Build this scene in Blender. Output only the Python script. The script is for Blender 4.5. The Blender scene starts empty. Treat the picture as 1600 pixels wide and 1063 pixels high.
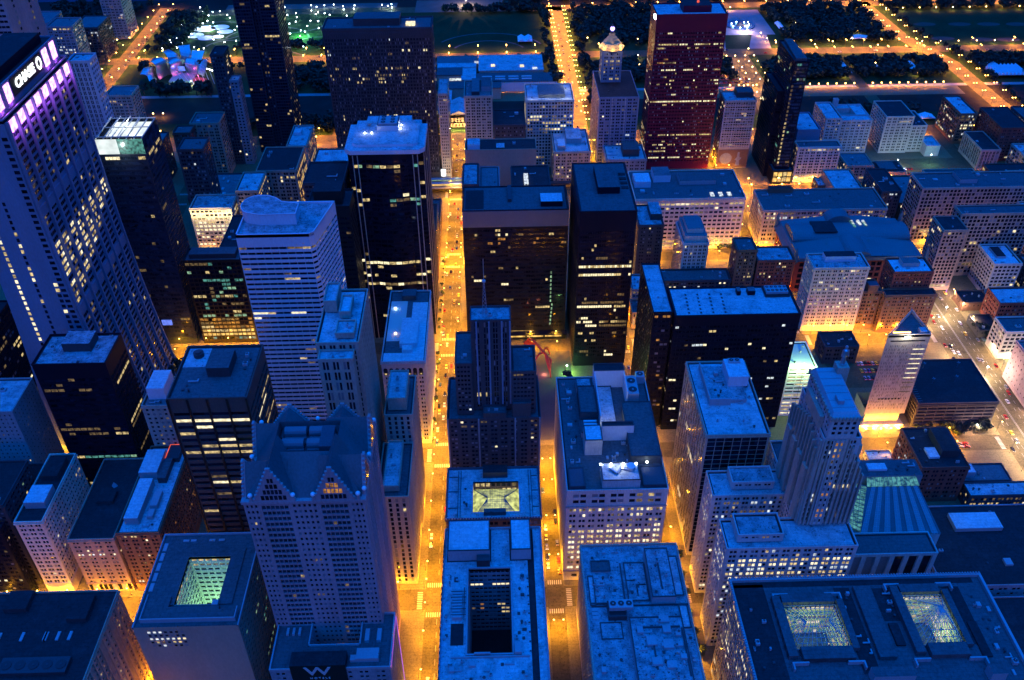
import bpy, math, random
import numpy as np
from mathutils import Matrix, Vector
S = bpy.context.scene
COL = S.collection
R = math.radians

# ------------------------------------------------------------------ camera
cam = bpy.data.cameras.new('Camera')
camo = bpy.data.objects.new('Camera', cam)
COL.objects.link(camo)
S.camera = camo
cam.sensor_width = 36.0
cam.lens = 1422.0 / 1600.0 * 36.0
cam.clip_start = 1.0
cam.clip_end = 6000.0
CAM = np.array([0.0, 0.0, 464.0])
_p, _r, _y = R(37.72), R(-0.50), R(1.1)
_f = np.array([math.sin(_y) * math.cos(_p), math.cos(_y) * math.cos(_p), -math.sin(_p)])
_r0 = np.array([math.cos(_y), -math.sin(_y), 0.0])
_u0 = np.cross(_r0, _f)
_rr = _r0 * math.cos(_r) + _u0 * math.sin(_r)
_uu = -_r0 * math.sin(_r) + _u0 * math.cos(_r)
camo.matrix_world = Matrix(((_rr[0], _uu[0], -_f[0], CAM[0]), (_rr[1], _uu[1], -_f[1], CAM[1]),
                            (_rr[2], _uu[2], -_f[2], CAM[2]), (0, 0, 0, 1)))
# ------------------------------------------------------------------ sky and afterglow
W = bpy.data.worlds.new('World')
S.world = W
W.use_nodes = True
nt = W.node_tree
nt.nodes.clear()
sky = nt.nodes.new('ShaderNodeTexSky')
sky.sky_type = 'NISHITA'
sky.sun_disc = False
sky.sun_elevation = R(12)
sky.sun_rotation = R(180)
sky.ozone_density = 6.0
sky.air_density = 1.0
sky.dust_density = 0.3
tint = nt.nodes.new('ShaderNodeMix')
tint.data_type = 'RGBA'
tint.blend_type = 'MULTIPLY'
tint.inputs[0].default_value = 1.0
geo_w = nt.nodes.new('ShaderNodeTexCoord')
sep_w = nt.nodes.new('ShaderNodeSeparateXYZ')
ramp_w = nt.nodes.new('ShaderNodeValToRGB')      # blue hour: violet-grey band low down, deep blue overhead
ramp_w.color_ramp.elements[0].position = 0.0
ramp_w.color_ramp.elements[0].color = (0.007, 0.012, 0.06, 1)
ramp_w.color_ramp.elements[1].position = 0.85
ramp_w.color_ramp.elements[1].color = (0.010, 1.35, 3.2, 1)
_e = ramp_w.color_ramp.elements.new(0.45)
_e.color = (0.005, 0.030, 0.19, 1)
nt.links.new(geo_w.outputs['Generated'], sep_w.inputs[0])
nt.links.new(sep_w.outputs[2], ramp_w.inputs[0])
nt.links.new(ramp_w.outputs[0], tint.inputs[7])
bg = nt.nodes.new('ShaderNodeBackground')
bg.inputs[1].default_value = 0.15
out = nt.nodes.new('ShaderNodeOutputWorld')
nt.links.new(sky.outputs[0], tint.inputs[6])
nt.links.new(tint.outputs[2], bg.inputs[0])
nt.links.new(bg.outputs[0], out.inputs[0])
sun = bpy.data.lights.new('afterglow', 'SUN')
sun.energy = 0.026
sun.angle = R(25)
sun.color = (1.0, 0.58, 0.80)
suno = bpy.data.objects.new('afterglow', sun)
COL.objects.link(suno)
suno.rotation_euler = (R(80), 0, R(-8))     # from low in the west
S.view_settings.view_transform = 'Standard'
S.view_settings.look = 'None'
S.view_settings.exposure = 1.65
S.view_settings.gamma = 1.0
cy = S.cycles
cy.use_denoising = True
cy.max_bounces = 5
cy.diffuse_bounces = 3
cy.glossy_bounces = 3
cy.transmission_bounces = 3
cy.sample_clamp_indirect = 3.0
cy.sample_clamp_direct = 0.0
cy.caustics_reflective = False
cy.caustics_refractive = False
try:
    cy.use_light_tree = True
except Exception:
    pass

# ------------------------------------------------------------------ materials
M = {}
def nn(t, kind, **kw):
    n = t.nodes.new(kind)
    for k, v in kw.items():
        setattr(n, k, v)
    return n

def wallmat(name, col, rough=0.85, var=0.25, scale=0.06, metal=0.0, spec=0.3, fine=1.2):
    m = bpy.data.materials.new(name); m.use_nodes = True
    t = m.node_tree; b = t.nodes['Principled BSDF']
    geo = nn(t, 'ShaderNodeNewGeometry')
    mp = nn(t, 'ShaderNodeMapping'); mp.inputs['Scale'].default_value = (1, 1, 0.35)
    t.links.new(geo.outputs['Position'], mp.inputs[0])
    n1 = nn(t, 'ShaderNodeTexNoise'); n1.inputs['Scale'].default_value = scale; n1.inputs['Detail'].default_value = 4
    n2 = nn(t, 'ShaderNodeTexNoise'); n2.inputs['Scale'].default_value = fine; n2.inputs['Detail'].default_value = 3
    t.links.new(mp.outputs[0], n1.inputs['Vector']); t.links.new(mp.outputs[0], n2.inputs['Vector'])
    ad = nn(t, 'ShaderNodeMath', operation='ADD'); t.links.new(n1.outputs[0], ad.inputs[0]); t.links.new(n2.outputs[0], ad.inputs[1])
    mr = nn(t, 'ShaderNodeMapRange'); mr.inputs[1].default_value = 0.65; mr.inputs[2].default_value = 1.35
    mr.inputs[3].default_value = 1 - var; mr.inputs[4].default_value = 1 + var
    t.links.new(ad.outputs[0], mr.inputs[0])
    mx = nn(t, 'ShaderNodeMix', data_type='RGBA', blend_type='MULTIPLY'); mx.inputs[0].default_value = 1
    mx.inputs[6].default_value = (*col, 1); t.links.new(mr.outputs[0], mx.inputs[7])
    t.links.new(mx.outputs[2], b.inputs['Base Color'])
    b.inputs['Roughness'].default_value = rough
    b.inputs['Metallic'].default_value = metal
    b.inputs['Specular IOR Level'].default_value = spec
    M[name] = m
    return m

def roofmat(name, col, dark, amount=0.5, scale=0.12, rough=0.7):
    """A flat roof: membrane with ponding stains, dark patches and seams."""
    m = bpy.data.materials.new(name); m.use_nodes = True
    t = m.node_tree; b = t.nodes['Principled BSDF']
    geo = nn(t, 'ShaderNodeNewGeometry')
    n1 = nn(t, 'ShaderNodeTexNoise'); n1.inputs['Scale'].default_value = scale; n1.inputs['Detail'].default_value = 8; n1.inputs['Roughness'].default_value = 0.68
    n2 = nn(t, 'ShaderNodeTexNoise'); n2.inputs['Scale'].default_value = scale * 5; n2.inputs['Detail'].default_value = 6; n2.inputs['Roughness'].default_value = 0.7
    for n in (n1, n2): t.links.new(geo.outputs['Position'], n.inputs['Vector'])
    r1 = nn(t, 'ShaderNodeMapRange'); r1.inputs[1].default_value = 0.60 - amount * 0.18; r1.inputs[2].default_value = 0.80 - amount * 0.10; r1.inputs[4].default_value = 0.8
    t.links.new(n1.outputs[0], r1.inputs[0])
    n3 = nn(t, 'ShaderNodeTexNoise'); n3.inputs['Scale'].default_value = 0.9; n3.inputs['Detail'].default_value = 5
    t.links.new(geo.outputs['Position'], n3.inputs['Vector'])
    r3 = nn(t, 'ShaderNodeMapRange'); r3.inputs[1].default_value = 0.60; r3.inputs[2].default_value = 0.66; r3.inputs[3].default_value = 1.0; r3.inputs[4].default_value = 1 - amount * 0.75
    t.links.new(n3.outputs[0], r3.inputs[0])
    r2 = nn(t, 'ShaderNodeMapRange'); r2.inputs[1].default_value = 0.3; r2.inputs[2].default_value = 0.7; r2.inputs[3].default_value = 0.68; r2.inputs[4].default_value = 1.2
    t.links.new(n2.outputs[0], r2.inputs[0])
    bk = nn(t, 'ShaderNodeTexBrick'); bk.inputs['Scale'].default_value = 0.11; bk.inputs['Mortar Size'].default_value = 0.007
    bk.inputs['Color1'].default_value = (1, 1, 1, 1); bk.inputs['Color2'].default_value = (0.9, 0.9, 0.9, 1); bk.inputs['Mortar'].default_value = (0.6, 0.6, 0.6, 1)
    t.links.new(geo.outputs['Position'], bk.inputs['Vector'])
    mx = nn(t, 'ShaderNodeMix', data_type='RGBA'); mx.inputs[6].default_value = (*col, 1); mx.inputs[7].default_value = (*dark, 1)
    t.links.new(r1.outputs[0], mx.inputs[0])
    m2 = nn(t, 'ShaderNodeMix', data_type='RGBA', blend_type='MULTIPLY'); m2.inputs[0].default_value = 1
    t.links.new(mx.outputs[2], m2.inputs[6]); t.links.new(r2.outputs[0], m2.inputs[7])
    m3 = nn(t, 'ShaderNodeMix', data_type='RGBA', blend_type='MULTIPLY'); m3.inputs[0].default_value = 1
    t.links.new(m2.outputs[2], m3.inputs[6]); t.links.new(bk.outputs['Color'], m3.inputs[7])
    m4 = nn(t, 'ShaderNodeMix', data_type='RGBA', blend_type='MULTIPLY'); m4.inputs[0].default_value = 1
    t.links.new(m3.outputs[2], m4.inputs[6]); t.links.new(r3.outputs[0], m4.inputs[7])
    t.links.new(m4.outputs[2], b.inputs['Base Color']); b.inputs['Specular IOR Level'].default_value = 0.15
    b.inputs['Roughness'].default_value = rough
    M[name] = m
    return m

def glassmat(name, col=(0.012, 0.016, 0.028), rough=0.08, spec=0.5):
    m = bpy.data.materials.new(name); m.use_nodes = True
    t = m.node_tree; b = t.nodes['Principled BSDF']
    geo = nn(t, 'ShaderNodeNewGeometry')
    v = nn(t, 'ShaderNodeTexVoronoi'); v.inputs['Scale'].default_value = 0.28
    t.links.new(geo.outputs['Position'], v.inputs['Vector'])
    mr = nn(t, 'ShaderNodeMapRange'); mr.inputs[3].default_value = 0.35; mr.inputs[4].default_value = 2.2
    sp = nn(t, 'ShaderNodeSeparateColor'); t.links.new(v.outputs['Color'], sp.inputs[0]); t.links.new(sp.outputs[0], mr.inputs[0])
    mx = nn(t, 'ShaderNodeMix', data_type='RGBA', blend_type='MULTIPLY'); mx.inputs[0].default_value = 1
    mx.inputs[6].default_value = (*col, 1); t.links.new(mr.outputs[0], mx.inputs[7]); t.links.new(mx.outputs[2], b.inputs['Base Color'])
    b.inputs['Roughness'].default_value = rough; b.inputs['Specular IOR Level'].default_value = spec
    M[name] = m
    return m

def emit(name, col, e, var=0.6, scale=0.5, sample=False, base=(0.02, 0.02, 0.02)):
    """Something that gives off light: a lit room seen through its window, a lantern, a sign."""
    e = e * 0.25
    m = bpy.data.materials.new(name); m.use_nodes = True
    t = m.node_tree; b = t.nodes['Principled BSDF']
    b.inputs['Base Color'].default_value = (*base, 1); b.inputs['Roughness'].default_value = 0.3
    b.inputs['Emission Color'].default_value = (*col, 1)
    if var > 0:
        geo = nn(t, 'ShaderNodeNewGeometry')
        n1 = nn(t, 'ShaderNodeTexNoise'); n1.inputs['Scale'].default_value = scale; n1.inputs['Detail'].default_value = 3
        t.links.new(geo.outputs['Position'], n1.inputs['Vector'])
        mr = nn(t, 'ShaderNodeMapRange'); mr.inputs[1].default_value = 0.35; mr.inputs[2].default_value = 0.65
        mr.inputs[3].default_value = e * (1 - var); mr.inputs[4].default_value = e * (1 + var)
        t.links.new(n1.outputs[0], mr.inputs[0]); t.links.new(mr.outputs[0], b.inputs['Emission Strength'])
    else:
        b.inputs['Emission Strength'].default_value = e
    m.cycles.emission_sampling = 'AUTO' if sample else 'NONE'
    M[name] = m
    return m

def plain(name, col, rough=0.6, metal=0.0, spec=0.5):
    m = bpy.data.materials.new(name); m.use_nodes = True
    b = m.node_tree.nodes['Principled BSDF']
    b.inputs['Base Color'].default_value = (*col, 1); b.inputs['Roughness'].default_value = rough
    b.inputs['Metallic'].default_value = metal; b.inputs['Specular IOR Level'].default_value = spec
    M[name] = m
    return m

wallmat('limestone', (0.42, 0.36, 0.28)); wallmat('pale_stone', (0.50, 0.47, 0.44)); wallmat('white_terracotta', (0.62, 0.55, 0.44))
wallmat('grey_stone', (0.27, 0.27, 0.28)); wallmat('dark_granite', (0.065, 0.062, 0.066)); wallmat('pink_granite', (0.44, 0.29, 0.29))
wallmat('brown_brick', (0.20, 0.11, 0.07)); wallmat('red_brick', (0.24, 0.07, 0.05)); wallmat('beige_brick', (0.42, 0.30, 0.22))
wallmat('white_panel', (0.62, 0.63, 0.66), var=0.12); wallmat('concrete', (0.33, 0.32, 0.31)); wallmat('blue_grey_granite', (0.19, 0.24, 0.31), var=0.15)
wallmat('black_steel', (0.009, 0.011, 0.021), rough=0.45, var=0.15, spec=0.08); wallmat('navy_steel', (0.030, 0.035, 0.050), rough=0.4, var=0.2, spec=0.15); wallmat('plaza_stone', (0.26, 0.24, 0.24), spec=0.05); wallmat('bronze_light', (0.085, 0.072, 0.064), rough=0.5, spec=0.2); wallmat('bronze', (0.022, 0.018, 0.016), rough=0.4, var=0.15, spec=0.25)
wallmat('red_steel', (0.17, 0.006, 0.03), rough=0.5, var=0.12); wallmat('louvre', (0.16, 0.165, 0.18), rough=0.5, var=0.1)
wallmat('copper_roof', (0.075, 0.115, 0.12), rough=0.6, var=0.25); wallmat('teal_roof', (0.08, 0.15, 0.155), rough=0.5, var=0.2, scale=0.04)
wallmat('slate', (0.07, 0.075, 0.09), rough=0.6); wallmat('gold_tile', (0.55, 0.40, 0.20), rough=0.4); wallmat('metal_box', (0.34, 0.35, 0.36), rough=0.45, var=0.15)
wallmat('dark_metal', (0.05, 0.052, 0.055), rough=0.5); wallmat('tan_plaster', (0.46, 0.30, 0.21), var=0.12); wallmat('court_tile', (0.45, 0.55, 0.48), var=0.1)
roofmat('roof_light', (0.56, 0.56, 0.56), (0.13, 0.13, 0.14), 0.72)
roofmat('roof_patchy', (0.45, 0.45, 0.46), (0.05, 0.05, 0.06), 1.1, 0.2)
roofmat('roof_grey', (0.17, 0.172, 0.175), (0.08, 0.08, 0.083), 0.4)
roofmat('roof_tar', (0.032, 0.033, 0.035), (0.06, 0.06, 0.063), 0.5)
roofmat('roof_blue', (0.115, 0.118, 0.12), (0.06, 0.06, 0.063), 0.35)
roofmat('white_membrane', (0.66, 0.66, 0.66), (0.40, 0.40, 0.41), 0.2)
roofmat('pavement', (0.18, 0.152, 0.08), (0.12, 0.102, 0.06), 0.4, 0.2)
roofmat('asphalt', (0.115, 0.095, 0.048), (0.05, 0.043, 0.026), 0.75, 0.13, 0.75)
wallmat('earth', (0.025, 0.024, 0.02), var=0.3, scale=0.02, spec=0.05); wallmat('lawn', (0.020, 0.045, 0.018), var=0.35, scale=0.03, fine=0.4, spec=0.05)
wallmat('track_bed', (0.030, 0.026, 0.022), var=0.3, spec=0.05); wallmat('pale_glass', (0.22, 0.24, 0.25), rough=0.25, var=0.1)
wallmat('sand', (0.09, 0.075, 0.06), spec=0.05); wallmat('path_stone', (0.12, 0.11, 0.10), spec=0.05); wallmat('water', (0.02, 0.05, 0.07), rough=0.08, var=0.1, spec=0.6)
wallmat('leaf_dark', (0.030, 0.044, 0.036), var=0.4, scale=0.15, spec=0.05); wallmat('leaf', (0.045, 0.065, 0.045), var=0.4, scale=0.15, spec=0.05); wallmat('bark', (0.08, 0.06, 0.045))
wallmat('blind', (0.20, 0.20, 0.21), rough=0.4, fine=3.0)
plain('paint_white', (0.40, 0.39, 0.35), 0.7); plain('paint_yellow', (0.55, 0.38, 0.06), 0.7)
plain('white_fabric', (0.75, 0.76, 0.78), 0.7); plain('steel', (0.55, 0.56, 0.58), 0.3, 0.9); plain('black_iron', (0.02, 0.02, 0.022), 0.5)
plain('veil_glass', (0.03, 0.16, 0.17), 0.15).node_tree.nodes['Principled BSDF'].inputs['Alpha'].default_value = 0.42
plain('chrome', (0.55, 0.55, 0.57), 0.15, 1.0); plain('rubber', (0.015, 0.015, 0.015), 0.8); plain('red_paint', (0.62, 0.06, 0.03), 0.5); plain('white_globe', (0.8, 0.8, 0.8), 0.35)
plain('sign_black', (0.008, 0.008, 0.010), 0.4); plain('sign_grey', (0.55, 0.50, 0.48), 0.5); plain('pool_blue', (0.05, 0.12, 0.2), 0.2); plain('green_panel', (0.05, 0.40, 0.30), 0.6); plain('blue_tarp', (0.05, 0.05, 0.45), 0.6)
glassmat('glass', (0.008, 0.010, 0.018), 0.10, 0.13); glassmat('glass_tower', (0.02, 0.03, 0.045), 0.06, 0.45)
# rooms with the light on
emit('lit_warm', (1.0, 0.74, 0.32), 0.75, 0.75); emit('lit_dim', (1.0, 0.66, 0.26), 0.16, 0.8); emit('lit_cool', (0.85, 0.95, 1.0), 0.95, 0.6)
emit('lit_green', (0.55, 1.0, 0.62), 0.45, 0.7); emit('lit_orange', (1.0, 0.42, 0.08), 0.45, 0.7); emit('lit_bright', (1.0, 0.86, 0.52), 1.5, 0.4)
emit('lit_blue', (0.15, 0.25, 1.0), 1.3, 0.3); emit('lit_teal', (0.25, 0.9, 0.75), 0.30, 0.8)
emit('lamp_orange', (1.0, 0.46, 0.07), 34.0, 0); emit('lamp_white', (0.80, 0.95, 1.0), 34.0, 0); emit('lamp_warm', (1.0, 0.55, 0.16), 36.0, 0)
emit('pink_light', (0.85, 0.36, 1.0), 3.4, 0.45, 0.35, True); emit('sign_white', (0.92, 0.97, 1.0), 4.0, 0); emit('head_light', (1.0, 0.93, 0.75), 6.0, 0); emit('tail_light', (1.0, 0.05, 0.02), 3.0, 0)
emit('white_panel_lit', (0.90, 1.0, 0.98), 1.2, 0.25, 0.1); emit('skylight_lit', (0.95, 1.0, 0.30), 0.9, 0.6, 0.35); emit('neon_red', (1.0, 0.12, 0.05), 1.5, 0.3); emit('neon_pink', (1.0, 0.2, 0.55), 1.4, 0.2)
emit('beacon_blue', (0.35, 0.25, 1.0), 7.0, 0); emit('shop_gold', (1.0, 0.60, 0.16), 1.2, 0.5, 0.25, True); emit('skylight_teal', (0.18, 0.62, 0.50), 0.10, 0.9, 0.45); emit('purple_tube', (0.45, 0.12, 1.0), 1.2, 0.2)
WIN = ['glass', 'lit_warm', 'lit_dim', 'lit_cool', 'lit_green', 'lit_orange', 'lit_bright', 'lit_blue', 'lit_teal', 'glass_tower', 'shop_gold', 'white_panel_lit', 'blind']
PAL = {'warm': (1, 1, 2, 2, 6), 'cool': (3, 1, 2, 6), 'office': (1, 2, 2, 3, 6), 'green': (4, 2, 8, 1), 'orange': (5, 2, 5, 1), 'dim': (2, 2, 2, 1), 'bright': (6, 1, 6, 1), 'gold': (10, 1, 10), 'teal': (8, 8, 4, 1, 2), 'white': (3, 6, 3), 'blue': (7,), 'strip': (1, 1, 6)}

# ------------------------------------------------------------------ mesh helpers
class MB:
    """Collects polygons in world coordinates; build() links them as one mesh object."""
    def __init__(self):
        self.v, self.f, self.m = [], [], []
    def poly(self, pts, mi=0):
        k = len(self.v); self.v.extend([tuple(map(float, p)) for p in pts]); self.f.append(tuple(range(k, k + len(pts)))); self.m.append(mi)
    def box(self, x0, x1, y0, y1, z0, z1, mi=0, top=None, bottom=True):
        k = len(self.v)
        self.v.extend([(x0, y0, z0), (x1, y0, z0), (x1, y1, z0), (x0, y1, z0), (x0, y0, z1), (x1, y0, z1), (x1, y1, z1), (x0, y1, z1)])
        fs = [(0, 1, 5, 4), (1, 2, 6, 5), (2, 3, 7, 6), (3, 0, 4, 7)]
        for q in fs: self.f.append(tuple(k + i for i in q)); self.m.append(mi)
        self.f.append((k + 4, k + 5, k + 6, k + 7)); self.m.append(mi if top is None else top)
        if bottom: self.f.append((k + 3, k + 2, k + 1, k)); self.m.append(mi)
        return self
    def prism(self, pts, z0, z1, mi=0, top=None, bottom=True):
        n = len(pts); k = len(self.v)
        self.v.extend([(p[0], p[1], z0) for p in pts]); self.v.extend([(p[0], p[1], z1) for p in pts])
        for i in range(n):
            j = (i + 1) % n; self.f.append((k + i, k + j, k + n + j, k + n + i)); self.m.append(mi)
        self.f.append(tuple(k + n + i for i in range(n))); self.m.append(mi if top is None else top)
        if bottom: self.f.append(tuple(k + n - 1 - i for i in range(n))); self.m.append(mi)
        return self
    def cyl(self, x, y, z0, z1, r0, r1=None, n=12, mi=0, top=None):
        r1 = r0 if r1 is None else r1; k = len(self.v)
        for z, r in ((z0, r0), (z1, r1)):
            for i in range(n):
                a = 2 * math.pi * i / n; self.v.append((x + r * math.cos(a), y + r * math.sin(a), z))
        for i in range(n):
            j = (i + 1) % n; self.f.append((k + i, k + j, k + n + j, k + n + i)); self.m.append(mi)
        self.f.append(tuple(k + n + i for i in range(n))); self.m.append(mi if top is None else top)
        self.f.append(tuple(k + n - 1 - i for i in range(n))); self.m.append(mi)
        return self
    def tube(self, a, b, r, n=6, mi=0):
        a, b = Vector(a), Vector(b); d = (b - a).normalized(); u = d.orthogonal().normalized(); w = d.cross(u); k = len(self.v)
        for c in (a, b):
            for i in range(n):
                t = 2 * math.pi * i / n; p = c + (u * math.cos(t) + w * math.sin(t)) * r; self.v.append(tuple(p))
        for i in range(n):
            j = (i + 1) % n; self.f.append((k + i, k + j, k + n + j, k + n + i)); self.m.append(mi)
        self.f.append(tuple(k + i for i in range(n))[::-1]); self.f.append(tuple(k + n + i for i in range(n))); self.m.extend([mi, mi])
        return self
    def ball(self, x, y, z, r, n=10, mi=0, sz=1.0):
        rings = n // 2; k = len(self.v); self.v.append((x, y, z - r * sz))
        for i in range(1, rings):
            a = -math.pi / 2 + math.pi * i / rings
            for j in range(n):
                b = 2 * math.pi * j / n; self.v.append((x + r * math.cos(a) * math.cos(b), y + r * math.cos(a) * math.sin(b), z + r * sz * math.sin(a)))
        self.v.append((x, y, z + r * sz)); last = len(self.v) - 1
        for j in range(n): self.f.append((k, k + 1 + (j + 1) % n, k + 1 + j)); self.m.append(mi)
        for i in range(rings - 2):
            for j in range(n):
                a = k + 1 + i * n + j; b = k + 1 + i * n + (j + 1) % n; self.f.append((a, b, b + n, a + n)); self.m.append(mi)
        s = k + 1 + (rings - 2) * n
        for j in range(n): self.f.append((s + j, s + (j + 1) % n, last)); self.m.append(mi)
        return self
    def build(self, name, mats, parent=None, loc=None, smooth=False):
        me = bpy.data.meshes.new(name)
        o0 = Vector(parent['_o']) if parent is not None and '_o' in parent else Vector((0, 0, 0))
        if loc is not None: o0 = o0 * 0 + Vector(loc)
        v = np.array(self.v, dtype=float) - np.array(o0)
        me.from_pydata(v.tolist(), [], self.f)
        if isinstance(mats, str): mats = [mats]
        for m in mats: me.materials.append(M[m])
        if len(mats) > 1: me.polygons.foreach_set('material_index', self.m)
        if smooth: me.polygons.foreach_set('use_smooth', [True] * len(self.f))
        me.update()
        o = bpy.data.objects.new(name, me); COL.objects.link(o)
        if parent is not None: o.parent = parent
        elif loc is not None: o.location = loc
        return o

def quadmesh(name, quads, mats, mi, parent):
    """quads (n,4,3) world coordinates -> one mesh object under parent"""
    q = np.asarray(quads, dtype=np.float64).reshape(-1, 3) - np.array(parent['_o'])
    n = len(q) // 4
    me = bpy.data.meshes.new(name)
    me.vertices.add(n * 4); me.vertices.foreach_set('co', q.astype(np.float32).ravel())
    me.loops.add(n * 4); me.loops.foreach_set('vertex_index', np.arange(n * 4, dtype=np.int32))
    me.polygons.add(n); me.polygons.foreach_set('loop_start', np.arange(n, dtype=np.int32) * 4); me.polygons.foreach_set('loop_total', np.full(n, 4, dtype=np.int32))
    for m in mats: me.materials.append(M[m])
    if mi is not None: me.polygons.foreach_set('material_index', np.asarray(mi, dtype=np.int32))
    me.update(calc_edges=True); me.validate()
    o = bpy.data.objects.new(name, me); COL.objects.link(o); o.parent = parent
    return o

def tag(o, label=None, cat=None, group=None, kind=None):
    if label: o['label'] = label
    if cat: o['category'] = cat
    if group: o['group'] = group
    if kind: o['kind'] = kind
    return o

def thing(name, label, cat, loc, group=None):
    o = bpy.data.objects.new(name, None); COL.objects.link(o); o.location = loc; o.empty_display_size = 2
    o['_o'] = list(map(float, loc))
    return tag(o, label, cat, group)

def copy_tree(o, loc, rz=0.0, label=None, group=None):
    c = o.copy(); COL.objects.link(c); c.location = loc; c.rotation_euler = (0, 0, rz)
    if label: c['label'] = label
    if group: c['group'] = group
    for ch in o.children:
        k = ch.copy(); COL.objects.link(k); k.parent = c
        for g in ch.children:
            d = g.copy(); COL.objects.link(d); d.parent = k
    return c

def text_mesh(body, size, origin, right, up, mat, name, parent, depth=0.15, align='CENTER', sx=1.0, bold=0.012):
    cu = bpy.data.curves.new(name, 'FONT'); cu.body = body; cu.size = size; cu.extrude = depth; cu.align_x = align; cu.align_y = 'CENTER'; cu.offset = size * bold
    tmp = bpy.data.objects.new(name, cu); me = bpy.data.meshes.new_from_object(tmp)
    bpy.data.objects.remove(tmp)
    r, u = Vector(right).normalized(), Vector(up).normalized(); n = r.cross(u)
    o0 = Vector(parent['_o'])
    for v in me.vertices:
        v.co = Vector(origin) - o0 + r * v.co.x * sx + u * v.co.y + n * v.co.z
    me.materials.append(M[mat]); me.name = name
    o = bpy.data.objects.new(name, me); COL.objects.link(o); o.parent = parent
    return o

# ------------------------------------------------------------------ facades
RNG = np.random.default_rng(7)
rnd = random.Random(11)

def litmap(nx, nz, frac, pal, rows=None, run=0.55):
    """State of every window, row 0 at the top. Lit rooms come in short runs along a floor."""
    st = np.zeros((nz, nx), dtype=int); pl = PAL[pal]
    for k in range(nz):
        fr = frac * 0.6 * (0.25 + 1.5 * RNG.random() ** 2 * 1.4)
        rp = pal
        if rows and k in rows:
            fr = rows[k] if not isinstance(rows[k], tuple) else rows[k][0]
            if isinstance(rows[k], tuple): rp = rows[k][1]
        p = PAL[rp]; on = False; cur = p[0]
        for i in range(nx):
            if on and RNG.random() < run * min(1, fr + 0.5): pass
            else:
                on = RNG.random() < fr; cur = p[RNG.integers(len(p))]
            if fr > 0.9: on = RNG.random() < fr; cur = p[RNG.integers(len(p))]
            if on: st[k, i] = cur
            elif RNG.random() < 0.16: st[k, i] = 12
    return st

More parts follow.
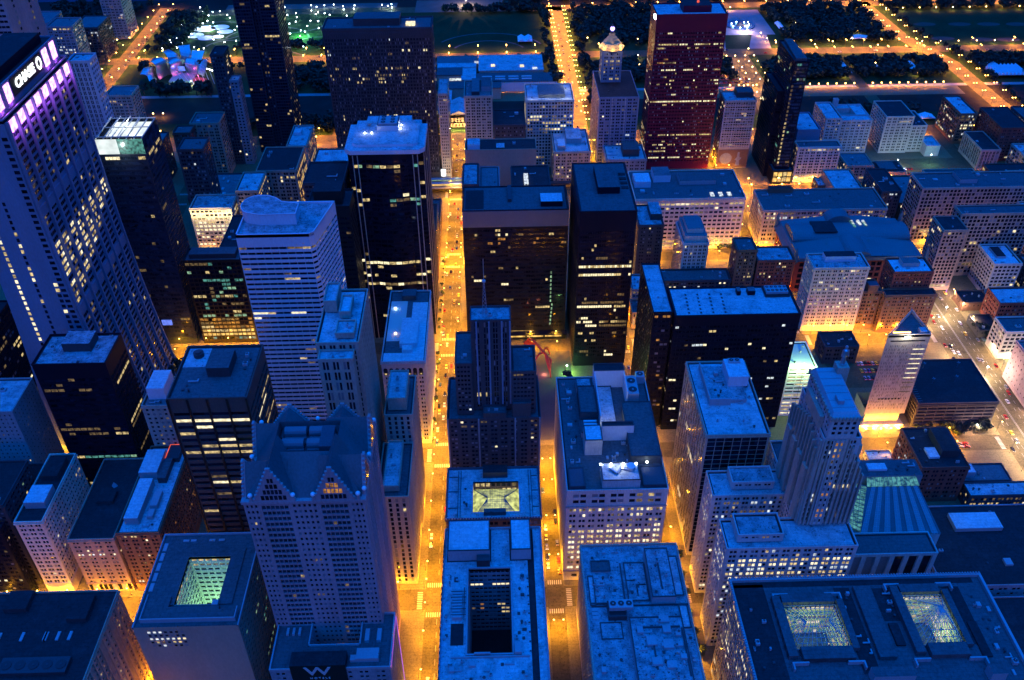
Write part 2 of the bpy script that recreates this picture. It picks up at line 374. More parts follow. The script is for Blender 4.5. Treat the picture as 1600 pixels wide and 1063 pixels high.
class Bld:
    def __init__(self, name, label, cat, x0, x1, y0, y1, group=None):
        self.root = thing(name, label, cat, ((x0 + x1) / 2, (y0 + y1) / 2, 0.15), group)
        self.wq = []; self.wins = []; self.extra = {}; self.xw = []
    def quad(self, a, b, c, d): self.wq.append([a, b, c, d])
    def face(self, A, B, z0, z1, nx, nz, wf=0.55, hf=0.55, d=0.35, frac=0.1, pal='warm', rows=None, mx=1.0, zb=2.0, zt=2.0, glass=0, st=None, run=0.55, pair=None):
        """One facade from A to B (left to right seen from outside) with nx by nz window openings."""
        A = np.array([A[0], A[1], 0.0]); B = np.array([B[0], B[1], 0.0]); Wd = np.linalg.norm(B - A); U = (B - A) / Wd; N = np.array([U[1], -U[0], 0.0]); Z = np.array([0, 0, 1.0])
        if nx <= 0 or nz <= 0:
            self.quad(A + Z * z0, B + Z * z0, B + Z * z1, A + Z * z1); return
        p = (Wd - 2 * mx) / nx; h = (z1 - z0 - zb - zt) / nz
        ua = mx + p * (1 - wf) / 2 + p * np.arange(nx); ub = ua + p * wf
        if pair is None: pair = 0.3 < wf < 0.64 and nx % 2 == 0 and nx > 5
        if pair:
            sh = p * (1 - wf) * 0.30 * np.where(np.arange(nx) % 2 == 0, 1.0, -1.0); ua = ua + sh; ub = ub + sh
        za = z0 + zb + h * (1 - hf) * 0.55 + h * np.arange(nz); zz = za + h * hf
        P = lambda u, z, n=0.0: A + U * u + Z * z + N * n
        if d > 0:
            lv = np.concatenate([[z0], np.column_stack([za, zz]).ravel(), [z1]])
            for k in range(0, len(lv), 2): self.quad(P(0, lv[k]), P(Wd, lv[k]), P(Wd, lv[k + 1]), P(0, lv[k + 1]))
            um = np.concatenate([[0], np.column_stack([ua, ub]).ravel(), [Wd]])
            for k in range(nz):
                for i in range(0, len(um), 2): self.quad(P(um[i], za[k]), P(um[i + 1], za[k]), P(um[i + 1], zz[k]), P(um[i], zz[k]))
                for i in range(nx):
                    a, b, lo, hi = ua[i], ub[i], za[k], zz[k]
                    self.quad(P(a, lo), P(b, lo), P(b, lo, -d), P(a, lo, -d)); self.quad(P(a, hi, -d), P(b, hi, -d), P(b, hi), P(a, hi))
                    self.quad(P(a, lo), P(a, lo, -d), P(a, hi, -d), P(a, hi)); self.quad(P(b, lo, -d), P(b, lo), P(b, hi), P(b, hi, -d))
        else:
            self.quad(P(0, z0), P(Wd, z0), P(Wd, z1), P(0, z1))
        if st is None: st = litmap(nx, nz, frac, pal, rows, run)
        off = -d if d > 0 else 0.06
        for k in range(nz):
            for i in range(nx):
                s = int(st[nz - 1 - k, i]); s = glass if s == 0 or (s == 12 and (glass or wf > .8)) else s
                self.wins.append((P(ua[i], za[k], off), U, N, ub[i] - ua[i], zz[k] - za[k], s))
    def box(self, x0, x1, y0, y1, z0, z1, w=None, s=None, n=None, e=None, **kw):
        """Four walls; w/s/n/e = (columns, floors) or dict of face() arguments."""
        for key, A, B, v in (('w', (x0, y0), (x1, y0), w), ('s', (x1, y0), (x1, y1), s), ('e', (x1, y1), (x0, y1), e), ('n', (x0, y1), (x0, y0), n)):
            if v is None: self.face(A, B, z0, z1, 0, 0); continue
            a = dict(kw)
            if isinstance(v, dict): a.update(v)
            else: a.update(nx=v[0], nz=v[1])
            self.face(A, B, z0, z1, **a)
    def roof(self, x0, x1, y0, y1, z, mat='roof_grey', pmat=None, par=1.1, t=0.5, name='roof'):
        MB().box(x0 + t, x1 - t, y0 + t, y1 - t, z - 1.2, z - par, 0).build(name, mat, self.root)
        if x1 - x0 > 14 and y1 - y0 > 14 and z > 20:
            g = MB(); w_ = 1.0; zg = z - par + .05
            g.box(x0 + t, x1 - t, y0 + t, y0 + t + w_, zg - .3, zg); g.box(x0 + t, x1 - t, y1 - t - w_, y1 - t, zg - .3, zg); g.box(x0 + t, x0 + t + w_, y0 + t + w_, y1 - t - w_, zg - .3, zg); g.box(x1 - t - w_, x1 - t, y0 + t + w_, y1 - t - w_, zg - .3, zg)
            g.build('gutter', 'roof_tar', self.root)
        m = MB(); a = 0.12
        m.box(x0 - a, x1 + a, y0 - a, y0 + t, z - 0.9, z + 0.05); m.box(x0 - a, x1 + a, y1 - t, y1 + a, z - 0.9, z + 0.05)
        m.box(x0 - a, x0 + t, y0 + t, y1 - t, z - 0.9, z + 0.05); m.box(x1 - t, x1 + a, y0 + t, y1 - t, z - 0.9, z + 0.05)
        m.build('parapet', pmat or self.wallm, self.root)
    def part(self, name, mb, mats, smooth=False): return mb.build(name, mats, self.root, smooth=smooth)
    def bx(self, name, mat, *b, top=None):
        m = MB().box(*b, 0, 1 if top else None); return m.build(name, [mat, top] if top else mat, self.root)
    def finish(self, wall='limestone', indiv=5.0, most=100):
        if self.wq: quadmesh('wall', np.array(self.wq), [wall], None, self.root)
        if not self.wins: return self
        sc = []
        for P, U, N, w, h, s in self.wins:
            c = P + U * w / 2 + np.array([0, 0, h / 2]); d = CAM - c; r2 = d @ d; cs = (N @ d) / math.sqrt(r2)
            sc.append(w * h * 828100 / r2 * cs if cs > 0.02 else 0)
        sc = np.array(sc); order = np.argsort(-sc)
        one = [i for i in order[:most] if sc[i] >= indiv]; ones = set(one); cache = {}
        for i in one:
            P, U, N, w, h, s = self.wins[i]; key = (round(w, 3), round(h, 3), round(U[0], 2), round(U[1], 2), s)
            if key not in cache:
                me = bpy.data.meshes.new('window'); a = U * w; z = np.array([0, 0, h])
                me.from_pydata([(0, 0, 0), tuple(a), tuple(a + z), tuple(z)], [], [(0, 1, 2, 3)]); me.materials.append(M[WIN[s]]); cache[key] = me
            o = bpy.data.objects.new('window', cache[key]); o.parent = self.root; o.location = Vector(P) - Vector(self.root['_o']); COL.objects.link(o)
        rest = [w for i, w in enumerate(self.wins) if i not in ones]
        if rest:
            q = np.array([[P, P + U * w, P + U * w + np.array([0, 0, h]), P + np.array([0, 0, h])] for P, U, N, w, h, s in rest])
            used = sorted({w[5] for w in rest}); mp = {s: k for k, s in enumerate(used)}
            o = quadmesh('window', q, [WIN[s] for s in used], [mp[w[5]] for w in rest], self.root); o['kind'] = 'stuff'
        return self
    wallm = 'limestone'
    # ---- roof equipment
    def fanbox(self, x0, x1, y0, y1, z0, z1, nx=1, ny=1, mat='metal_box'):
        fans = []; m = MB().box(x0, x1, y0, y1, z0, z1); px, py = (x1 - x0) / nx, (y1 - y0) / ny
        for i in range(nx):
            for j in range(ny):
                cx, cy_ = x0 + px * (i + .5), y0 + py * (j + .5); r = min(px, py) * 0.38
                fans.append(MB().cyl(cx, cy_, z1, z1 + 0.35, r, n=16, mi=0, top=1).cyl(cx, cy_, z1 + 0.35, z1 + 0.5, r * 0.25, n=8, mi=0))
        u = m.build('cooling_unit', mat, self.root)
        for f in fans: f.build('fan', [mat, 'black_iron'], self.root).parent = u
        return u
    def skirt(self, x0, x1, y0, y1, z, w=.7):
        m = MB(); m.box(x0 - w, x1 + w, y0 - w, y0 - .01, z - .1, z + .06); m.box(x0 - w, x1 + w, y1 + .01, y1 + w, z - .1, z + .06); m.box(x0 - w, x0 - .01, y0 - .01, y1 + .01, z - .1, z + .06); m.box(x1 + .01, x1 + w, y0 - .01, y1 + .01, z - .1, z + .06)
        return m.build('shadow_strip', 'roof_tar', self.root)  # dark strip added to draw the shadow gap round a penthouse base
    def coping(self, x0, x1, y0, y1, z, w=.45, mat='dark_metal'):  # rim coloured dark to draw a shadow outline round the penthouse top
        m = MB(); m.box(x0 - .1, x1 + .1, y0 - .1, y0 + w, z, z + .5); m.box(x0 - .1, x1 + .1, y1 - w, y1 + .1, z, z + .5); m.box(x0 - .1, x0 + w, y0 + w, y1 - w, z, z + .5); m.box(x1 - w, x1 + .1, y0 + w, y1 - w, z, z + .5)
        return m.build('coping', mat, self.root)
    def clutter(self, x0, x1, y0, y1, z, n=8, seed=1, big=4.0):
        rg = random.Random(seed); used = []
        for _ in range(n):
            for _t in range(12):
                w, l = rg.uniform(0.8, big), rg.uniform(0.8, big); cx, cy_ = rg.uniform(x0 + w, x1 - w), rg.uniform(y0 + l, y1 - l)
                if all(abs(cx - u[0]) > (w + u[2]) / 2 + .4 or abs(cy_ - u[1]) > (l + u[3]) / 2 + .4 for u in used): break
            else: continue
            used.append((cx, cy_, w, l)); k = rg.random(); h = rg.uniform(0.6, 2.2)
            if k < 0.3: self.fanbox(cx - w / 2, cx + w / 2, cy_ - l / 2, cy_ + l / 2, z, z + h, 1 + (w > l * 1.6), 1 + (l > w * 1.6))
            elif k < 0.55: self.bx('air_handler', 'metal_box', cx - w / 2, cx + w / 2, cy_ - l / 2, cy_ + l / 2, z, z + h)
            elif k < 0.7: MB().cyl(cx, cy_, z, z + h * .8, 0.45, n=10).cyl(cx, cy_, z + h * .8, z + h, 0.75, n=10).build('vent', 'dark_metal', self.root)
            elif k < 0.85:
                m = MB(); m.box(cx - w, cx + w, cy_ - .35, cy_ + .35, z + .3, z + 1.0); m.box(cx + w - .7, cx + w, cy_ + .35, cy_ + l, z + .3, z + 1.0); m.build('duct', 'metal_box', self.root)
            else: self.bx('hatch', 'dark_metal', cx - .7, cx + .7, cy_ - .7, cy_ + .7, z, z + .6)

MASONRY = ('limestone', 'pale_stone', 'white_terracotta', 'grey_stone', 'brown_brick', 'red_brick', 'beige_brick', 'dark_granite', 'pink_granite')
def simple(name, label, dims, wall='limestone', pitch=3.2, floor=3.7, wf=0.56, hf=0.62, d=None, frac=0.12, pal='warm', roof='roof_grey', clut=5, ph=None, rows=None, faces=None, cat='office building', group=None, glass=0, zt=2.0, zb=3.0, pmat=None, mx=1.0, seed=None, done=True, indiv=5.0, par=1.1, side=None, run=0.55, cm=None, z0=0.15):
    x0, x1, y0, y1, z = dims
    b = Bld(name, label, cat, x0, x1, y0, y1, group); b.wallm = pmat or wall
    if d is None: d = 0.35 if y0 < 650 else 0.0
    if faces is None: faces = 'w' + ('s' if x1 < 25 else '') + ('n' if x0 > -25 else '')
    nz = max(1, int(round((z - z0 - zb - zt) / floor)))
    kw = dict(wf=wf, hf=hf, d=d, frac=frac, pal=pal, rows=rows, zt=zt, zb=zb, glass=glass, mx=mx, run=run)
    col = lambda L: max(1, int(round((L - 2 * mx) / pitch / 2)) * 2 if pitch < 3.5 else int(round((L - 2 * mx) / pitch)))
    fa = {}
    for f in faces:
        L = (x1 - x0) if f in 'we' else (y1 - y0)
        fa[f] = dict(kw, nx=col(L), nz=nz)
        if side and f in side: fa[f].update(side[f])
    b.box(x0, x1, y0, y1, z0, z, w=fa.get('w'), s=fa.get('s'), n=fa.get('n'), e=fa.get('e'))
    b.roof(x0, x1, y0, y1, z, roof, par=par)
    if wall in MASONRY and z > 18:
        for zc, e, hh in ((z - 2.3, .5, .8), (zb + .2, .3, .5)):
            m = MB()
            for q in ((x0 - e, x1 + e, y0 - e, y0 - .01), (x0 - e, x1 + e, y1 + .01, y1 + e), (x0 - e, x0 - .01, y0 - .01, y1 + .01), (x1 + .01, x1 + e, y0 - .01, y1 + .01)): m.box(*q, zc, zc + hh)
            m.build('cornice', b.wallm, b.root)
    for q in (ph or []):
        px0, px1, py0, py1, h = q[:5]
        b.bx('penthouse', q[5] if len(q) > 5 else b.wallm, px0, px1, py0, py1, z - 1.2, z + h, top=(q[6] if len(q) > 6 else roof))
    if clut:
        rg = random.Random(seed or int(x0 * 7 + y0)); free = [(x0 + 1, x1 - 1, y0 + 1, y1 - 1)]
        if ph:
            # keep the small equipment off the penthouses
            px0 = min(q[0] for q in ph); px1 = max(q[1] for q in ph); py0 = min(q[2] for q in ph); py1 = max(q[3] for q in ph)
            free = [c for c in ((x0 + 1, px0 - .5, y0 + 1, y1 - 1), (px1 + .5, x1 - 1, y0 + 1, y1 - 1), (px0, px1, y0 + 1, py0 - .5), (px0, px1, py1 + .5, y1 - 1)) if c[1] - c[0] > 3 and c[3] - c[2] > 3]
        tot = sum((c[1] - c[0]) * (c[3] - c[2]) for c in free) or 1
        for i, c in enumerate(free):
            k = max(1, int(round(clut * (c[1] - c[0]) * (c[3] - c[2]) / tot)))
            b.clutter(*c, z - par, k, rg.randint(1, 9999), cm or min(4.5, (c[1] - c[0]) / 3, (c[3] - c[2]) / 3))
    if done: b.finish(wall, indiv)
    return b

# ================================================================= first row: between the camera's tower and LaSalle
b = simple('office_block', 'low dark-roofed block with orange-lit windows on its narrow ribbed side wall', (-345, -221, 258, 331, 32.7), 'beige_brick', 4.0, 3.9, 0.45, 0.45, 0.5, 0.25, 'orange', 'roof_tar', 0, faces='ws', done=False, rows=None, z0=-42)
for q in ((-281, -268, 318, 332 - 1.5), (-243, -232, 310.5, 326.5)): b.bx('penthouse', 'dark_metal', *q, 31.5, 34.6, top='roof_tar')
b.fanbox(-268, -232, 278, 287.5, 31.6, 33.9, 5, 1, 'dark_metal')
for i in range(4): b.bx('skylight', 'metal_box', -290 + i * 12.5, -288.5 + i * 12.5, 299, 304.5, 31.6, 32.3)
for i in range(3): b.bx('skylight', 'metal_box', -252 + i * 6.5, -250.4 + i * 6.5, 299, 304.5, 31.6, 32.3)
for k in range(14): b.bx('pilaster', 'beige_brick', -221, -220.3, 260 + k * 5.0, 261.2 + k * 5.0, -42, 30.5)
b.finish('beige_brick')
K_ = 0.902      # 75 m tall; its roof plan was measured on a lower plane
b.root.location = (b.root['_o'][0] * K_, b.root['_o'][1] * K_, 42.3); b.root.scale = (K_, K_, 1)

# the block with the green-lit light court and the blank pinkish west wall
b = Bld('office_block', 'blank pinkish wall block around a green-lit square light court', 'office building', -183, -131, 272, 331); b.wallm = 'roof_blue'
X0, X1, Y0, Y1, Zt = -183.0, -131.0, 272.0, 331.0, 79.5; C0, C1, D0, D1 = -166.0, -144.0, 285.0, 315.0
b.face((X0, Y0), (X1, Y0), 0.15, Zt, 0, 0)
st = litmap(7, 5, 0.25, 'white', {2: (0.85, 'white'), 3: (0.4, 'warm')})
b.face((-178.0, Y0 - .08), (-157.0, Y0 - .08), 62.5, 77.0, 7, 5, 0.52, 0.5, 0, st=st, zb=.3, zt=.3)
b.face((X1, Y0), (X1, Y1), 0.15, Zt, 13, 19, 0.6, 0.5, 0.35, 0.10, 'green', zt=3, zb=4)
b.face((X1, Y1), (X0, Y1), 0.15, Zt, 0, 0); b.face((X0, Y1), (X0, Y0), 0.15, Zt, 12, 18, 0.5, 0.5, 0.3, 0.08)
# the court, its walls face inwards
ct = Bld.__new__(Bld); ct.root = b.root; ct.wq = []; ct.wins = []; ct.wallm = 'court_tile'
for A, B_ in (((C1, D1), (C1, D0)), ((C0, D1), (C1, D1)), ((C0, D0), (C0, D1)), ((C1, D0), (C0, D0))):
    L = abs(A[0] - B_[0]) + abs(A[1] - B_[1]); ct.face(A, B_, 14, Zt, int(L / 3.6), 17, 0.72, 0.42, 0.3, 0.05, 'green', {0: (0.55, 'warm'), 1: (0.6, 'warm')}, mx=0.4, zb=1, zt=1)
# flip: seen from inside the court the outward normal points to the court's middle
quadmesh('court_wall', np.array(ct.wq), ['court_tile'], None, b.root); b.wins += ct.wins
b.bx('court_floor', 'roof_grey', C0, C1, D0, D1, 13.4, 14.0)
for q in ((X0 + .5, C0, Y0 + .5, Y1 - .5), (C1, X1 - .5, Y0 + .5, Y1 - .5), (C0, C1, Y0 + .5, D0), (C0, C1, D1, Y1 - .5)): b.bx('roof', 'roof_blue', *q, Zt - 2, Zt - 1.0)
for q in ((X0 - .1, X1 + .1, Y1 - .5, Y1 + .1), (X0 - .1, X0 + .5, Y0, Y1 - .5), (X1 - .5, X1 + .1, Y0, Y1 - .5)): b.bx('parapet', 'metal_box', *q, Zt - 1.2, Zt + .2)
for q in ((-174.5, C0, D0, D1), (C1, -137.0, D0, D1), (-174.5, -137.0, D1, 320.5)): b.bx('court_kerb', 'roof_blue', *q, Zt - 1, Zt - .1)
for q in ((-179.5, -168, 275.5, 289.5), (-168, -142.5, 275.5, 283.0), (-142.5, -133.5, 275.5, 281)):
    m = MB(); x0, x1, y0, y1 = q
    m.box(x0, x1, y0, y1, Zt - 1, Zt + 1.0)
    b.part('terrace', m, 'roof_blue')
m = MB(); m.box(-180, -133, 275.0, 275.5, Zt - 1, Zt + 2.2); m.box(-180, -179.5, 275.5, 290, Zt - 1, Zt + 2.2); m.box(-133.5, -133, 275.5, 282, Zt - 1, Zt + 2.2); b.part('parapet', m, 'metal_box')
for i, (x, y) in enumerate(((-172, 326), (-168, 326), (-158, 326), (-153, 326))): b.bx('skylight', 'metal_box', x, x + 3, y, y + 1.3, Zt - 1, Zt - .4)
for k in range(5): b.bx('skylight', 'metal_box', -181.5, -179.5, 294 + 6.5 * k, 299 + 6.5 * k, Zt - 1, Zt - .5)
b.bx('air_handler', 'metal_box', -146.5, -143.5, 283.5, 286.5, Zt - 1, Zt + 1.5)
b.finish('tan_plaster')
lt = bpy.data.lights.new('court_light', 'POINT'); lt.color = (0.55, 1.0, 0.55); lt.energy = 6500; lt.shadow_soft_size = 2
lo = bpy.data.objects.new('court_light', lt); COL.objects.link(lo); lo.parent = b.root; lo.location = (-153 + 157, 296 - 301.5, 40)
m = MB(); m.ball(-153, 296, 40, .5); b.part('court_lamp', m, 'lamp_white')

# gabled granite tower
b = Bld('gabled_tower', 'tall gabled pink granite tower with dark copper roofs and white ball finials', 'skyscraper', -116, -62, 281, 331); b.wallm = 'pink_granite'
X0, X1, Y0, Y1, Zt = -116.0, -61.5, 281.0, 331.0, 158.0
def bays(A, B_, segs, z0, z1, zrows):
    A, B_ = np.array(A, float), np.array(B_, float); L = np.linalg.norm(B_ - A); u = (B_ - A) / L
    for s0, s1, kind in segs:
        a, c = A + u * L * s0, A + u * L * s1
        if kind == 'p': b.face(a, c, z0, z1, 5, zrows, 0.5, 0.5, 0.35, 0.025, 'dim', mx=.8, zb=4, zt=1.5)
        elif kind == 'c': b.face(a, c, z0, z1, 3, zrows, 0.5, 0.5, 0.35, 0.02, 'dim', mx=.6, zb=4, zt=1.5)
        else:
            b.face(a, c, z0, z1, 6, zrows, 0.86, 0.72, 0.7, 0.03, 'dim', mx=.7, zb=4, zt=2.5, glass=9)
bays((X0, Y0), (X1, Y0), ((0, .13, 'c'), (.13, .38, 'b'), (.38, .62, 'p'), (.62, .87, 'b'), (.87, 1, 'c')), 0.15, Zt, 40)
bays((X1, Y0), (X1, Y1), ((0, .13, 'c'), (.13, .4, 'b'), (.4, .6, 'p'), (.6, .87, 'b'), (.87, 1, 'c')), 0.15, Zt, 40)
b.face((X1, Y1), (X0, Y1), 0.15, Zt, 0, 0); b.face((X0, Y1), (X0, Y0), 0.15, Zt, 14, 38, 0.5, 0.5, 0.3, 0.02)
# cornice, then the crown: four steep slopes round a flat well, with gables breaking through
m = MB(); e = .7
m.box(X0 - e, X1 + e, Y0 - e, Y0 + 1.5, Zt - 1.2, Zt + .5); m.box(X0 - e, X1 + e, Y1 - 1.5, Y1 + e, Zt - 1.2, Zt + .5); m.box(X0 - e, X0 + 1.5, Y0 + 1.5, Y1 - 1.5, Zt - 1.2, Zt + .5); m.box(X1 - 1.5, X1 + e, Y0 + 1.5, Y1 - 1.5, Zt - 1.2, Zt + .5)
b.part('cornice', m, 'pink_granite')
ri = (X0 + 13, X1 - 13, Y0 + 15, Y1 - 15); zr = 174.0; zw = 168.0
o_ = [(X0 + .8, Y0 + .8), (X1 - .8, Y0 + .8), (X1 - .8, Y1 - .8), (X0 + .8, Y1 - .8)]; i_ = [(ri[0], ri[2]), (ri[1], ri[2]), (ri[1], ri[3]), (ri[0], ri[3])]
m = MB()
for k in range(4):
    j = (k + 1) % 4; m.poly([(*o_[k], Zt), (*o_[j], Zt), (*i_[j], zr), (*i_[k], zr)])
    m.poly([(*i_[k], zr), (*i_[j], zr), (*i_[j], zw), (*i_[k], zw)])
m.poly([(*p, zw) for p in i_])
b.part('roof', m, 'copper_roof')
def gable(P, u, w, zp, back, lit=False):
    """Stepped stone gable on the wall line with its own ridge running back into the roof."""
    P, u = np.array([*P, 0.0]), np.array([*u, 0.0]); nrm = np.array([u[1], -u[0], 0.0]); z = np.array([0, 0, 1.0]); g = MB()
    a, c, t = P - u * w / 2, P + u * w / 2, P
    F1 = [a + z * Zt + nrm * .5, c + z * Zt + nrm * .5, t + z * zp + nrm * .5]; F0 = [p - nrm * 1.5 for p in F1]
    g.poly(F1); g.poly(F0[::-1])
    for k in range(3): j = (k + 1) % 3; g.poly([F1[j], F1[k], F0[k], F0[j]])
    for s in (-1, 1):
        for k in range(9):
            q = P + u * (s * w / 2 * (1 - (k + .5) / 9)) + z * (Zt + (zp - Zt) * (k + .5) / 9) + nrm * .1
            g.box(q[0] - .55, q[0] + .55, q[1] - .55, q[1] + .55, q[2], q[2] + 1.1)
    b.part('gable', g, 'pink_granite')
    r = MB(); e0, e1 = a - nrm * .8, c - nrm * .8; bk = -nrm * back
    r.poly([e0 + z * Zt, t + z * (zp - .6) - nrm * .8, t + z * (zp - .6) + bk, e0 + z * Zt + bk]); r.poly([e1 + z * Zt, e1 + z * Zt + bk, t + z * (zp - .6) + bk, t + z * (zp - .6) - nrm * .8])
    b.part('gable_roof', r, 'copper_roof')
    for rr, wd in ((0, .62), (1, .46), (2, .30), (3, .16)):
        z0 = Zt + 1.5 + rr * (zp - Zt) * .17; n_ = max(2, int(wd * w / 1.7)); ww = wd * w
        for k in range(n_):
            p = P - u * ww / 2 + u * ww * (k + .12) / n_ + nrm * .56; s = 5 if (lit and rr in (1, 2)) else 0
            b.wins.append((p + z * z0, u, nrm, ww / n_ * .76, (zp - Zt) * .13, s))
gable((-101.5, Y0), (1, 0), 19, 179, 22); gable((-70.8 - 4, Y0), (1, 0), 19, 179, 22, True)
gable((X1, 293), (0, 1), 19, 175, 20); gable((X1, 318), (0, 1), 19, 175, 20); gable((-101.5, Y1), (-1, 0), 19, 171, 22); gable((-76, Y1), (-1, 0), 19, 171, 22); gable((X0, 318), (0, -1), 19, 172, 20); gable((X0, 293), (0, -1), 19, 172, 20)
for x, y, z in ((-112, Y0, 161), (-93, Y0, 161), (-84, Y0, 161), (-64, Y0, 161), (X1, 305.5, 161), (X1, 329, 161), (X0, 305.5, 161), (X0, 329, 161), (-89, Y1, 161), (X1, 284, 161)):
    u = b.part('finial', MB().cyl(x, y, Zt, z, .9, .6, 8), 'pink_granite'); b.part('ball', MB().ball(x, y, z + 1.0, 1.15, 12), 'white_globe', True).parent = u
for k in range(2):
    for j in range(2):
        m = MB(); cx, cy_ = -95 + j * 11.5, 304 + k * 8
        m.box(cx - 5, cx + 5, cy_ - 3, cy_ + 3, zw, zw + 2); m.tube((cx - 5, cy_, zw + 3.4), (cx + 5, cy_, zw + 3.4), 2.4, 12)
        b.part('cooling_unit', m, 'louvre')
for k in range(8): b.bx('vent', 'metal_box', -99 + k * 2.6, -97.6 + k * 2.6, 298, 299.2, zw, zw + 2)
b.bx('penthouse', 'slate', -82.5, -76.5, 299, 313, zw, zw + 6)
b.finish('pink_granite', 4.5)

# U-shaped hotel with the big letter on its black sign wall
b = Bld('hotel_building', 'U-shaped hotel with black sign wall bearing a big white letter', 'hotel', -115, -56, 255.5, 287); b.wallm = 'metal_box'
hz = 66.0
b.face((-115, 255.5), (-56, 255.5), 0.15, hz, 14, 16, 0.4, 0.5, 0.3, 0.05, 'dim'); b.face((-56, 255.5), (-56, 287), 0.15, hz, 12, 18, 0.35, 0.45, 0.3, 0.04, 'dim')
b.face((-56, 287), (-72.5, 287), 0.15, hz, 0, 0); b.face((-72.5, 287), (-72.5, 269), 0.15, hz, 5, 16, 0.4, 0.45, 0.2, 0.05); b.face((-72.5, 269), (-97.5, 269), 0.15, hz, 6, 16, 0.4, 0.45, 0.2, 0.05)
b.face((-97.5, 269), (-97.5, 287), 0.15, hz, 6, 18, 0.4, 0.45, 0.25, 0.02, 'dim'); b.face((-97.5, 287), (-115, 287), 0.15, hz, 0, 0); b.face((-115, 287), (-115, 255.5), 0.15, hz, 8, 16, 0.4, 0.5, 0.25, 0.04)
for q in ((-114.4, -98.1, 256, 286.4), (-98.1, -71.9, 256, 268.4), (-71.9, -56.6, 256, 286.4)): b.bx('roof', 'roof_blue', *q, hz - 2, hz - 1)
m = MB()
for q in ((-115.1, -55.9, 255.4, 256), (-115.1, -114.4, 256, 287), (-56.6, -55.9, 256, 287), (-114.4, -97.4, 286.4, 287.1), (-72.6, -56.6, 286.4, 287.1), (-98.1, -97.4, 269, 286.4), (-72.6, -71.9, 269, 286.4), (-97.4, -72.6, 268.4, 269.1)): m.box(*q, hz - 1.2, hz + .3)
b.part('parapet', m, 'metal_box')
sb = b.bx('sign_box', 'sign_black', -104.5, -77.5, 254.6, 262.5, hz - 16, hz + 4.0, top='roof_tar')
text_mesh('W', 9.2, (-91.3, 254.5, hz - 1.0), (1, 0, 0), (0, 0, 1), 'sign_grey', 'letter', b.root, 0.12, sx=1.35).parent = sb
text_mesh('H O T E L S', 2.0, (-90.8, 254.5, hz - 6.6), (1, 0, 0), (0, 0, 1), 'sign_grey', 'lettering', b.root, 0.1).parent = sb
b.bx('air_handler', 'metal_box', -73, -62, 259, 265, hz - 1, hz + 2.2); b.bx('duct', 'metal_box', -76, -73, 259, 262, hz - 1, hz + 1.2)
for x in (-70, -64): b.bx('cooling_unit', 'metal_box', x, x + 2.2, 270, 277, hz - 1, hz + 1)
for k in range(3): b.bx('vent', 'metal_box', -110 + 3 * k, -108.8 + 3 * k, 275, 279, hz - 1, hz + .4)
m = MB().cyl(-101, 283, hz - 1, hz + .4, .8, n=12); b.part('vent', m, 'paint_white')
b.bx('neon_strip', 'purple_tube', -55.95, -55.75, 257, 286.5, hz - 3.0, hz - 2.7)
b.bx('neon_strip', 'purple_tube', -55.95, -55.7, 286.2, 286.8, 4, hz - 3.0)
b.finish('grey_stone')

# long pale-roofed block with the narrow light court
b = Bld('office_block', 'long pale-roofed block with a deep dark light court of office windows', 'office building', -31, 21, 236, 331); b.wallm = 'grey_stone'
X0, X1, Y0, Y1, Zt = -32.0, 21.5, 236.0, 341.0, 66.0; C0, C1, D0, D1 = -18.5, 4.0, 261.0, 313.0
b.box(X0, X1, Y0, Y1, -13, Zt, s=dict(nx=26, nz=18, wf=.5, hf=.5, d=.3, frac=.1), n=dict(nx=26, nz=16, wf=.5, hf=.5, d=.3, frac=.1), e=dict(nx=14, nz=16, wf=.5, hf=.5, d=.3, frac=.1))
ct = Bld.__new__(Bld); ct.root = b.root; ct.wq = []; ct.wins = []
ct.face((C0, D1), (C1, D1), 12, Zt - .6, 9, 15, .8, .5, .3, .0, 'warm', {1: (.25, 'warm'), 3: (.3, 'bright'), 8: (.3, 'orange'), 9: (.4, 'orange'), 10: (.3, 'orange')}, mx=.5, zb=1, zt=.6)
ct.face((C1, D1), (C1, D0), 12, Zt - .6, 16, 15, .6, .5, .3, .02, mx=.5, zb=1, zt=.6); ct.face((C0, D0), (C0, D1), 12, Zt - .6, 16, 15, .6, .5, .3, .02, mx=.5, zb=1, zt=.6); ct.face((C1, D0), (C0, D0), 12, Zt - .6, 9, 15, .6, .5, .3, .05, mx=.5, zb=1, zt=.6)
quadmesh('court_wall', np.array(ct.wq), ['grey_stone'], None, b.root); b.wins += ct.wins
b.bx('court_floor', 'roof_tar', C0, C1, D0, D1, 11, 12)
for q in ((X0 + .6, C0, Y0 + .6, Y1 - .6), (C1, 13.5, Y0 + .6, Y1 - .6), (C0, C1, Y0 + .6, D0), (C0, C1, D1, Y1 - .6)): b.bx('roof', 'roof_light', *q, Zt - 2, Zt - .6)
b.bx('gutter_roof', 'roof_tar', 13.5, 17, Y0 + .6, Y1 - .6, Zt - 3, Zt - 1.6); b.bx('roof', 'roof_light', 17, X1 - .5, Y0 + .6, Y1 - .6, Zt - 2, Zt - .6)
m = MB()
for q in ((X0 - .3, X0 + .6, Y0, Y1), (X1 - .5, X1 + .3, Y0, Y1), (X0 + .6, X1 - .5, Y1 - .6, Y1 + .2)): m.box(*q, Zt - 1.2, Zt + .6)
b.part('parapet', m, 'grey_stone')
m = MB()
for q in ((C0 - .8, C0, D0 - .8, D1 + .8), (C1, C1 + .8, D0 - .8, D1 + .8), (C0, C1, D1, D1 + .8), (C0, C1, D0 - .8, D0)): m.box(*q, Zt - .7, Zt + .5)
b.part('court_kerb', m, 'metal_box')
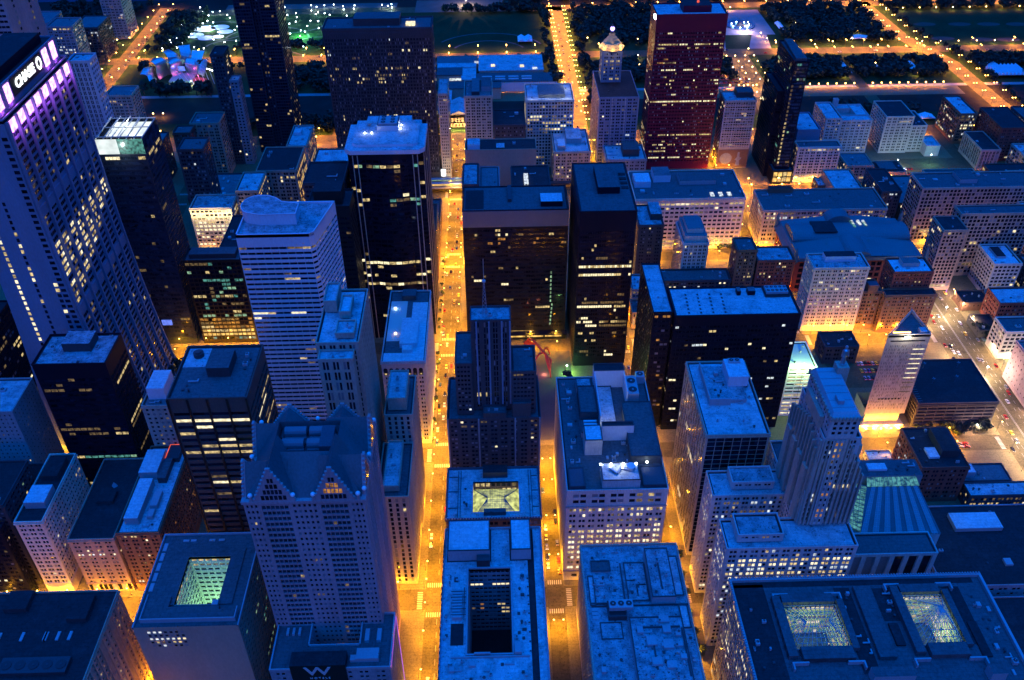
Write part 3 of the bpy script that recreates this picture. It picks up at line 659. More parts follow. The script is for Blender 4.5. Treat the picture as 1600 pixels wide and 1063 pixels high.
for q in ((-29.6, -6.9, 319, 340.3, 7.5), (4.6, 15.4, 319, 340.3, 7.5)): b.bx('penthouse', 'metal_box', q[0], q[1], q[2], q[3], Zt - .6, Zt + q[4], top='white_membrane'); b.skirt(*q[:4], Zt - .6); b.coping(*q[:4], Zt + q[4])
b.bx('stair_head', 'dark_metal', -14, -6.9, 314.2, 317.9, Zt - .6, Zt + 5)
for k in range(5): b.bx('cooling_unit', 'metal_box', -26.5, -21.5, 281 + 3.6 * k, 283.8 + 3.6 * k, Zt - .6, Zt + 2.2)
for k in range(5): b.bx('pipe', 'dark_metal', -27.3, -19.4, 282.2 + 3.6 * k, 282.5 + 3.6 * k, Zt + 2.3, Zt + 2.6)
b.bx('pipe', 'dark_metal', -20.6, -20.2, 280, 300, Zt + 1.0, Zt + 1.4)
b.bx('sunken_roof', 'roof_tar', -27, -20.5, 266.5, 279, Zt - .6, Zt - .3)
for k in range(9): b.bx('pipe', 'dark_metal', 12.5, 13.4, 262 + 5.5 * k, 262.25 + 5.5 * k, Zt - .6, Zt + .3)
b.bx('duct', 'metal_box', -26.5, 12.5, 259.0, 259.6, Zt - .6, Zt + .6); b.bx('air_handler', 'metal_box', -15, -7, 260.2, 261, Zt, Zt + 1.6); b.bx('air_handler', 'metal_box', 5, 8.4, 260, 266, Zt - .6, Zt + 2.5)
for q in ((9.2, 11.2, 306, 308.4), (-26, -24, 305, 307.5), (9.0, 11.0, 295, 296.4), (9.2, 11.5, 274, 275.3)): b.bx('hatch', 'dark_metal', *q, Zt - .6, Zt + .3)
b.clutter(-29, 12, 238, 258.5, Zt - .6, 20, 5, 3); b.clutter(5, 12.5, 262, 307, Zt - .6, 9, 15, 1.6); b.clutter(-31, -28, 262, 306, Zt - .6, 6, 25, 1.2); b.clutter(-30, -20, 300, 312, Zt - .6, 3, 8, 2)
for k in range(26): b.bx('snow_guard', 'dark_metal', X0 - .5, X0 + .1, 240 + 3.5 * k, 241.2 + 3.5 * k, Zt + .6, Zt + 1.3)
b.finish('grey_stone')

b.root.location = (b.root['_o'][0] * .97, b.root['_o'][1] * .97, 12.6); b.root.scale = (.97, .97, 1)

# block with the crowded, mottled roof
b = simple('office_block', 'block with crowded mottled blue-white roof and three black round fans', (43.5, 97.3, 238, 331, 62.3), 'limestone', 3.3, 3.7, .5, .55, .35, .25, 'warm', 'roof_patchy', 0, faces='wns', done=False, par=1.4)
z = 61.0
for q, mt, tp in (((77.5, 90, 291, 323, 6.5), 'metal_box', 'roof_patchy'), ((54, 63.5, 282, 291.5, 3.2), 'dark_metal', 'roof_tar'), ((65.8, 77, 293, 318, .9), 'metal_box', 'roof_patchy'), ((49.4, 60.6, 271, 281, -.2), 'metal_box', 'roof_light'),
                  ((64, 91, 240, 280, 5.0), 'metal_box', 'roof_patchy'), ((48, 58.4, 312.5, 319.6, 1.0), 'metal_box', 'roof_blue'), ((90.6, 95.6, 296, 322, .6), 'metal_box', 'roof_light'), ((91.5, 96, 276, 290, .7), 'metal_box', 'roof_light'), ((45.5, 48.6, 291, 310, .5), 'metal_box', 'roof_light')):
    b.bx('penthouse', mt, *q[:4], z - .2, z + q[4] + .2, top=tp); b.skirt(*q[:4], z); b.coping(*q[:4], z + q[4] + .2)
b.fanbox(54.6, 67, 285.5, 290.6, z + 3.4, z + 6.2, 3, 1)
for x, y in ((83.5, 300),): b.bx('ridge_vent', 'dark_metal', x - .4, x + .4, 296, 316, z + 6.7, z + 7.2)
for x, y, w, h in ((79, 276, 5, 4), (80, 270, 4, 4), (71, 263, 5, 5), (79, 261, 5, 5), (86, 268, 2.6, 2.2), (86, 262, 2.6, 2.2), (86.5, 255, 3, 2.5), (72, 252, 5, 4), (79, 250, 5, 4), (67, 270, 3, 4)):
    b.bx('air_handler', 'metal_box', x, x + w, y, y + h, z + 5, z + 6.8)
for x0, x1, y0, y1 in ((89.5, 90.2, 246, 273), (68, 89, 273.5, 274.2), (74, 74.7, 250, 268)): b.bx('pipe', 'dark_metal', x0, x1, y0, y1, z + 5.2, z + 5.9)
for x0, x1, y0, y1 in ((63.8, 64.4, 293, 318), (46, 58, 292.0, 292.6), (71, 76.4, 303, 303.7), (71, 71.6, 296, 303), (66, 71, 306, 306.6), (90, 90.5, 292, 322), (46, 97, 290.4, 290.9)): b.bx('pipe', 'dark_metal', x0, x1, y0, y1, z, z + 1.1)
b.clutter(46, 64, 293, 311, z, 16, 4, 2.2); b.clutter(65, 90, 241, 279, z + 5.2, 22, 54, 2.2); b.clutter(78, 90, 292, 322, z + 6.7, 8, 64, 1.2); b.clutter(46, 77, 320, 329, z, 8, 14, 2.0); b.clutter(66.5, 76.5, 294, 317, z + 1.0, 5, 24, 2.0); b.clutter(92, 96, 250, 274, z, 6, 34, 1.6); b.clutter(46, 62, 242, 269, z, 10, 44, 3)
for k in range(3): b.bx('skylight', 'metal_box', 46, 49.0, 283 + k * 2.4, 284.8 + k * 2.4, z, z + .6)
b.finish('limestone')

# wide block with two glazed light wells
b = Bld('office_block', 'wide blue-roofed block with two glowing glazed light wells and a toothed cornice', 'office building', 131, 275, 250, 329); b.wallm = 'limestone'
X0, X1, Y0, Y1, Zt = 131.5, 277.0, 246.0, 329.0, 30.0
b.box(X0, X1, Y0, Y1, -51, Zt, n=dict(nx=30, nz=21, wf=.55, hf=.65, d=.12, frac=0.75, pal='warm', zt=4), e=dict(nx=40, nz=20, wf=.5, hf=.55, d=.3, frac=.2), s=(24, 20))
z = Zt - 1.3; A = (157.5, 187.5, 283.5, 311.0); Bq = (226.5, 249.5, 284, 316)
b.bx('roof', 'roof_blue', X0 + .6, A[0], Y0 + .6, Y1 - .6, z - 2, z); b.bx('roof', 'roof_blue', A[1], Bq[0], Y0 + .6, Y1 - .6, z - 2, z); b.bx('roof', 'roof_blue', Bq[1], X1 - .6, Y0 + .6, Y1 - .6, z - 2, z)
for q in (A, Bq):
    b.bx('roof', 'roof_blue', q[0], q[1], Y0 + .6, q[2], z - 2, z); b.bx('roof', 'roof_blue', q[0], q[1], q[3], Y1 - .6, z - 2, z)
m = MB(); e = .9
for q in ((X0 - e, X1 + e, Y1 - .6, Y1 + e), (X0 - e, X0 + .6, Y0, Y1 - .6), (X1 - .6, X1 + e, Y0, Y1 - .6)): m.box(*q, Zt - 1.6, Zt + .5)
b.part('cornice', m, 'metal_box')
m = MB()
for k in range(92): m.box(X0 - e + .2 + k * 1.6, X0 - e + 1.0 + k * 1.6, Y1 + .2, Y1 + e, Zt + .5, Zt + 1.3)
for k in range(50): m.box(X0 - e, X0, Y0 + k * 1.65, Y0 + .8 + k * 1.65, Zt + .5, Zt + 1.3)
o = b.part('cresting', m, 'metal_box'); o['kind'] = 'stuff'
for (x0, x1, y0, y1), rot in ((A, 0), (Bq, 1)):
    xm, ym = (x0 + x1) / 2, (y0 + y1) / 2; zt = z + 5.0; fr = MB(); gl = MB(); n = 10
    kx = x1 - 5 if rot else xm
    c = [(x0, y0), (x1, y0), (x1, y1), (x0, y1)]; rg = [(kx if rot else xm - 6, ym + (4 if rot else 0)), (kx if rot else xm + 6, ym + (4 if rot else 0))]
    # glazing bars of the hipped skylight
    P = lambda p, zz: Vector((p[0], p[1], zz))
    sides = (((c[0], c[1]), (rg[0], rg[1])), ((c[1], c[2]), (rg[1], rg[1])), ((c[2], c[3]), (rg[1], rg[0])), ((c[3], c[0]), (rg[0], rg[0])))
    for (p, q_), (r_, s_) in sides:
        for k in range(n + 1):
            t = k / n; a = P(p, z + .6).lerp(P(q_, z + .6), t); d_ = P(r_, zt).lerp(P(s_, zt), t); fr.tube(a, d_, .17, 4)
        for k in range(1, 5):
            t = k / 5; fr.tube(P(p, z + .6).lerp(P(r_, zt), t), P(q_, z + .6).lerp(P(s_, zt), t), .15, 4)
        gl.poly([P(p, z + .5), P(q_, z + .5), P(s_, zt - .1), P(r_, zt - .1)] if r_ != s_ else [P(p, z + .5), P(q_, z + .5), P(r_, zt - .1)])
    b.part('skylight_bars', fr, 'metal_box').parent = b.part('skylight', gl, 'veil_glass')
    # the lit floors of the well below the glass
    for k in range(6):
        zz = z - 3.5 - 3.8 * k
        for A_, B_ in (((x0, y1), (x1, y1)), ((x1, y1), (x1, y0)), ((x0, y0), (x0, y1))):
            L = abs(A_[0] - B_[0]) + abs(A_[1] - B_[1]); b.face(A_, B_, zz, zz + 3.8, int(L / 2.6), 1, .72, .6, 0, .5, 'teal', mx=.3, zb=.2, zt=.2, rows={0: (.3 if k % 2 else .5, 'warm')}, glass=8)
    lt = bpy.data.lights.new('well_light', 'POINT'); lt.color = (.6, 1, .3); lt.energy = 3500; lt.shadow_soft_size = 1.5; lo = bpy.data.objects.new('well_light', lt); COL.objects.link(lo); lo.parent = b.root; lo.location = Vector((xm, ym, z - 8)) - Vector(b.root['_o'])
    b.bx('skylight_floor', 'skylight_teal', x0, x1, y0, y1, z - 25, z - 24)
    for q in ((x0 - 5.5, x0 - .3, y0 - 6, y1 + 5), (x1 + .3, x1 + 4, y0 - 2, y1 + 2), (x0 - 1, x1 - 1, y1 + .4, y1 + 6), (x0 + 2, x1, y0 - 8, y0 - .4)): b.bx('penthouse', 'roof_blue', *q, z, z + 3.2, top='roof_blue')
    m = MB().box(x0 - .3, x1 + .3, y0 - .3, y0, z, z + .7).box(x0 - .3, x1 + .3, y1, y1 + .3, z, z + .7).box(x0 - .3, x0, y0, y1, z, z + .7).box(x1, x1 + .3, y0, y1, z, z + .7); b.part('skylight_kerb', m, 'metal_box')
    for sx in (-1, 1):      # the angular duct loops at the corners
        for yy in (y1 + 6.4, y0 - 9.8):
            m = MB(); cx = xm + sx * 15; m.box(cx - 4.5, cx + 4.5, yy, yy + .9, z, z + 2.4); m.box(cx - 4.5, cx - 3.6, yy - 3.5, yy, z, z + 2.4) if sx < 0 else m.box(cx + 3.6, cx + 4.5, yy - 3.5, yy, z, z + 2.4)
            b.part('duct', m, 'metal_box')
for q in ((133, 150, 250, 326.5), (212, 224, 300, 322), (190, 199, 268, 323), (252, 262, 284, 322), (133, 272, 324.5, 328)): b.bx('roof_strip', 'roof_tar', *q, z, z + .12)
b.clutter(134, 149, 255, 322, z + .12, 9, 7, 4); b.clutter(191, 199, 270, 322, z + .12, 7, 17, 3); b.clutter(263, 275, 258, 322, z, 10, 27, 4); b.clutter(213, 223, 299, 322, z + .12, 5, 37, 3)
b.bx('penthouse', 'roof_blue', 200.5, 210, 276, 322, z, z + 2.6, top='roof_blue'); b.bx('penthouse', 'roof_tar', 213, 218, 284, 298, z, z + 1.2); b.bx('penthouse', 'metal_box', 192, 214, 262, 268, z, z + 6, top='roof_blue'); b.bx('penthouse', 'metal_box', 254, 262, 262, 268, z, z + 6, top='roof_blue')
b.bx('penthouse', 'roof_tar', 257, 262, 276, 298, z, z + .8); b.clutter(262, 275, 270, 320, z, 6, 3, 3)
b.finish('limestone')
K_ = 0.8825        # the block is 81 m tall: its roof plan was measured on a lower plane
b.root.location = (b.root['_o'][0] * K_, b.root['_o'][1] * K_, 51.15); b.root.scale = (K_, K_, 1)

# ================================================================= second row: LaSalle to Clark
simple('office_tower', 'slim pale corner tower with arched ground floor and gridded side wall', (-279.3, -263.3, 355, 410, 65.1), 'white_terracotta', 2.6, 3.6, .6, .55, .4, .06, 'warm', 'roof_tar', 0, [(-277, -265, 366, 380, 4, 'metal_box', 'white_membrane'), (-276, -266, 388, 404, 3, 'dark_metal', 'roof_tar')], side={'w': dict(nx=6, wf=.62, hf=.6)}, zb=9, rows={15: (.8, 'gold')})
b = simple('office_block', 'tan block with dark flat roof and one row of white-lit windows', (-254, -227, 355, 421, 48.9), 'beige_brick', 2.9, 3.6, .45, .5, .35, .03, 'dim', 'roof_tar', 0, [(-246, -236, 383, 392, 1.6, 'dark_metal', 'roof_tar')], rows={3: (.95, 'white'), 2: (.2, 'bright')}, zb=8, done=False)
for k in range(9): b.wins.append((np.array([-253 + k * 2.9, 354.85, 2.0]), np.array([1., 0, 0]), np.array([0, -1., 0]), 2.0, 5.2, 10 if k in (1, 5, 7) else 0))
m = MB().cyl(-240, 398, 47.8, 51, 2.0, .1, 4); b.part('vent', m, 'metal_box'); b.finish('beige_brick')
b = simple('office_block', 'brown block topped by long white roof sheds beside a tarred roof', (-224.6, -199.5, 355, 427, 53.6), 'brown_brick', 2.8, 3.5, .5, .55, .35, .10, 'orange', 'roof_light', 0, None, side={'s': dict(wf=.55, hf=.6, frac=.12), 'w': dict(pal='warm', frac=.12)}, zb=7, done=False)
for q in ((-221, -212.8, 362, 394, 4.5), (-222.8, -211.5, 398, 418, 5.5)): b.bx('roof_shed', 'metal_box', q[0], q[1], q[2], q[3], 52.4, 53.6 + q[4], top='white_membrane')
b.bx('roof_shed', 'dark_metal', -211, -206, 395, 412, 52.4, 57, top='roof_blue'); b.bx('air_handler', 'metal_box', -210, -205.5, 374, 386, 52.4, 55.6); b.bx('air_handler', 'metal_box', -209.5, -206, 366, 372, 52.4, 55)
m = MB().box(-211, -203, 413, 425, 52.4, 56); b.part('roof_bar', m, 'dark_metal')
for q in ((-211.2, -210.9, 412.8, 425), (-211, -203, 425, 425.3)): b.bx('neon_strip', 'neon_red', *q, 55.9, 56.3)
b.clutter(-211, -201, 358, 364, 52.4, 3, 2, 2); b.finish('brown_brick')
b = simple('office_tower', 'dark slab tower with broad window bands and a flat square roof box', (-170.8, -129.7, 355, 399, 155.9), 'bronze_light', 10.2, 4.6, .93, .5, .5, .08, 'warm', 'roof_blue', 0, [(-154, -142, 373, 389, 5, 'dark_metal', 'roof_blue')], rows={1: (.65, 'warm'), 2: (.3, 'strip'), 3: (.1, 'warm'), 6: (.85, 'bright'), 11: (.2, 'warm')}, zt=9, done=False, run=.8)
b.wins = [w for w in b.wins]
for k in range(5): b.bx('pier', 'bronze', -171.2 + 10.15 * k, -170.2 + 10.15 * k, 354.4, 355, .15, 155)
m = MB().cyl(-163, 391, 154.8, 157.5, 2.8, n=16).cyl(-163, 391, 157.5, 158.2, 1.8, n=16); b.part('cooling_unit', m, 'dark_metal'); b.bx('roof_pad', 'roof_light', -169.5, -157.5, 381.5, 397.5, 154.7, 154.95); b.clutter(-168, -156, 358, 372, 154.8, 4, 3, 3); b.clutter(-140, -132, 376, 396, 154.8, 4, 6, 3); b.finish('bronze_light')
simple('office_tower', 'black glass tower with patchy square roof beside a narrow bright street', (-280.4, -236.4, 430, 460, 120.3), 'black_steel', 4.4, 4.1, .9, .55, .25, .05, 'dim', 'roof_patchy', 5, [(-266, -249, 443, 456, 5, 'dark_metal', 'roof_patchy')], rows={2: (.5, 'dim'), 10: (.4, 'dim'), 11: (.3, 'dim'), 16: (.5, 'green')}, zt=11, run=.75)
b = simple('office_block', 'beige mid-rise with small white cube penthouse squeezed against the dark slab tower', (-222.3, -205.6, 427, 455, 88), 'limestone', 3, 3.6, .45, .5, .35, .15, 'warm', 'roof_grey', 3, [(-219.5, -208.5, 434, 452, 8, 'white_panel', 'white_membrane')])
simple('apartment_block', 'pale block with blank side wall and small windows above the orange street', (-330, -297.5, 420, 452, 92), 'concrete', 3.2, 3.2, .3, .45, .3, .05, 'dim', 'roof_light', 3, None, side={'s': dict(nx=9, wf=.3, hf=.4)}, cat='apartment block')
simple('office_block', 'dark block below the pale apartment block at the bright narrow street', (-325, -286, 362, 398, 72), 'dark_granite', 3.2, 3.7, .6, .5, .35, .1, 'green', 'roof_tar', 4)
simple('office_block', 'shadowed stone block beside the slim pale corner tower', (-330, -290, 404, 417, 50), 'dark_granite', 3.2, 3.7, .5, .5, .3, .06, 'warm', 'roof_tar', 2)
simple('office_tower', 'dark glass tower left of the slim pale corner tower with yellow lit windows', (-335, -287, 352, 358, 62), 'black_steel', 3.2, 3.7, .6, .5, .3, .1, 'warm', 'roof_tar', 1)
simple('office_tower', 'black tower at the edge beyond the curved tower foot', (-400, -345, 490, 535, 95), 'black_steel', 4, 4, .8, .55, .2, .12, 'warm', 'roof_tar', 4)

def tiers(name, label, cat, base, vols, wall, roof='roof_grey', pitch=3.0, floor=3.6, wf=.54, hf=.62, d=.35, frac=.1, pal='warm', zt=1.5, zb=2.0, fin=True, rows=None, indiv=5.0, clut=2, pm=None):
    """A building of several stacked or joined volumes: vols = (x0,x1,y0,y1,z0,z1,faces,overrides)."""
    b = Bld(name, label, cat, *base); b.wallm = pm or wall
    for i, v in enumerate(vols):
        x0, x1, y0, y1, z0, z1, fc = v[:7]; ov = v[7] if len(v) > 7 else {}
        kw = dict(wf=wf, hf=hf, d=d, frac=frac, pal=pal, zt=zt, zb=zb, rows=rows); kw.update({k: q for k, q in ov.items() if k not in ('pitch', 'floor', 'roof', 'noclut')})
        nz = max(1, int(round((z1 - z0 - kw['zt'] - kw['zb']) / ov.get('floor', floor)))); pt = ov.get('pitch', pitch)
        g = lambda f, L: dict(kw, nx=max(1, int(round((L - 2) / pt / 2)) * 2), nz=nz) if f in fc else None
        b.box(x0, x1, y0, y1, z0, z1, w=g('w', x1 - x0), s=g('s', y1 - y0), n=g('n', y1 - y0), e=g('e', x1 - x0))
        if ov.get('roof', roof): b.roof(x0, x1, y0, y1, z1, ov.get('roof', roof))
        if clut and (x1 - x0) > 7 and (y1 - y0) > 7 and ov.get('roof', roof) and not ov.get('noclut'): b.clutter(x0 + 1, x1 - 1, y0 + 1, y1 - 1, z1 - 1.1, clut, i + 3, 2.5)
    if fin: b.finish(wall, indiv)
    return b
# stepped limestone skyscraper
tiers('skyscraper', 'tall stepped limestone skyscraper with vertical window strips and cluttered pale roof', 'skyscraper', (-97, -51, 355, 436), [
    (-96.4, -73.6, 380.5, 430, .15, 170.5, 'ws', dict(wf=.5, hf=.72, roof='roof_light', noclut=1)), (-94.5, -76.2, 372, 380, .15, 166.2, 'ws', dict(wf=.45, hf=.78, floor=7, pitch=3.2, roof='roof_light')),
    (-68.3, -51.6, 400, 436, .15, 100.6, 'ws', dict(wf=.42, hf=.75, pitch=3.4, roof='roof_blue', noclut=1)), (-66, -55, 404, 430, 100.6, 110.0, '', dict(roof='roof_light')),
    (-70.5, -52.6, 355, 399, .15, 79.0, 'ws', dict(wf=.42, hf=.8, pitch=4.0, floor=3.9, roof='roof_blue', rows={2: (.3, 'warm')}, noclut=1)), (-67, -58, 359, 396, 79, 83.5, '', dict(roof='roof_light')),
    (-95, -88, 408, 426, 170.5, 178, '', dict(roof='roof_light')), (-86, -80, 402, 418, 170.5, 175, '', dict(roof='white_membrane')), (-86, -76, 384, 396, 170.5, 174, '', dict(roof='roof_light'))],
    'limestone', 'roof_grey', 2.6, 3.7, frac=.015, pal='warm', indiv=3.5)
# light court landmark with the glowing pyramid skylight
b = Bld('historic_office_building', 'low square block round a glowing glass pyramid roof', 'office building', -32, 23, 355, 396); b.wallm = 'brown_brick'
X0, X1, Y0, Y1, Zt = -32.5, 23.0, 355.0, 396.0, 58.5; C0, C1, D0, D1 = -17.0, 10.5, 361, 385
b.box(X0, X1, Y0, Y1, .15, Zt, s=dict(nx=12, nz=11, wf=.6, hf=.6, d=.4, frac=.15), n=dict(nx=12, nz=11, wf=.6, hf=.6, d=.4, frac=.2), e=(14, 11), w=(14, 11))
for q in ((X0 + .6, C0, Y0 + .6, Y1 - .6), (C1, X1 - .6, Y0 + .6, Y1 - .6), (C0, C1, Y0 + .6, D0), (C0, C1, D1, Y1 - .6)): b.bx('roof', 'roof_light', *q, Zt - 2, Zt - .8)
m = MB()
for q in ((X0 - .5, X1 + .5, Y0 - .5, Y0 + .6), (X0 - .5, X1 + .5, Y1 - .6, Y1 + .5), (X0 - .5, X0 + .6, Y0 + .6, Y1 - .6), (X1 - .6, X1 + .5, Y0 + .6, Y1 - .6)): m.box(*q, Zt - 1.4, Zt + .4)
b.part('parapet', m, 'slate')
m = MB()
for k in range(34): m.box(X0 + k * 1.65, X0 + .8 + k * 1.65, Y0 - .5, Y0, Zt + .4, Zt + 1.4)
o = b.part('cresting', m, 'metal_box'); o['kind'] = 'stuff'
for x in (-26, -24.5, 16.5, 18): b.bx('roof_ridge', 'dark_metal', x, x + .35, Y0 + 2, Y1 - 2, Zt - .8, Zt - .3)
for y in (364, 377, 389): b.bx('roof_ridge', 'dark_metal', X0 + 1, -26.2, y, y + .35, Zt - .8, Zt - .3); b.bx('roof_ridge', 'dark_metal', 18.4, X1 - 1, y, y + .35, Zt - .8, Zt - .3)
b.face((C0, D1), (C1, D1), 30, Zt - .8, 8, 6, .7, .6, 0, .5, 'warm', zb=.5, zt=.5); b.face((C1, D1), (C1, D0), 30, Zt - .8, 6, 6, .7, .6, 0, .6, 'warm', zb=.5, zt=.5); b.face((C0, D0), (C0, D1), 30, Zt - .8, 6, 6, .7, .6, 0, .6, 'warm', zb=.5, zt=.5)
xm, ym, zb_, zt_ = (C0 + C1) / 2, (D0 + D1) / 2, 51.0, 56.0
m = MB(); m.poly([(C0, D0, zb_), (C1, D0, zb_), (xm + 5, ym, zt_), (xm - 5, ym, zt_)]); m.poly([(C1, D0, zb_), (C1, D1, zb_), (xm + 5, ym, zt_)]); m.poly([(C1, D1, zb_), (C0, D1, zb_), (xm - 5, ym, zt_), (xm + 5, ym, zt_)]); m.poly([(C0, D1, zb_), (C0, D0, zb_), (xm - 5, ym, zt_)])
b.part('skylight', m, 'skylight_lit')
m = MB(); P = lambda p, t, z0=zb_ + .1, z1=zt_ + .1: None
for k in range(27):
    t = k / 26; x = C0 + (C1 - C0) * t; xr = min(max(x, xm - 5), xm + 5)
    m.tube((x, D0, zb_ + .1), (xr, ym, zt_ + .1), .11, 4); m.tube((x, D1, zb_ + .1), (xr, ym, zt_ + .1), .11, 4)
for k in range(1, 12):
    t = k / 12; a = Vector((C0, D0, zb_ + .12)).lerp(Vector((xm - 5, ym, zt_ + .12)), t); c = Vector((C1, D0, zb_ + .12)).lerp(Vector((xm + 5, ym, zt_ + .12)), t); dd = Vector((C1, D1, zb_ + .12)).lerp(Vector((xm + 5, ym, zt_ + .12)), t); e_ = Vector((C0, D1, zb_ + .12)).lerp(Vector((xm - 5, ym, zt_ + .12)), t)
    for p, q in ((a, c), (c, dd), (dd, e_), (e_, a)): m.tube(p, q, .09, 4)
for p, q in (((C0, D0), -5), ((C1, D0), 5), ((C0, D1), -5), ((C1, D1), 5)): m.tube((*p, zb_ + .2), (xm + q, ym, zt_ + .2), .22, 4)
o = b.part('skylight_bars', m, 'teal_roof')
b.bx('penthouse', 'dark_metal', -11, 4, 388, 394.5, Zt - .8, Zt + 4, top='roof_tar'); b.bx('penthouse', 'roof_blue', -10.5, 2.5, 358, 361, Zt - .8, Zt + 2.2, top='roof_blue')
b.clutter(-24, -18, 360, 392, Zt - .8, 4, 3, 2); b.finish('brown_brick')
# apartment tower with mast
b = tiers('apartment_tower', 'stepped dark tower with ribbed crown and a lattice antenna mast', 'skyscraper', (-33, 26, 412, 452), [
    (-32.5, 25.2, 412, 452, .15, 85.1, 'wsn', dict(frac=.09, roof='roof_blue', noclut=1)), (-26, -15.9, 416, 447, 85.1, 125.5, 'wsn', dict(pitch=2.4, floor=3.4, wf=.7, hf=.5, frac=.06, pal='cool')), (7.4, 22.3, 416, 441, 85.1, 118.7, 'wsn', dict(pitch=2.4, floor=3.4, wf=.7, hf=.5, frac=.03)),
    (-15.9, 7.4, 420, 434, 85.1, 154, 'wsn', dict(pitch=3.0, wf=.32, hf=.85, floor=4.2, frac=.02, roof='roof_patchy')), (8, 19, 412.5, 416, 85.1, 96, '', {}), (-10, 4, 412.2, 420, 85.1, 89, '', {})],
    'dark_granite', 'roof_blue', 3.0, 3.5, .5, .5, .35, .1, 'warm', fin=False)
for x in (-12.5, -5.2, 2.2, 6.9): b.bx('buttress', 'blue_grey_granite', x - .5, x + .5, 419.2, 420, 90, 153)
for x in (-32, -13, 9.5, 24.6): b.bx('buttress', 'grey_stone', x - .45, x + .45, 411.3, 412, 4, 85)
m = MB(); mb = (-7.5, 427.0)
for sx, sy in ((-1, -1), (1, -1), (1, 1), (-1, 1)): m.tube((mb[0] + sx * 1.3, mb[1] + sy * 1.3, 153), (mb[0] + sx * .25, mb[1] + sy * .25, 176), .14, 4)
for k in range(8):
    z0 = 154 + 2.7 * k; r0 = 1.3 - 1.05 * (z0 - 153) / 23; r1 = 1.3 - 1.05 * (z0 + 2.7 - 153) / 23
    for sx, sy, tx, ty in ((-1, -1, 1, -1), (1, -1, 1, 1), (1, 1, -1, 1), (-1, 1, -1, -1)): m.tube((mb[0] + sx * r0, mb[1] + sy * r0, z0), (mb[0] + tx * r1, mb[1] + ty * r1, z0 + 2.7), .09, 4)
m.tube((mb[0], mb[1], 175), (mb[0], mb[1], 191), .16, 6); m.cyl(mb[0], mb[1], 175.6, 176.6, 1.1, n=10); b.part('antenna_mast', m, 'metal_box'); b.finish('dark_granite', 3.0)
# bank block with pale lit front
b = Bld('bank_building', 'pale block with glowing lower office floors and a busy stepped roof', 'bank', 37.3, 95.1, 355, 455)
b.wallm = 'pale_stone'; X0, X1, Y0, Y1, Zt = 37.3, 95.1, 355.0, 455.0, 80.5
st = litmap(20, 12, .25, 'warm', {0: .95, 1: .35, 2: .25, 3: .3, 4: (.7, 'strip'), 5: (.85, 'strip'), 6: (.92, 'bright'), 7: (.95, 'bright'), 8: (.92, 'warm'), 9: .7, 10: .6, 11: .4})
b.face((X0, Y0), (X1, Y0), 9, 67, 20, 12, .56, .55, .4, st=st, zb=1, zt=1); b.face((X0, Y0), (X1, Y0), 67, Zt, 10, 2, .62, .6, .4, .35, 'green', mx=2, zb=1.5, zt=2.5, rows={0: (.25, 'warm'), 1: (.3, 'warm')}); b.face((X0, Y0), (X1, Y0), .15, 9, 5, 1, .3, .6, .5, .5, 'gold')
b.face((X0, Y1), (X0, Y0), .15, Zt, 32, 18, .5, .55, .35, .05); b.face((X1, Y0), (X1, Y1), .15, Zt, 32, 18, .5, .55, .35, .1); b.face((X1, Y1), (X0, Y1), .15, Zt, 18, 18, .5, .55, .3, .1)
b.bx('cornice', 'grey_stone', X0 - .5, X1 + .5, Y0 - .6, Y0 - .01, 66.5, 67.5); b.bx('cornice', 'grey_stone', X0 - .5, X1 + .5, Y0 - .6, Y0 - .01, 8.6, 9.6); b.roof(X0, X1, Y0, Y1, Zt, 'roof_blue')
z = Zt - 1.1
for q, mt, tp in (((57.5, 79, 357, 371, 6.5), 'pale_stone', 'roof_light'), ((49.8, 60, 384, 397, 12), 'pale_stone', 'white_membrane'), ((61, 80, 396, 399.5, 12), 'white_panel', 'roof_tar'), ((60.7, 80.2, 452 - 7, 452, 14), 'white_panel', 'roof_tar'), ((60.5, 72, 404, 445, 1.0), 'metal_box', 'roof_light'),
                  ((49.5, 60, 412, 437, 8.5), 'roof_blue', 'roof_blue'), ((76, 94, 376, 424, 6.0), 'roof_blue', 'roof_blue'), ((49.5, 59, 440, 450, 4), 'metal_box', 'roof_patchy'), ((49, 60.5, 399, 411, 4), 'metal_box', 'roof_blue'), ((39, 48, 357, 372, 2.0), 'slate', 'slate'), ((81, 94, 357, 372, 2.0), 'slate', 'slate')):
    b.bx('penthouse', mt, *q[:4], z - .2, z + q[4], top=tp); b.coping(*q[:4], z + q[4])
b.bx('screen_wall', 'white_panel', 60.7, 61.3, 404, 445, z, z + 13); b.bx('screen_wall', 'white_panel', 79.6, 80.2, 426, 445, z, z + 13)
b.fanbox(80.8, 87.8, 429, 446, z, z + 8, 1, 2); b.fanbox(88.5, 94, 448, 453.5, z, z + 6, 1, 1)
for q in ((57, 58), (63, 64), (70, 71), (77.5, 78.5)): b.bx('roof_lamp', 'lamp_white', q[0], q[1], 369, 369.6, z + 6.8, z + 7.6)
m = MB().tube((62, 366, z + 7.2), (66, 362, z + 7.2), .8, 8).tube((66, 362, z + 7.2), (69, 366, z + 7.2), .8, 8).tube((69, 366, z + 7.2), (74, 364, z + 7.2), .8, 8); b.part('duct', m, 'steel')
m = MB().cyl(74.5, 366, z + 6.5, z + 9, 2.6, n=14); b.part('cooling_unit', m, 'steel')
m = MB()
for k in range(3): m.tube((51, 402 + 3 * k, z + 5), (59, 402 + 3 * k, z + 5), 1.0, 8)
b.part('duct', m, 'steel'); b.bx('roof_lamp', 'lamp_white', 84.5, 85.5, 372.6, 373.2, z + 4, z + 5)
b.clutter(39, 49, 374, 450, z, 14, 6, 3.2); b.clutter(61.5, 79, 374, 395, z, 8, 16, 3.2); b.clutter(62, 79, 401, 403.8, z, 2, 26, 1.5)
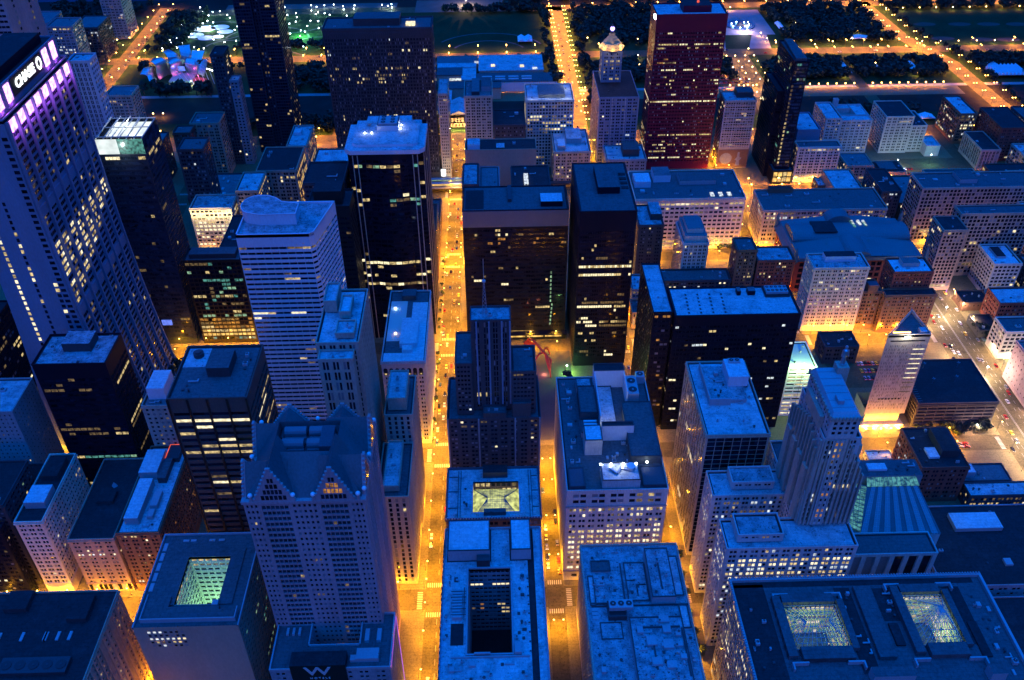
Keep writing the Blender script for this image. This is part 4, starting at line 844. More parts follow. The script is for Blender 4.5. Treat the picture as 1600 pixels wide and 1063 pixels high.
lt = bpy.data.lights.new('roof_light', 'POINT'); lt.color = (.9, 1, .8); lt.energy = 600; lt.shadow_soft_size = 1; lo = bpy.data.objects.new('roof_light', lt); COL.objects.link(lo); lo.parent = b.root; lo.location = (68 - 66.2, 366 - 405, z + 12)
lt = bpy.data.lights.new('roof_light', 'POINT'); lt.color = (1, .95, .4); lt.energy = 900; lt.shadow_soft_size = 1; lo = bpy.data.objects.new('roof_light', lt); COL.objects.link(lo); lo.parent = b.root; lo.location = (70 - 66.2, 402.5 - 405, z + 6)
b.finish('pale_stone', 4)
# ribbed tower with black glass end
b = simple('office_tower', 'pale-roofed tower with ribbed stone side and black glass end wall', (116.9, 153.3, 372, 438, 105.3), 'limestone', 5.2, 3.6, .93, .97, .25, .03, 'green', 'roof_light', 0, None, faces='wn', side={'n': dict(nx=24, nz=24, wf=.58, hf=.9, frac=.12, pal='warm', d=.1)}, done=False, glass=0)
z = 104.2; b.bx('penthouse', 'metal_box', 124.5, 146, 400, 431, z, z + 2.5, top='roof_patchy'); b.bx('penthouse', 'white_panel', 137, 149, 412, 429, z + 2.5, z + 10, top='white_membrane'); b.bx('screen_wall', 'metal_box', 123.5, 124.2, 398, 432, z, z + 5); b.bx('screen_wall', 'metal_box', 124.2, 136, 398, 398.8, z, z + 5)
b.fanbox(139.5, 146.5, 424.5, 428.5, z + 10, z + 11, 2, 1); b.clutter(126, 136, 401, 428, z + 2.5, 8, 3, 3); b.clutter(137, 152, 396, 410, z, 7, 13, 2.6); b.clutter(119, 150, 376, 394, z, 3, 23, 1.4); b.clutter(147, 152, 412, 434, z, 5, 33, 1.4)
b.finish('limestone', 4)
# board building: base, stepped tower, statue
b = tiers('setback_tower', 'stepped limestone tower with sloping blue roof and a statue on top', 'skyscraper', (116, 187, 306, 400), [
    (117, 186, 306, 326, .15, 87, 'wn', dict(frac=.35, pal='office', rows={2: (.5, 'bright'), 3: (.92, 'bright'), 5: (.8, 'bright'), 4: (.35, 'white'), 7: (.6, 'bright')}, roof='roof_light', noclut=1, wf=.58)), (117, 160, 343, 362, .15, 87, 'wn', dict(frac=.3, pal='office', roof='roof_light', noclut=1, wf=.58)),
    (157, 186, 326, 380, .15, 92, 'wns', dict(frac=.06, roof='roof_blue', noclut=1)), (157.5, 185, 321.5, 363, 87, 112, 'wn', dict(frac=.14, pal='white', wf=.45, hf=.7, roof='roof_blue', noclut=1)), (158.2, 181, 321, 361, 112, 134, 'wn', dict(frac=.07, pal='office', wf=.45, hf=.7, roof='roof_blue', noclut=1)), (159.2, 178, 320.5, 359, 134, 151, 'wn', dict(frac=.05, wf=.45, hf=.7, roof='roof_blue', noclut=1)), (160.2, 174.5, 320, 356.3, 151, 164, 'wn', dict(frac=.03, roof=None)),
    (123, 147, 310, 324.5, 87, 93, 'w', dict(roof='roof_patchy', noclut=1, frac=.3, floor=4)), (128, 151.5, 347, 359, 87, 93, 'w', dict(roof='roof_patchy', noclut=1, frac=.3, floor=4))],
    'pale_stone', 'roof_light', 2.7, 3.7, .56, .64, .35, .08, 'office', fin=False)
for k, x in enumerate(np.linspace(158.0, 184.3, 12)): b.bx('pier', 'limestone', x - .4, x + .4, 319.6, 321.6, 88, 150 - 5 * max(0, k - 6))
for y in np.linspace(323, 361, 11): b.bx('pier', 'limestone', 156.6, 158.6, y - .45, y + .45, 88, 150 - .5 * abs(y - 338))
for y in (327, 337, 347, 356): b.bx('shoulder', 'limestone', 155.6, 157.4, y - 2.6, y + 2.6, 88, 126)
b.face((164, 319.9), (170.5, 319.9), 88, 150, 2, 15, .55, .5, 0, .8, 'orange', zb=1, zt=1)
m = MB(); x0, x1, y0, y1, z0 = 159.8, 174.9, 319.6, 356.7, 164.0; r = [(161.6, 323, 166.2), (173.2, 323, 166.2), (173.2, 355, 167.4), (161.6, 355, 167.4)]; c = [(x0, y0, z0), (x1, y0, z0), (x1, y1, z0), (x0, y1, z0)]
for k in range(4): j = (k + 1) % 4; m.poly([c[k], c[j], r[j], r[k]])
m.poly(r); b.part('roof', m, 'metal_box')
for k in range(6):
    t = (k + .5) / 6; e_ = MB(); e_.tube((161.8, 323.5 + 31 * t, 166.5 + 1.1 * t), (173, 323.5 + 31 * t, 166.5 + 1.1 * t), .16, 4); b.part('roof_rib', e_, 'steel')
for k in range(9): b.bx('battlement', 'limestone', x0 + .2 + 1.72 * k, x0 + 1.1 + 1.72 * k, y0 - .5, y0 + .3, 163.2, 165.6)
for k in range(14): b.bx('battlement', 'limestone', x0 - .5, x0 + .3, y0 + 1 + 2.7 * k, y0 + 2.2 + 2.7 * k, 163.2, 165.4)
for q in ((157.8, 160.1, 328, 350, 151, 158.5), (174.6, 177.5, 326, 350, 151, 159), (178.1, 181.5, 324, 356, 134, 142)): b.bx('shoulder', 'limestone', *q)
b.bx('roof_hatch', 'metal_box', 165, 168, 328, 333, 166.5, 168.6)
b.bx('statue_base', 'limestone', 171, 177, 350, 356, 160, 171)
b.finish('pale_stone', 4)
st_ = MB(); sx, sy = 174.0, 353.0
for z0, z1, r0, r1 in ((171.05, 172, 1.6, 1.6), (172, 176, 1.35, 1.0), (176, 177.6, 1.0, 1.25), (177.6, 180.2, 1.25, 1.2), (180.2, 181, 1.2, .45)): st_.cyl(sx, sy, z0, z1, r0, r1, 10)
st_.ball(sx, sy, 182, .85, 10, 0, 1.25); st_.tube((sx - 1.3, sy, 180.3), (sx - 1.7, sy - .5, 176.6), .4, 6); st_.tube((sx + 1.3, sy, 180.3), (sx + 1.7, sy - .5, 176.6), .4, 6)
tag(st_.build('statue', 'steel', None, (sx, sy, 171.05)), 'metal robed statue standing on top of the stepped limestone tower', 'statue')
# annex with sloping glass roof
b = tiers('annex_building', 'annex with tall colonnade wall under a sloping ribbed glass atrium roof', 'office building', (187.5, 248, 318, 370), [(190, 239.2, 318, 333, .15, 64.5, 'w', dict(pitch=7.0, floor=26, wf=.66, hf=.94, d=1.2, frac=.04, pal='green', roof='roof_blue', noclut=1, zb=30)), (190, 247, 333, 372, .15, 62, 'ns', dict(roof=None))], 'pale_stone', fin=False)
a0, a1, c0, c1 = (200.2, 333.3, 62), (247.5, 333.3, 62), (215, 362, 70), (243.5, 362, 70)
m = MB(); m.poly([(190.5, 333.3, 62), a1, c1, (190.5, 362, 70)]); b.part('roof', m, 'copper_roof')
for k in range(7):
    t0, t1 = (k + .22) / 7, (k + .72) / 7; L = lambda p, q, t: Vector(p).lerp(Vector(q), t); m = MB(); up = Vector((0, -.1, .25))
    m.poly([L(a0, a1, t0) + up, L(a0, a1, t1) + up, L(c0, c1, t1) + up, L(c0, c1, t0) + up]); b.part('skylight', m, 'pale_glass')
    g = MB()
    for s in range(13): g.tube(L(L(a0, a1, t0), L(c0, c1, t0), s / 12) + up * 1.3, L(L(a0, a1, t1), L(c0, c1, t1), s / 12) + up * 1.3, .10, 4)
    for tt in (t0, t1, (t0 + t1) / 2): g.tube(L(a0, a1, tt) + up * 1.3, L(c0, c1, tt) + up * 1.3, .10, 4)
    b.part('skylight_bars', g, 'metal_box')
m = MB(); m.poly([(213, 362.2, 70.3), (244, 362.2, 70.3), (243, 367, 73), (214, 367, 73)]); b.part('atrium_glass', m, 'lit_teal'); m = MB(); m.poly([(192, 340, 66), (202, 334.5, 63), (213, 362, 70.6), (196, 366, 74)]); b.part('atrium_glass', m, 'lit_teal')
m = MB()
for k in range(13): t = k / 12; m.tube((213 + 31 * t, 362.1, 70.6), (214 + 29 * t, 367, 73.3), .13, 4); a_ = Vector((192, 340, 66.3)).lerp(Vector((196, 366, 74.3)), t); c_ = Vector((202, 334.5, 63.3)).lerp(Vector((213, 362, 70.9)), t); m.tube(a_, c_, .16, 4)
for k in range(6): t = k / 5; m.tube(Vector((192, 340, 66.3)).lerp(Vector((202, 334.5, 63.3)), t), Vector((196, 366, 74.3)).lerp(Vector((213, 362, 70.9)), t), .16, 4)
for k in range(8): t = k / 8; m.tube(Vector((192, 340, 66.4)).lerp(Vector((196, 366, 74.4)), t), Vector((202, 334.5, 63.4)).lerp(Vector((213, 362, 71)), min(1, t + .2)), .14, 4)
b.part('glazing_bars', m, 'teal_roof')
b.bx('penthouse', 'grey_stone', 205, 247, 367, 380, 60, 74, top='roof_blue'); b.bx('penthouse', 'white_panel', 216, 227, 371, 376, 74, 75.5, top='white_membrane'); b.clutter(228, 246, 368, 379, 74, 5, 3, 2.5); b.finish('pale_stone')
# things south of it
simple('brick_building', 'dark red brick block with black roof machinery facing the triangular tower', (274.9, 306.5, 412, 450, 33), 'red_brick', 3.0, 3.8, .5, .55, .35, .08, 'white', 'roof_tar', 6, [(283, 290, 421, 430, .6, 'white_panel', 'white_membrane'), (291, 303, 422, 444, 5, 'dark_metal', 'roof_tar')], cm=2.4)
simple('low_building', 'low white-roofed shed between the brick block and the stepped tower', (258, 276, 447, 456, 6), 'concrete', 4, 3, .4, .4, 0, .0, 'warm', 'white_membrane', 3, cat='shed', cm=1.2, zb=1, zt=1)
simple('office_block', 'big flat dark roof behind the twin skylight block', (262, 345, 333, 396, 14), 'pink_granite', 4, 4, .5, .5, .35, .12, 'warm', 'roof_tar', 6, [(287, 317, 375, 388, 2.0, 'metal_box', 'white_membrane')], cm=5)
simple('low_building', 'long low building with bright roof strip and lit windows by the highway', (309, 352, 404, 416, 14), 'dark_granite', 3, 4, .6, .5, .3, .5, 'warm', 'roof_light', 5, cat='low building', cm=2.5)
simple('low_building', 'small low roof with white cube penthouse behind the brick block', (311, 345, 420, 436, 11), 'dark_granite', 3, 4, .5, .5, .3, .2, 'warm', 'roof_grey', 3, [(313, 321, 424, 432, 4, 'metal_box', 'white_membrane')], cat='low building', cm=2)
simple('office_block', 'dark low block with yellow-lit windows at the corner behind the twin skylight block', (268, 340, 255, 327, 11), 'pink_granite', 3.2, 4, .6, .5, .35, .7, 'gold', 'roof_tar', 8, cm=4)

# ================================================================= Clark to Dearborn
# white tower banded by dark window strips, with a rounded drum on its roof
b = Bld('office_tower', 'white tower with dark window bands and a curved drum on its roof', 'office tower', -158, -110, 479, 519); b.wallm = 'white_panel'
pl = [(-157.9, 479), (-113.5, 479), (-110.8, 481.5), (-103, 519), (-157.9, 519)]; H_ = 178.0
for k in range(len(pl)):
    A, B_ = pl[k], pl[(k + 1) % len(pl)]; L = math.hypot(A[0] - B_[0], A[1] - B_[1])
    if k in (3,): b.face(A, B_, .15, H_, 0, 0); continue
    if k == 4: b.face((-157.9, 519), (-157.9, 479), .15, H_, 8, 44, .96, .48, .4, .03, 'dim', zt=9, zb=4, mx=.2); continue
    b.face(A, B_, .15, H_, max(1, int(L / 4.6)), 44, .97, .48, .45, .05, 'dim', {0: (.35, 'warm'), 13: (.15, 'warm'), 14: (.15, 'warm')}, mx=.15, zb=4, zt=8)
m = MB().prism(pl[:3] + [(-103.5, 518.5), (-157.4, 518.5)], H_ - 2, H_ - 1.0); b.part('roof', m, 'roof_patchy')
m = MB()
for k in range(len(pl)):
    A, B_ = Vector((*pl[k], 0)), Vector((*pl[(k + 1) % len(pl)], 0)); u = (B_ - A).normalized(); nI = Vector((-u.y, u.x, 0)) * .7
    m.prism([tuple(A)[:2], tuple(B_)[:2], tuple(B_ + nI)[:2], tuple(A + nI)[:2]], H_ - 1.0, H_ + .4)
b.part('parapet', m, 'white_panel')
dr = [(-123, 492.3), (-145, 492.1), (-151, 494)] + [(-149 + 9.5 * math.cos(t), 505 + 11.5 * math.sin(t)) for t in np.linspace(4.3, 1.6, 9)] + [(-143.5, 516), (-138.5, 513), (-134, 508), (-123, 505.5)]
m = MB().prism(dr[::-1], H_ - 1, H_ + 6.5, 0, 1); b.part('penthouse', m, ['white_panel', 'roof_patchy'])
m = MB()
for k in range(len(dr)):
    a, c = dr[k], dr[(k + 1) % len(dr)]; m.tube((*a, H_ + 6.6), (*c, H_ + 6.6), .35, 5)
b.part('parapet', m, 'white_panel'); b.finish('white_panel', 4.5)
# arcaded block
b = simple('office_block', 'pale block with tall arched top windows and a white sheeted roof', (-79.5, -49.8, 479, 563.4, 77.1), 'pale_stone', 2.5, 3.7, .5, .55, .35, .08, 'warm', 'roof_blue', 0, None, zt=13, done=False, side={'s': dict(frac=.1, nx=34)})
z = 76.0
for k in range(7):
    cx = -77.3 + 4.0 * k + .3
    if cx > -50: break
    m = MB(); pts = [(cx - 1.35, 65)] + [(cx + 1.35 * math.cos(t), 70 + 1.35 * math.sin(t)) for t in np.linspace(math.pi, 0, 9)] + [(cx + 1.35, 65)]
    m.poly([(x, 478.9, zz) for x, zz in pts]); b.part('arched_window', m, 'glass')
    b.wins.append((np.array([cx - .8, 478.8, 65.6]), np.array([1., 0, 0]), np.array([0, -1., 0]), 1.5, 1.3, 2 if k % 2 else 1)); b.bx('pier', 'pale_stone', cx + 1.55, cx + 2.35, 478.4, 478.99, 60, 74)
b.bx('roof_sheet', 'white_membrane', -78.5, -51, 480, 489.5, z - .6, z + .1); b.bx('roof_sheet', 'white_membrane', -62, -51, 489.5, 549, z - .6, z + .1); b.bx('roof_shed', 'white_panel', -68, -56, 495, 525, z, z + 4, top='white_membrane'); b.bx('stair_head', 'white_panel', -66, -59, 489.6, 495, z, z + 2.5, top='white_membrane')
m = MB().box(-78, -66, 503, 551, z - .1, z + .05); b.part('light_court', m, 'court_tile'); b.bx('roof_lamp', 'lamp_white', -75, -74, 541, 542, z, z + 1); b.bx('roof_lamp', 'lamp_warm', -72.5, -71.8, 511, 511.7, z, z + 1); b.bx('penthouse', 'dark_metal', -70, -60, 552, 561, z, z + 4, top='roof_blue'); b.finish('pale_stone', 4.5)
simple('office_tower', 'dark octagonal-topped granite tower behind the white banded tower', (-127.7, -98.9, 545, 569, 160), 'bronze', 3.2, 3.8, .9, .45, .2, .02, 'dim', 'roof_tar', 0, [(-123, -104, 549, 565, 9, 'bronze', 'roof_tar')], zt=8)
# long black federal style block, south of Jackson
b = simple('office_tower', 'broad black block with pale flat roof and scattered white-lit windows', (118.6, 203.2, 488, 521.2, 104), 'black_steel', 2.6, 3.9, .86, .5, .25, .05, 'cool', 'roof_light', 0, [(184, 201, 508, 520, .6, 'dark_metal', 'roof_tar')], rows={12: (.15, 'white'), 4: (.2, 'cool'), 24: (.3, 'cool'), 22: (.2, 'cool')}, zt=8, done=False, par=.6, side={'n': dict(frac=.05, pal='orange')})
for x, w in ((165, 2.6), (172.5, 5)): b.bx('penthouse', 'black_steel', x, x + w, 511, 516, 103.4, 107, top='roof_grey')
b.fanbox(185, 200, 510, 518, 104.7, 106.6, 5, 2)
for i in range(4):
    for j in range(6): b.bx('vent', 'dark_metal', 128 + i * 8.2 + j * .25, 129.2 + i * 8.2 + j * .25, 491 + 4.2 * j, 492.6 + 4.2 * j, 103.4, 103.75)
b.finish('black_steel', 3.5)
simple('office_tower', 'narrow black block with diagonal bracing beside the broad black block', (104.5, 117.5, 492, 552, 104.5), 'black_steel', 3.2, 3.9, .8, .5, .25, .12, 'orange', 'roof_light', 2, faces='wn', cm=1.5)
simple('parking_garage', 'pale green-lit parking garage with open slatted white floors', (208, 229, 500, 530, 47), 'white_panel', 7, 3.4, .9, .5, .6, .75, 'bright', 'court_tile', 3, faces='wns', zt=1, zb=1, cm=1.6)
g = bpy.data.objects
# triangular tower
b = Bld('prison_tower', 'pale triangular tower with slit windows, floodlit orange at its foot', 'tower', 266, 297, 486, 520); b.wallm = 'limestone'
T3 = [(266.3, 487), (296.0, 487), (293.5, 516)]; Hm = 84.5
st = litmap(22, 20, .10, 'warm')
b.face(T3[0], T3[1], 12, Hm, 0, 0)
for k in range(20):
    for i in range(22):
        if rnd.random() < .62:
            s = 0 if rnd.random() < .86 else 2; b.wins.append((np.array([267.6 + 1.2 * i + rnd.uniform(-.3, .3), 486.9, 17 + 3.0 * k + rnd.uniform(-.3, .3)]), np.array([1., 0, 0]), np.array([0, -1., 0]), .28, 2.0, s))
for k in range(10): b.wins.append((np.array([286.5, 486.87, 33 + 4.3 * k]), np.array([1., 0, 0]), np.array([0, -1., 0]), 8.0, .8, 6 if k > 2 else 2))
for k in range(7): b.wins.append((np.array([273 + 2.4 * k, 486.86, 26]), np.array([1., 0, 0]), np.array([0, -1., 0]), 1.5, 1.3, 0))
b.wins.append((np.array([269.0, 486.86, 79.0]), np.array([1., 0, 0]), np.array([0, -1., 0]), 24.0, 1.1, 0))
b.face(T3[1], T3[2], 12, Hm, 14, 20, .25, .6, .3, .08); b.face(T3[2], T3[0], 12, Hm, 20, 20, .22, .6, .3, .08)
b.box(269, 294, 489.5, 511, .15, 12)
b.part('plinth', MB().prism([(265, 485.6), (297.5, 485.6), (294.3, 518.5)], .15, 2.2), 'limestone')
b.part('roof', MB().prism([(267.2, 487.6), (295.2, 487.6), (293.2, 514.6)], Hm - 2.4, Hm - 1.8), 'roof_blue')
m = MB()
for k in range(3):
    A, B_ = Vector((*T3[k], 0)), Vector((*T3[(k + 1) % 3], 0)); u = (B_ - A).normalized(); nI = Vector((-u.y, u.x, 0)) * .6; m.prism([tuple(A)[:2], tuple(B_)[:2], tuple(B_ + nI)[:2], tuple(A + nI)[:2]], Hm - 1.8, Hm + .8)
b.part('parapet', m, 'limestone'); b.bx('roof_lamp', 'lamp_orange', 272, 284, 492.0, 492.3, Hm - 1.7, Hm - 1.3); b.bx('penthouse', 'metal_box', 289.5, 294, 489, 494, Hm - 1.8, Hm + 1.2, top='roof_light')
b.bx('floodlight', 'lamp_white', 278, 281.5, 485.9, 486.5, Hm - 1.4, Hm - .8)
for x in (268.5, 274, 279.5, 287, 292.5): b.bx('floodlight', 'lamp_orange', x, x + 1.6, 483, 483.8, .3, 1.4)
def pt(name, root, loc, col, e, r=.6):
    l = bpy.data.lights.new(name, 'POINT'); l.color = col; l.energy = e * 0.25; l.shadow_soft_size = r; o = bpy.data.objects.new(name, l); COL.objects.link(o); o.parent = root; o.location = Vector(loc) - Vector(root['_o']); return o
for x in (269, 277, 285, 293): pt('floodlight_glow', b.root, (x, 484.3, 1.6), (1, .40, .05), 34000)
pt('floodlight_glow', b.root, (279.8, 482.5, Hm + 1), (1, .95, .75), 9000)
b.finish('limestone', 1.5)
# parking structure beside it
b = simple('parking_garage', 'dark-roofed parking garage with slatted walls beside the triangular tower', (303.3, 362, 485.5, 535, 23), 'dark_granite', 7.4, 3.3, .93, .5, 1.0, .02, 'dim', 'roof_tar', 0, faces='wns', zt=1, zb=2.5, done=False, par=1.0)
for k in range(16): b.bx('bay_line', 'paint_white', 304.5 + .15 * k, 304.6 + 3.0 + .15 * k, 489 + 2.6 * k, 489.15 + 2.6 * k, 22.0, 22.03)
for k, (x, y) in enumerate(((322, 508), (340, 510), (322, 526), (348, 526))):
    m = MB().cyl(x, y, 22, 27, .15, n=6).box(x - 1.4, x + 1.4, y - .1, y + .1, 26.9, 27.1).box(x - .1, x + .1, y - 1.4, y + 1.4, 27.1, 27.25); b.part('light_pole', m, 'steel')
b.finish('dark_granite', 4)
simple('low_building', 'dark metal-clad low block in the parking lot with round roof fans', (258.7, 285.9, 560, 580, 17.5), 'dark_granite', 3, 4, .5, .5, .3, .03, 'warm', 'roof_tar', 7, cat='low building', cm=2.2)
# ================================================================= Dearborn to State
# glass tower with bowed front, notched pale roof
b = Bld('office_tower', 'dark glass tower with bowed front, stone corner ribs and pale notched roof', 'office tower', -107, -52, 604, 664); b.wallm = 'white_panel'; Hc = 168.0
arc = [(-104 + 50 * t, 606.5 + 5.5 * 4 * (t - .5) ** 2 - 1.8) for t in np.linspace(0.10, .90, 9)]
pl = [(-107, 610), (-103, 610), (-103, 606.5), (-99.5, 606.5)] + arc[1:-1] + [(-59.5, 606.5), (-56, 606.5), (-56, 610), (-52, 610), (-52, 664), (-107, 664)]
for k in range(len(pl)):
    A, B_ = pl[k], pl[(k + 1) % len(pl)]; L = math.hypot(A[0] - B_[0], A[1] - B_[1])
    fr = A[1] < 612 and B_[1] < 612
    if B_[1] > 660 and A[1] > 660: b.face(A, B_, .15, Hc, 0, 0); continue
    b.face(A, B_, .15, Hc, max(1, int(L / 2.6)), 40, .93, .62, .12, .05, 'warm', {1: (.5, 'green'), 2: (.12, 'warm'), 8: (.6, 'green'), 9: (.25, 'green'), 22: (.9, 'strip'), 25: (.6, 'strip'), 27: .9, 13: (.06, 'warm'), 5: .08} if fr else None, mx=.1, zb=5, zt=4)
for x in (-103.2, -99.8, -59.6, -56.2): b.bx('rib', 'limestone', x, x + .6, 605.5, 606.2, .15, Hc - 1)
for y in (612, 630, 648, 662): b.bx('rib', 'limestone', -51.9, -51.3, y, y + .6, .15, Hc - 1)
ro = [(-108.5, 609), (-104.5, 605), (-54.5, 605), (-50.5, 609), (-50.5, 650), (-55, 650), (-55, 657), (-63, 657), (-63, 665), (-97, 665), (-97, 657), (-104, 657), (-104, 650), (-108.5, 650)]
b.part('roof', MB().prism(ro, Hc, Hc + 3.2, 0, 1), ['white_panel', 'roof_light']); ri_ = [( -79.5 + (x + 79.5) * .82, 635 + (y - 635) * .80) for x, y in ro]
b.part('roof_step', MB().prism(ri_, Hc + 3.2, Hc + 5.0, 0, 1), ['white_panel', 'roof_light']); b.bx('penthouse', 'white_panel', -87, -71, 634, 652, Hc + 5, Hc + 9, top='roof_grey')
b.fanbox(-86, -72, 636, 650, Hc + 9, Hc + 10, 2, 3); m = MB().cyl(-93.5, 644, Hc + 5, Hc + 7.5, .4, 2.2, 14); b.part('dish', m, 'paint_white')
for x, y in ((-96, 630), (-91, 630), (-70, 643), (-70, 637)): b.bx('roof_lamp', 'lamp_white', x, x + .8, y, y + .4, Hc + 5.2, Hc + 5.8); pt('roof_lamp_glow', b.root, (x, y - 1, Hc + 8), (.8, .95, 1), 350)
b.finish('black_steel', 3.5)
# long black slab with louvred top
b = simple('office_tower', 'long black slab with ribbed louvre band under a flat blue roof', (-25.3, 55.5, 604, 642, 121), 'black_steel', 2.0, 3.9, .88, .55, .15, .025, 'warm', 'roof_blue', 0, [(34.5, 51, 609, 622, 4, 'black_steel', 'white_membrane')], rows={1: (.08, 'warm'), 2: (.10, 'orange'), 3: (.10, 'orange'), 5: .03}, zt=16, zb=9, done=False, side={'s': dict(frac=.01)}, run=.8, par=.5)
b.bx('penthouse', 'dark_metal', -23, -9, 607, 636, 120.4, 120.9, top='roof_tar'); b.bx('vent_shaft', 'dark_metal', 9.5, 12.5, 617, 640, 120.4, 123)
m = MB()
for k in range(80): m.box(-25 + k * 1.01, -24.75 + k * 1.01, 603.5, 604, 107, 119.5)
m.box(-25.3, 55.5, 603.7, 604, 106.4, 120.2); o = b.part('louvre_band', m, 'louvre')
for k in range(20): b.wins.append((np.array([42.5 + .25 * k * (k < 6), 603.8, 12 + 3.9 * k]), np.array([1., 0, 0]), np.array([0, -1., 0]), 1.2, 2.4, 4)) if k < 14 else None
m = MB().box(1, 30, 603.2, 603.9, 1, 6.5); b.part('lobby_front', m, 'shop_gold')
b.finish('black_steel', 3.5)
# black tower slab
b = simple('office_tower', 'black tower slab with lit office strips beside the long black slab', (59.6, 100.6, 564, 639, 141.4), 'black_steel', 1.7, 3.6, .86, .6, .15, .02, 'warm', 'roof_blue', 0, [(75, 91, 590, 625, 5, 'black_steel', 'roof_blue')], faces='wn', rows={6: (.06, 'warm'), 8: (.97, 'bright'), 10: (.8, 'strip'), 17: (.45, 'warm'), 18: (.5, 'warm'), 19: .1, 21: .12, 22: (.3, 'warm'), 23: (.3, 'warm'), 25: .2, 27: .15, 31: .1, 33: (.7, 'orange'), 34: (.4, 'orange')}, zt=16, zb=9, done=False, run=.85, par=.5)
b.wins += []; 
for k in range(4): b.bx('vent_slot', 'roof_tar', 93.5, 98.5, 597 + 7 * k, 600.5 + 7 * k, 140.9, 141.5)
b.finish('black_steel', 2.5)
simple('office_tower', 'dark granite tower tucked between the white banded and bowed glass towers', (-142, -112, 606, 640, 146), 'dark_granite', 3, 3.8, .8, .45, .15, .03, 'dim', 'roof_tar', 2)
# the curved tower
b = Bld('curved_tower', 'tall tower flaring at its foot, its crown lit pink-violet round a bright sign', 'skyscraper', -330, -255, 479, 577); b.wallm = 'blue_grey_granite'
prof = [(0.15, 12.5), (15, 10.2), (35, 8.0), (63, 5.5), (95, 3.2), (130, 1.6), (165, .6), (200, .1), (252, 0)]
fl = lambda z: float(np.interp(z, [p[0] for p in prof], [p[1] for p in prof])); XS, XN = -271.5, -309.0; YA, YB = 479.0, 577.0; nb = 8; mech = ((190, 196), (118, 124))
zs = [.15] + [6 + 4.1 * k for k in range(61)]
zs = [z for z in zs if z < 251] + [252.0]
wq, wins = [], []
for k in range(len(zs) - 1):
    z0, z1 = zs[k], zs[k + 1]; x0, x1 = XS + fl(z0), XS + fl(z1); n0, n1 = XN - fl(z0), XN - fl(z1)
    is_m = any(a <= z0 < c for a, c in mech); top = k >= len(zs) - 3
    for A, B_, Cc, D in (((x0, YA, z0), (x0, YB, z0), (x1, YB, z1), (x1, YA, z1)), ((n0, YB, z0), (n0, YA, z0), (n1, YA, z1), (n1, YB, z1)), ((n0, YA, z0), (x0, YA, z0), (x1, YA, z1), (n1, YA, z1)), ((x0, YB, z0), (n0, YB, z0), (n1, YB, z1), (x1, YB, z1))): wq.append([A, B_, Cc, D])
    if is_m: continue
    for j in range(nb):
        y0 = YA + 2 + (YB - YA - 4) * j / nb; bw = (YB - YA - 4) / nb; lo = z0 + (z1 - z0) * .42; hi = z0 + (z1 - z0) * .97; xl, xh = XS + fl(lo) + .15, XS + fl(hi) + .15
        hot = 124 < z0 < 166 and (120 + j * 5 < z0 < 168 + j * 2)
        for i in range(4):
            ya, yb = y0 + bw * (.10 + .2 * i), y0 + bw * (.10 + .2 * (i + 1)) - .25
            s = 0; u = rnd.random()
            if hot and rnd.random() < .78: s = 1 if u < .5 else (6 if u < .75 else 2)
            elif u < (.07 if z0 > 190 or j < 2 else .035): s = 1 if u < .02 else 2
            wins.append((s, [(xl, ya, lo), (xl, yb, lo), (xh, yb, hi), (xh, ya, hi)]))
quadmesh('wall', np.array(wq), ['blue_grey_granite'], None, b.root)
lit = [w for w in wins if w[0]]; lit.sort(key=lambda w: -w[1][0][2]); first = lit[:100]; ids = {id(w) for w in first}
for s, q in first:
    me = bpy.data.meshes.new('window'); o0 = Vector(q[0]); me.from_pydata([tuple(Vector(p) - o0) for p in q], [], [(0, 1, 2, 3)]); me.materials.append(M[WIN[s]]); o = bpy.data.objects.new('window', me); o.parent = b.root; o.location = o0 - Vector(b.root['_o']); COL.objects.link(o)
rest = [w for w in wins if id(w) not in ids]; used = sorted({w[0] for w in rest}); o = quadmesh('window', np.array([w[1] for w in rest]), [WIN[s] for s in used], [used.index(w[0]) for w in rest], b.root); o['kind'] = 'stuff'
for j in range(nb + 1):
    y = YA + 2 + (YB - YA - 4) * j / nb; m = MB()
    for k in range(len(prof) - 1):
        (z0, f0), (z1, f1) = prof[k], prof[k + 1]; a, c = XS + f0, XS + f1; t = .75; e = 1.7
        for q in (((a + e, y - t, z0), (a + e, y + t, z0), (c + e, y + t, z1), (c + e, y - t, z1)), ((a, y - t, z0), (a + e, y - t, z0), (c + e, y - t, z1), (c, y - t, z1)), ((a + e, y + t, z0), (a, y + t, z0), (c, y + t, z1), (c + e, y + t, z1))): m.poly(q)
    m.poly([(XS, y - .75, 252), (XS + 1.7, y - .75, 252), (XS + 1.7, y + .75, 252), (XS, y + .75, 252)]); b.part('pier', m, 'blue_grey_granite')
for zc in ((mech[0][0] + 3), (mech[1][0] + 3)): 
    for j in range(nb):
        y0 = YA + 2 + (YB - YA - 4) * j / nb + 1; x = XS + fl(zc) + .1; b.bx('louvre_panel', 'blue_grey_granite', x - .2, x + .5, y0 + .3, y0 + 9.7, zc - 3, zc + 4)
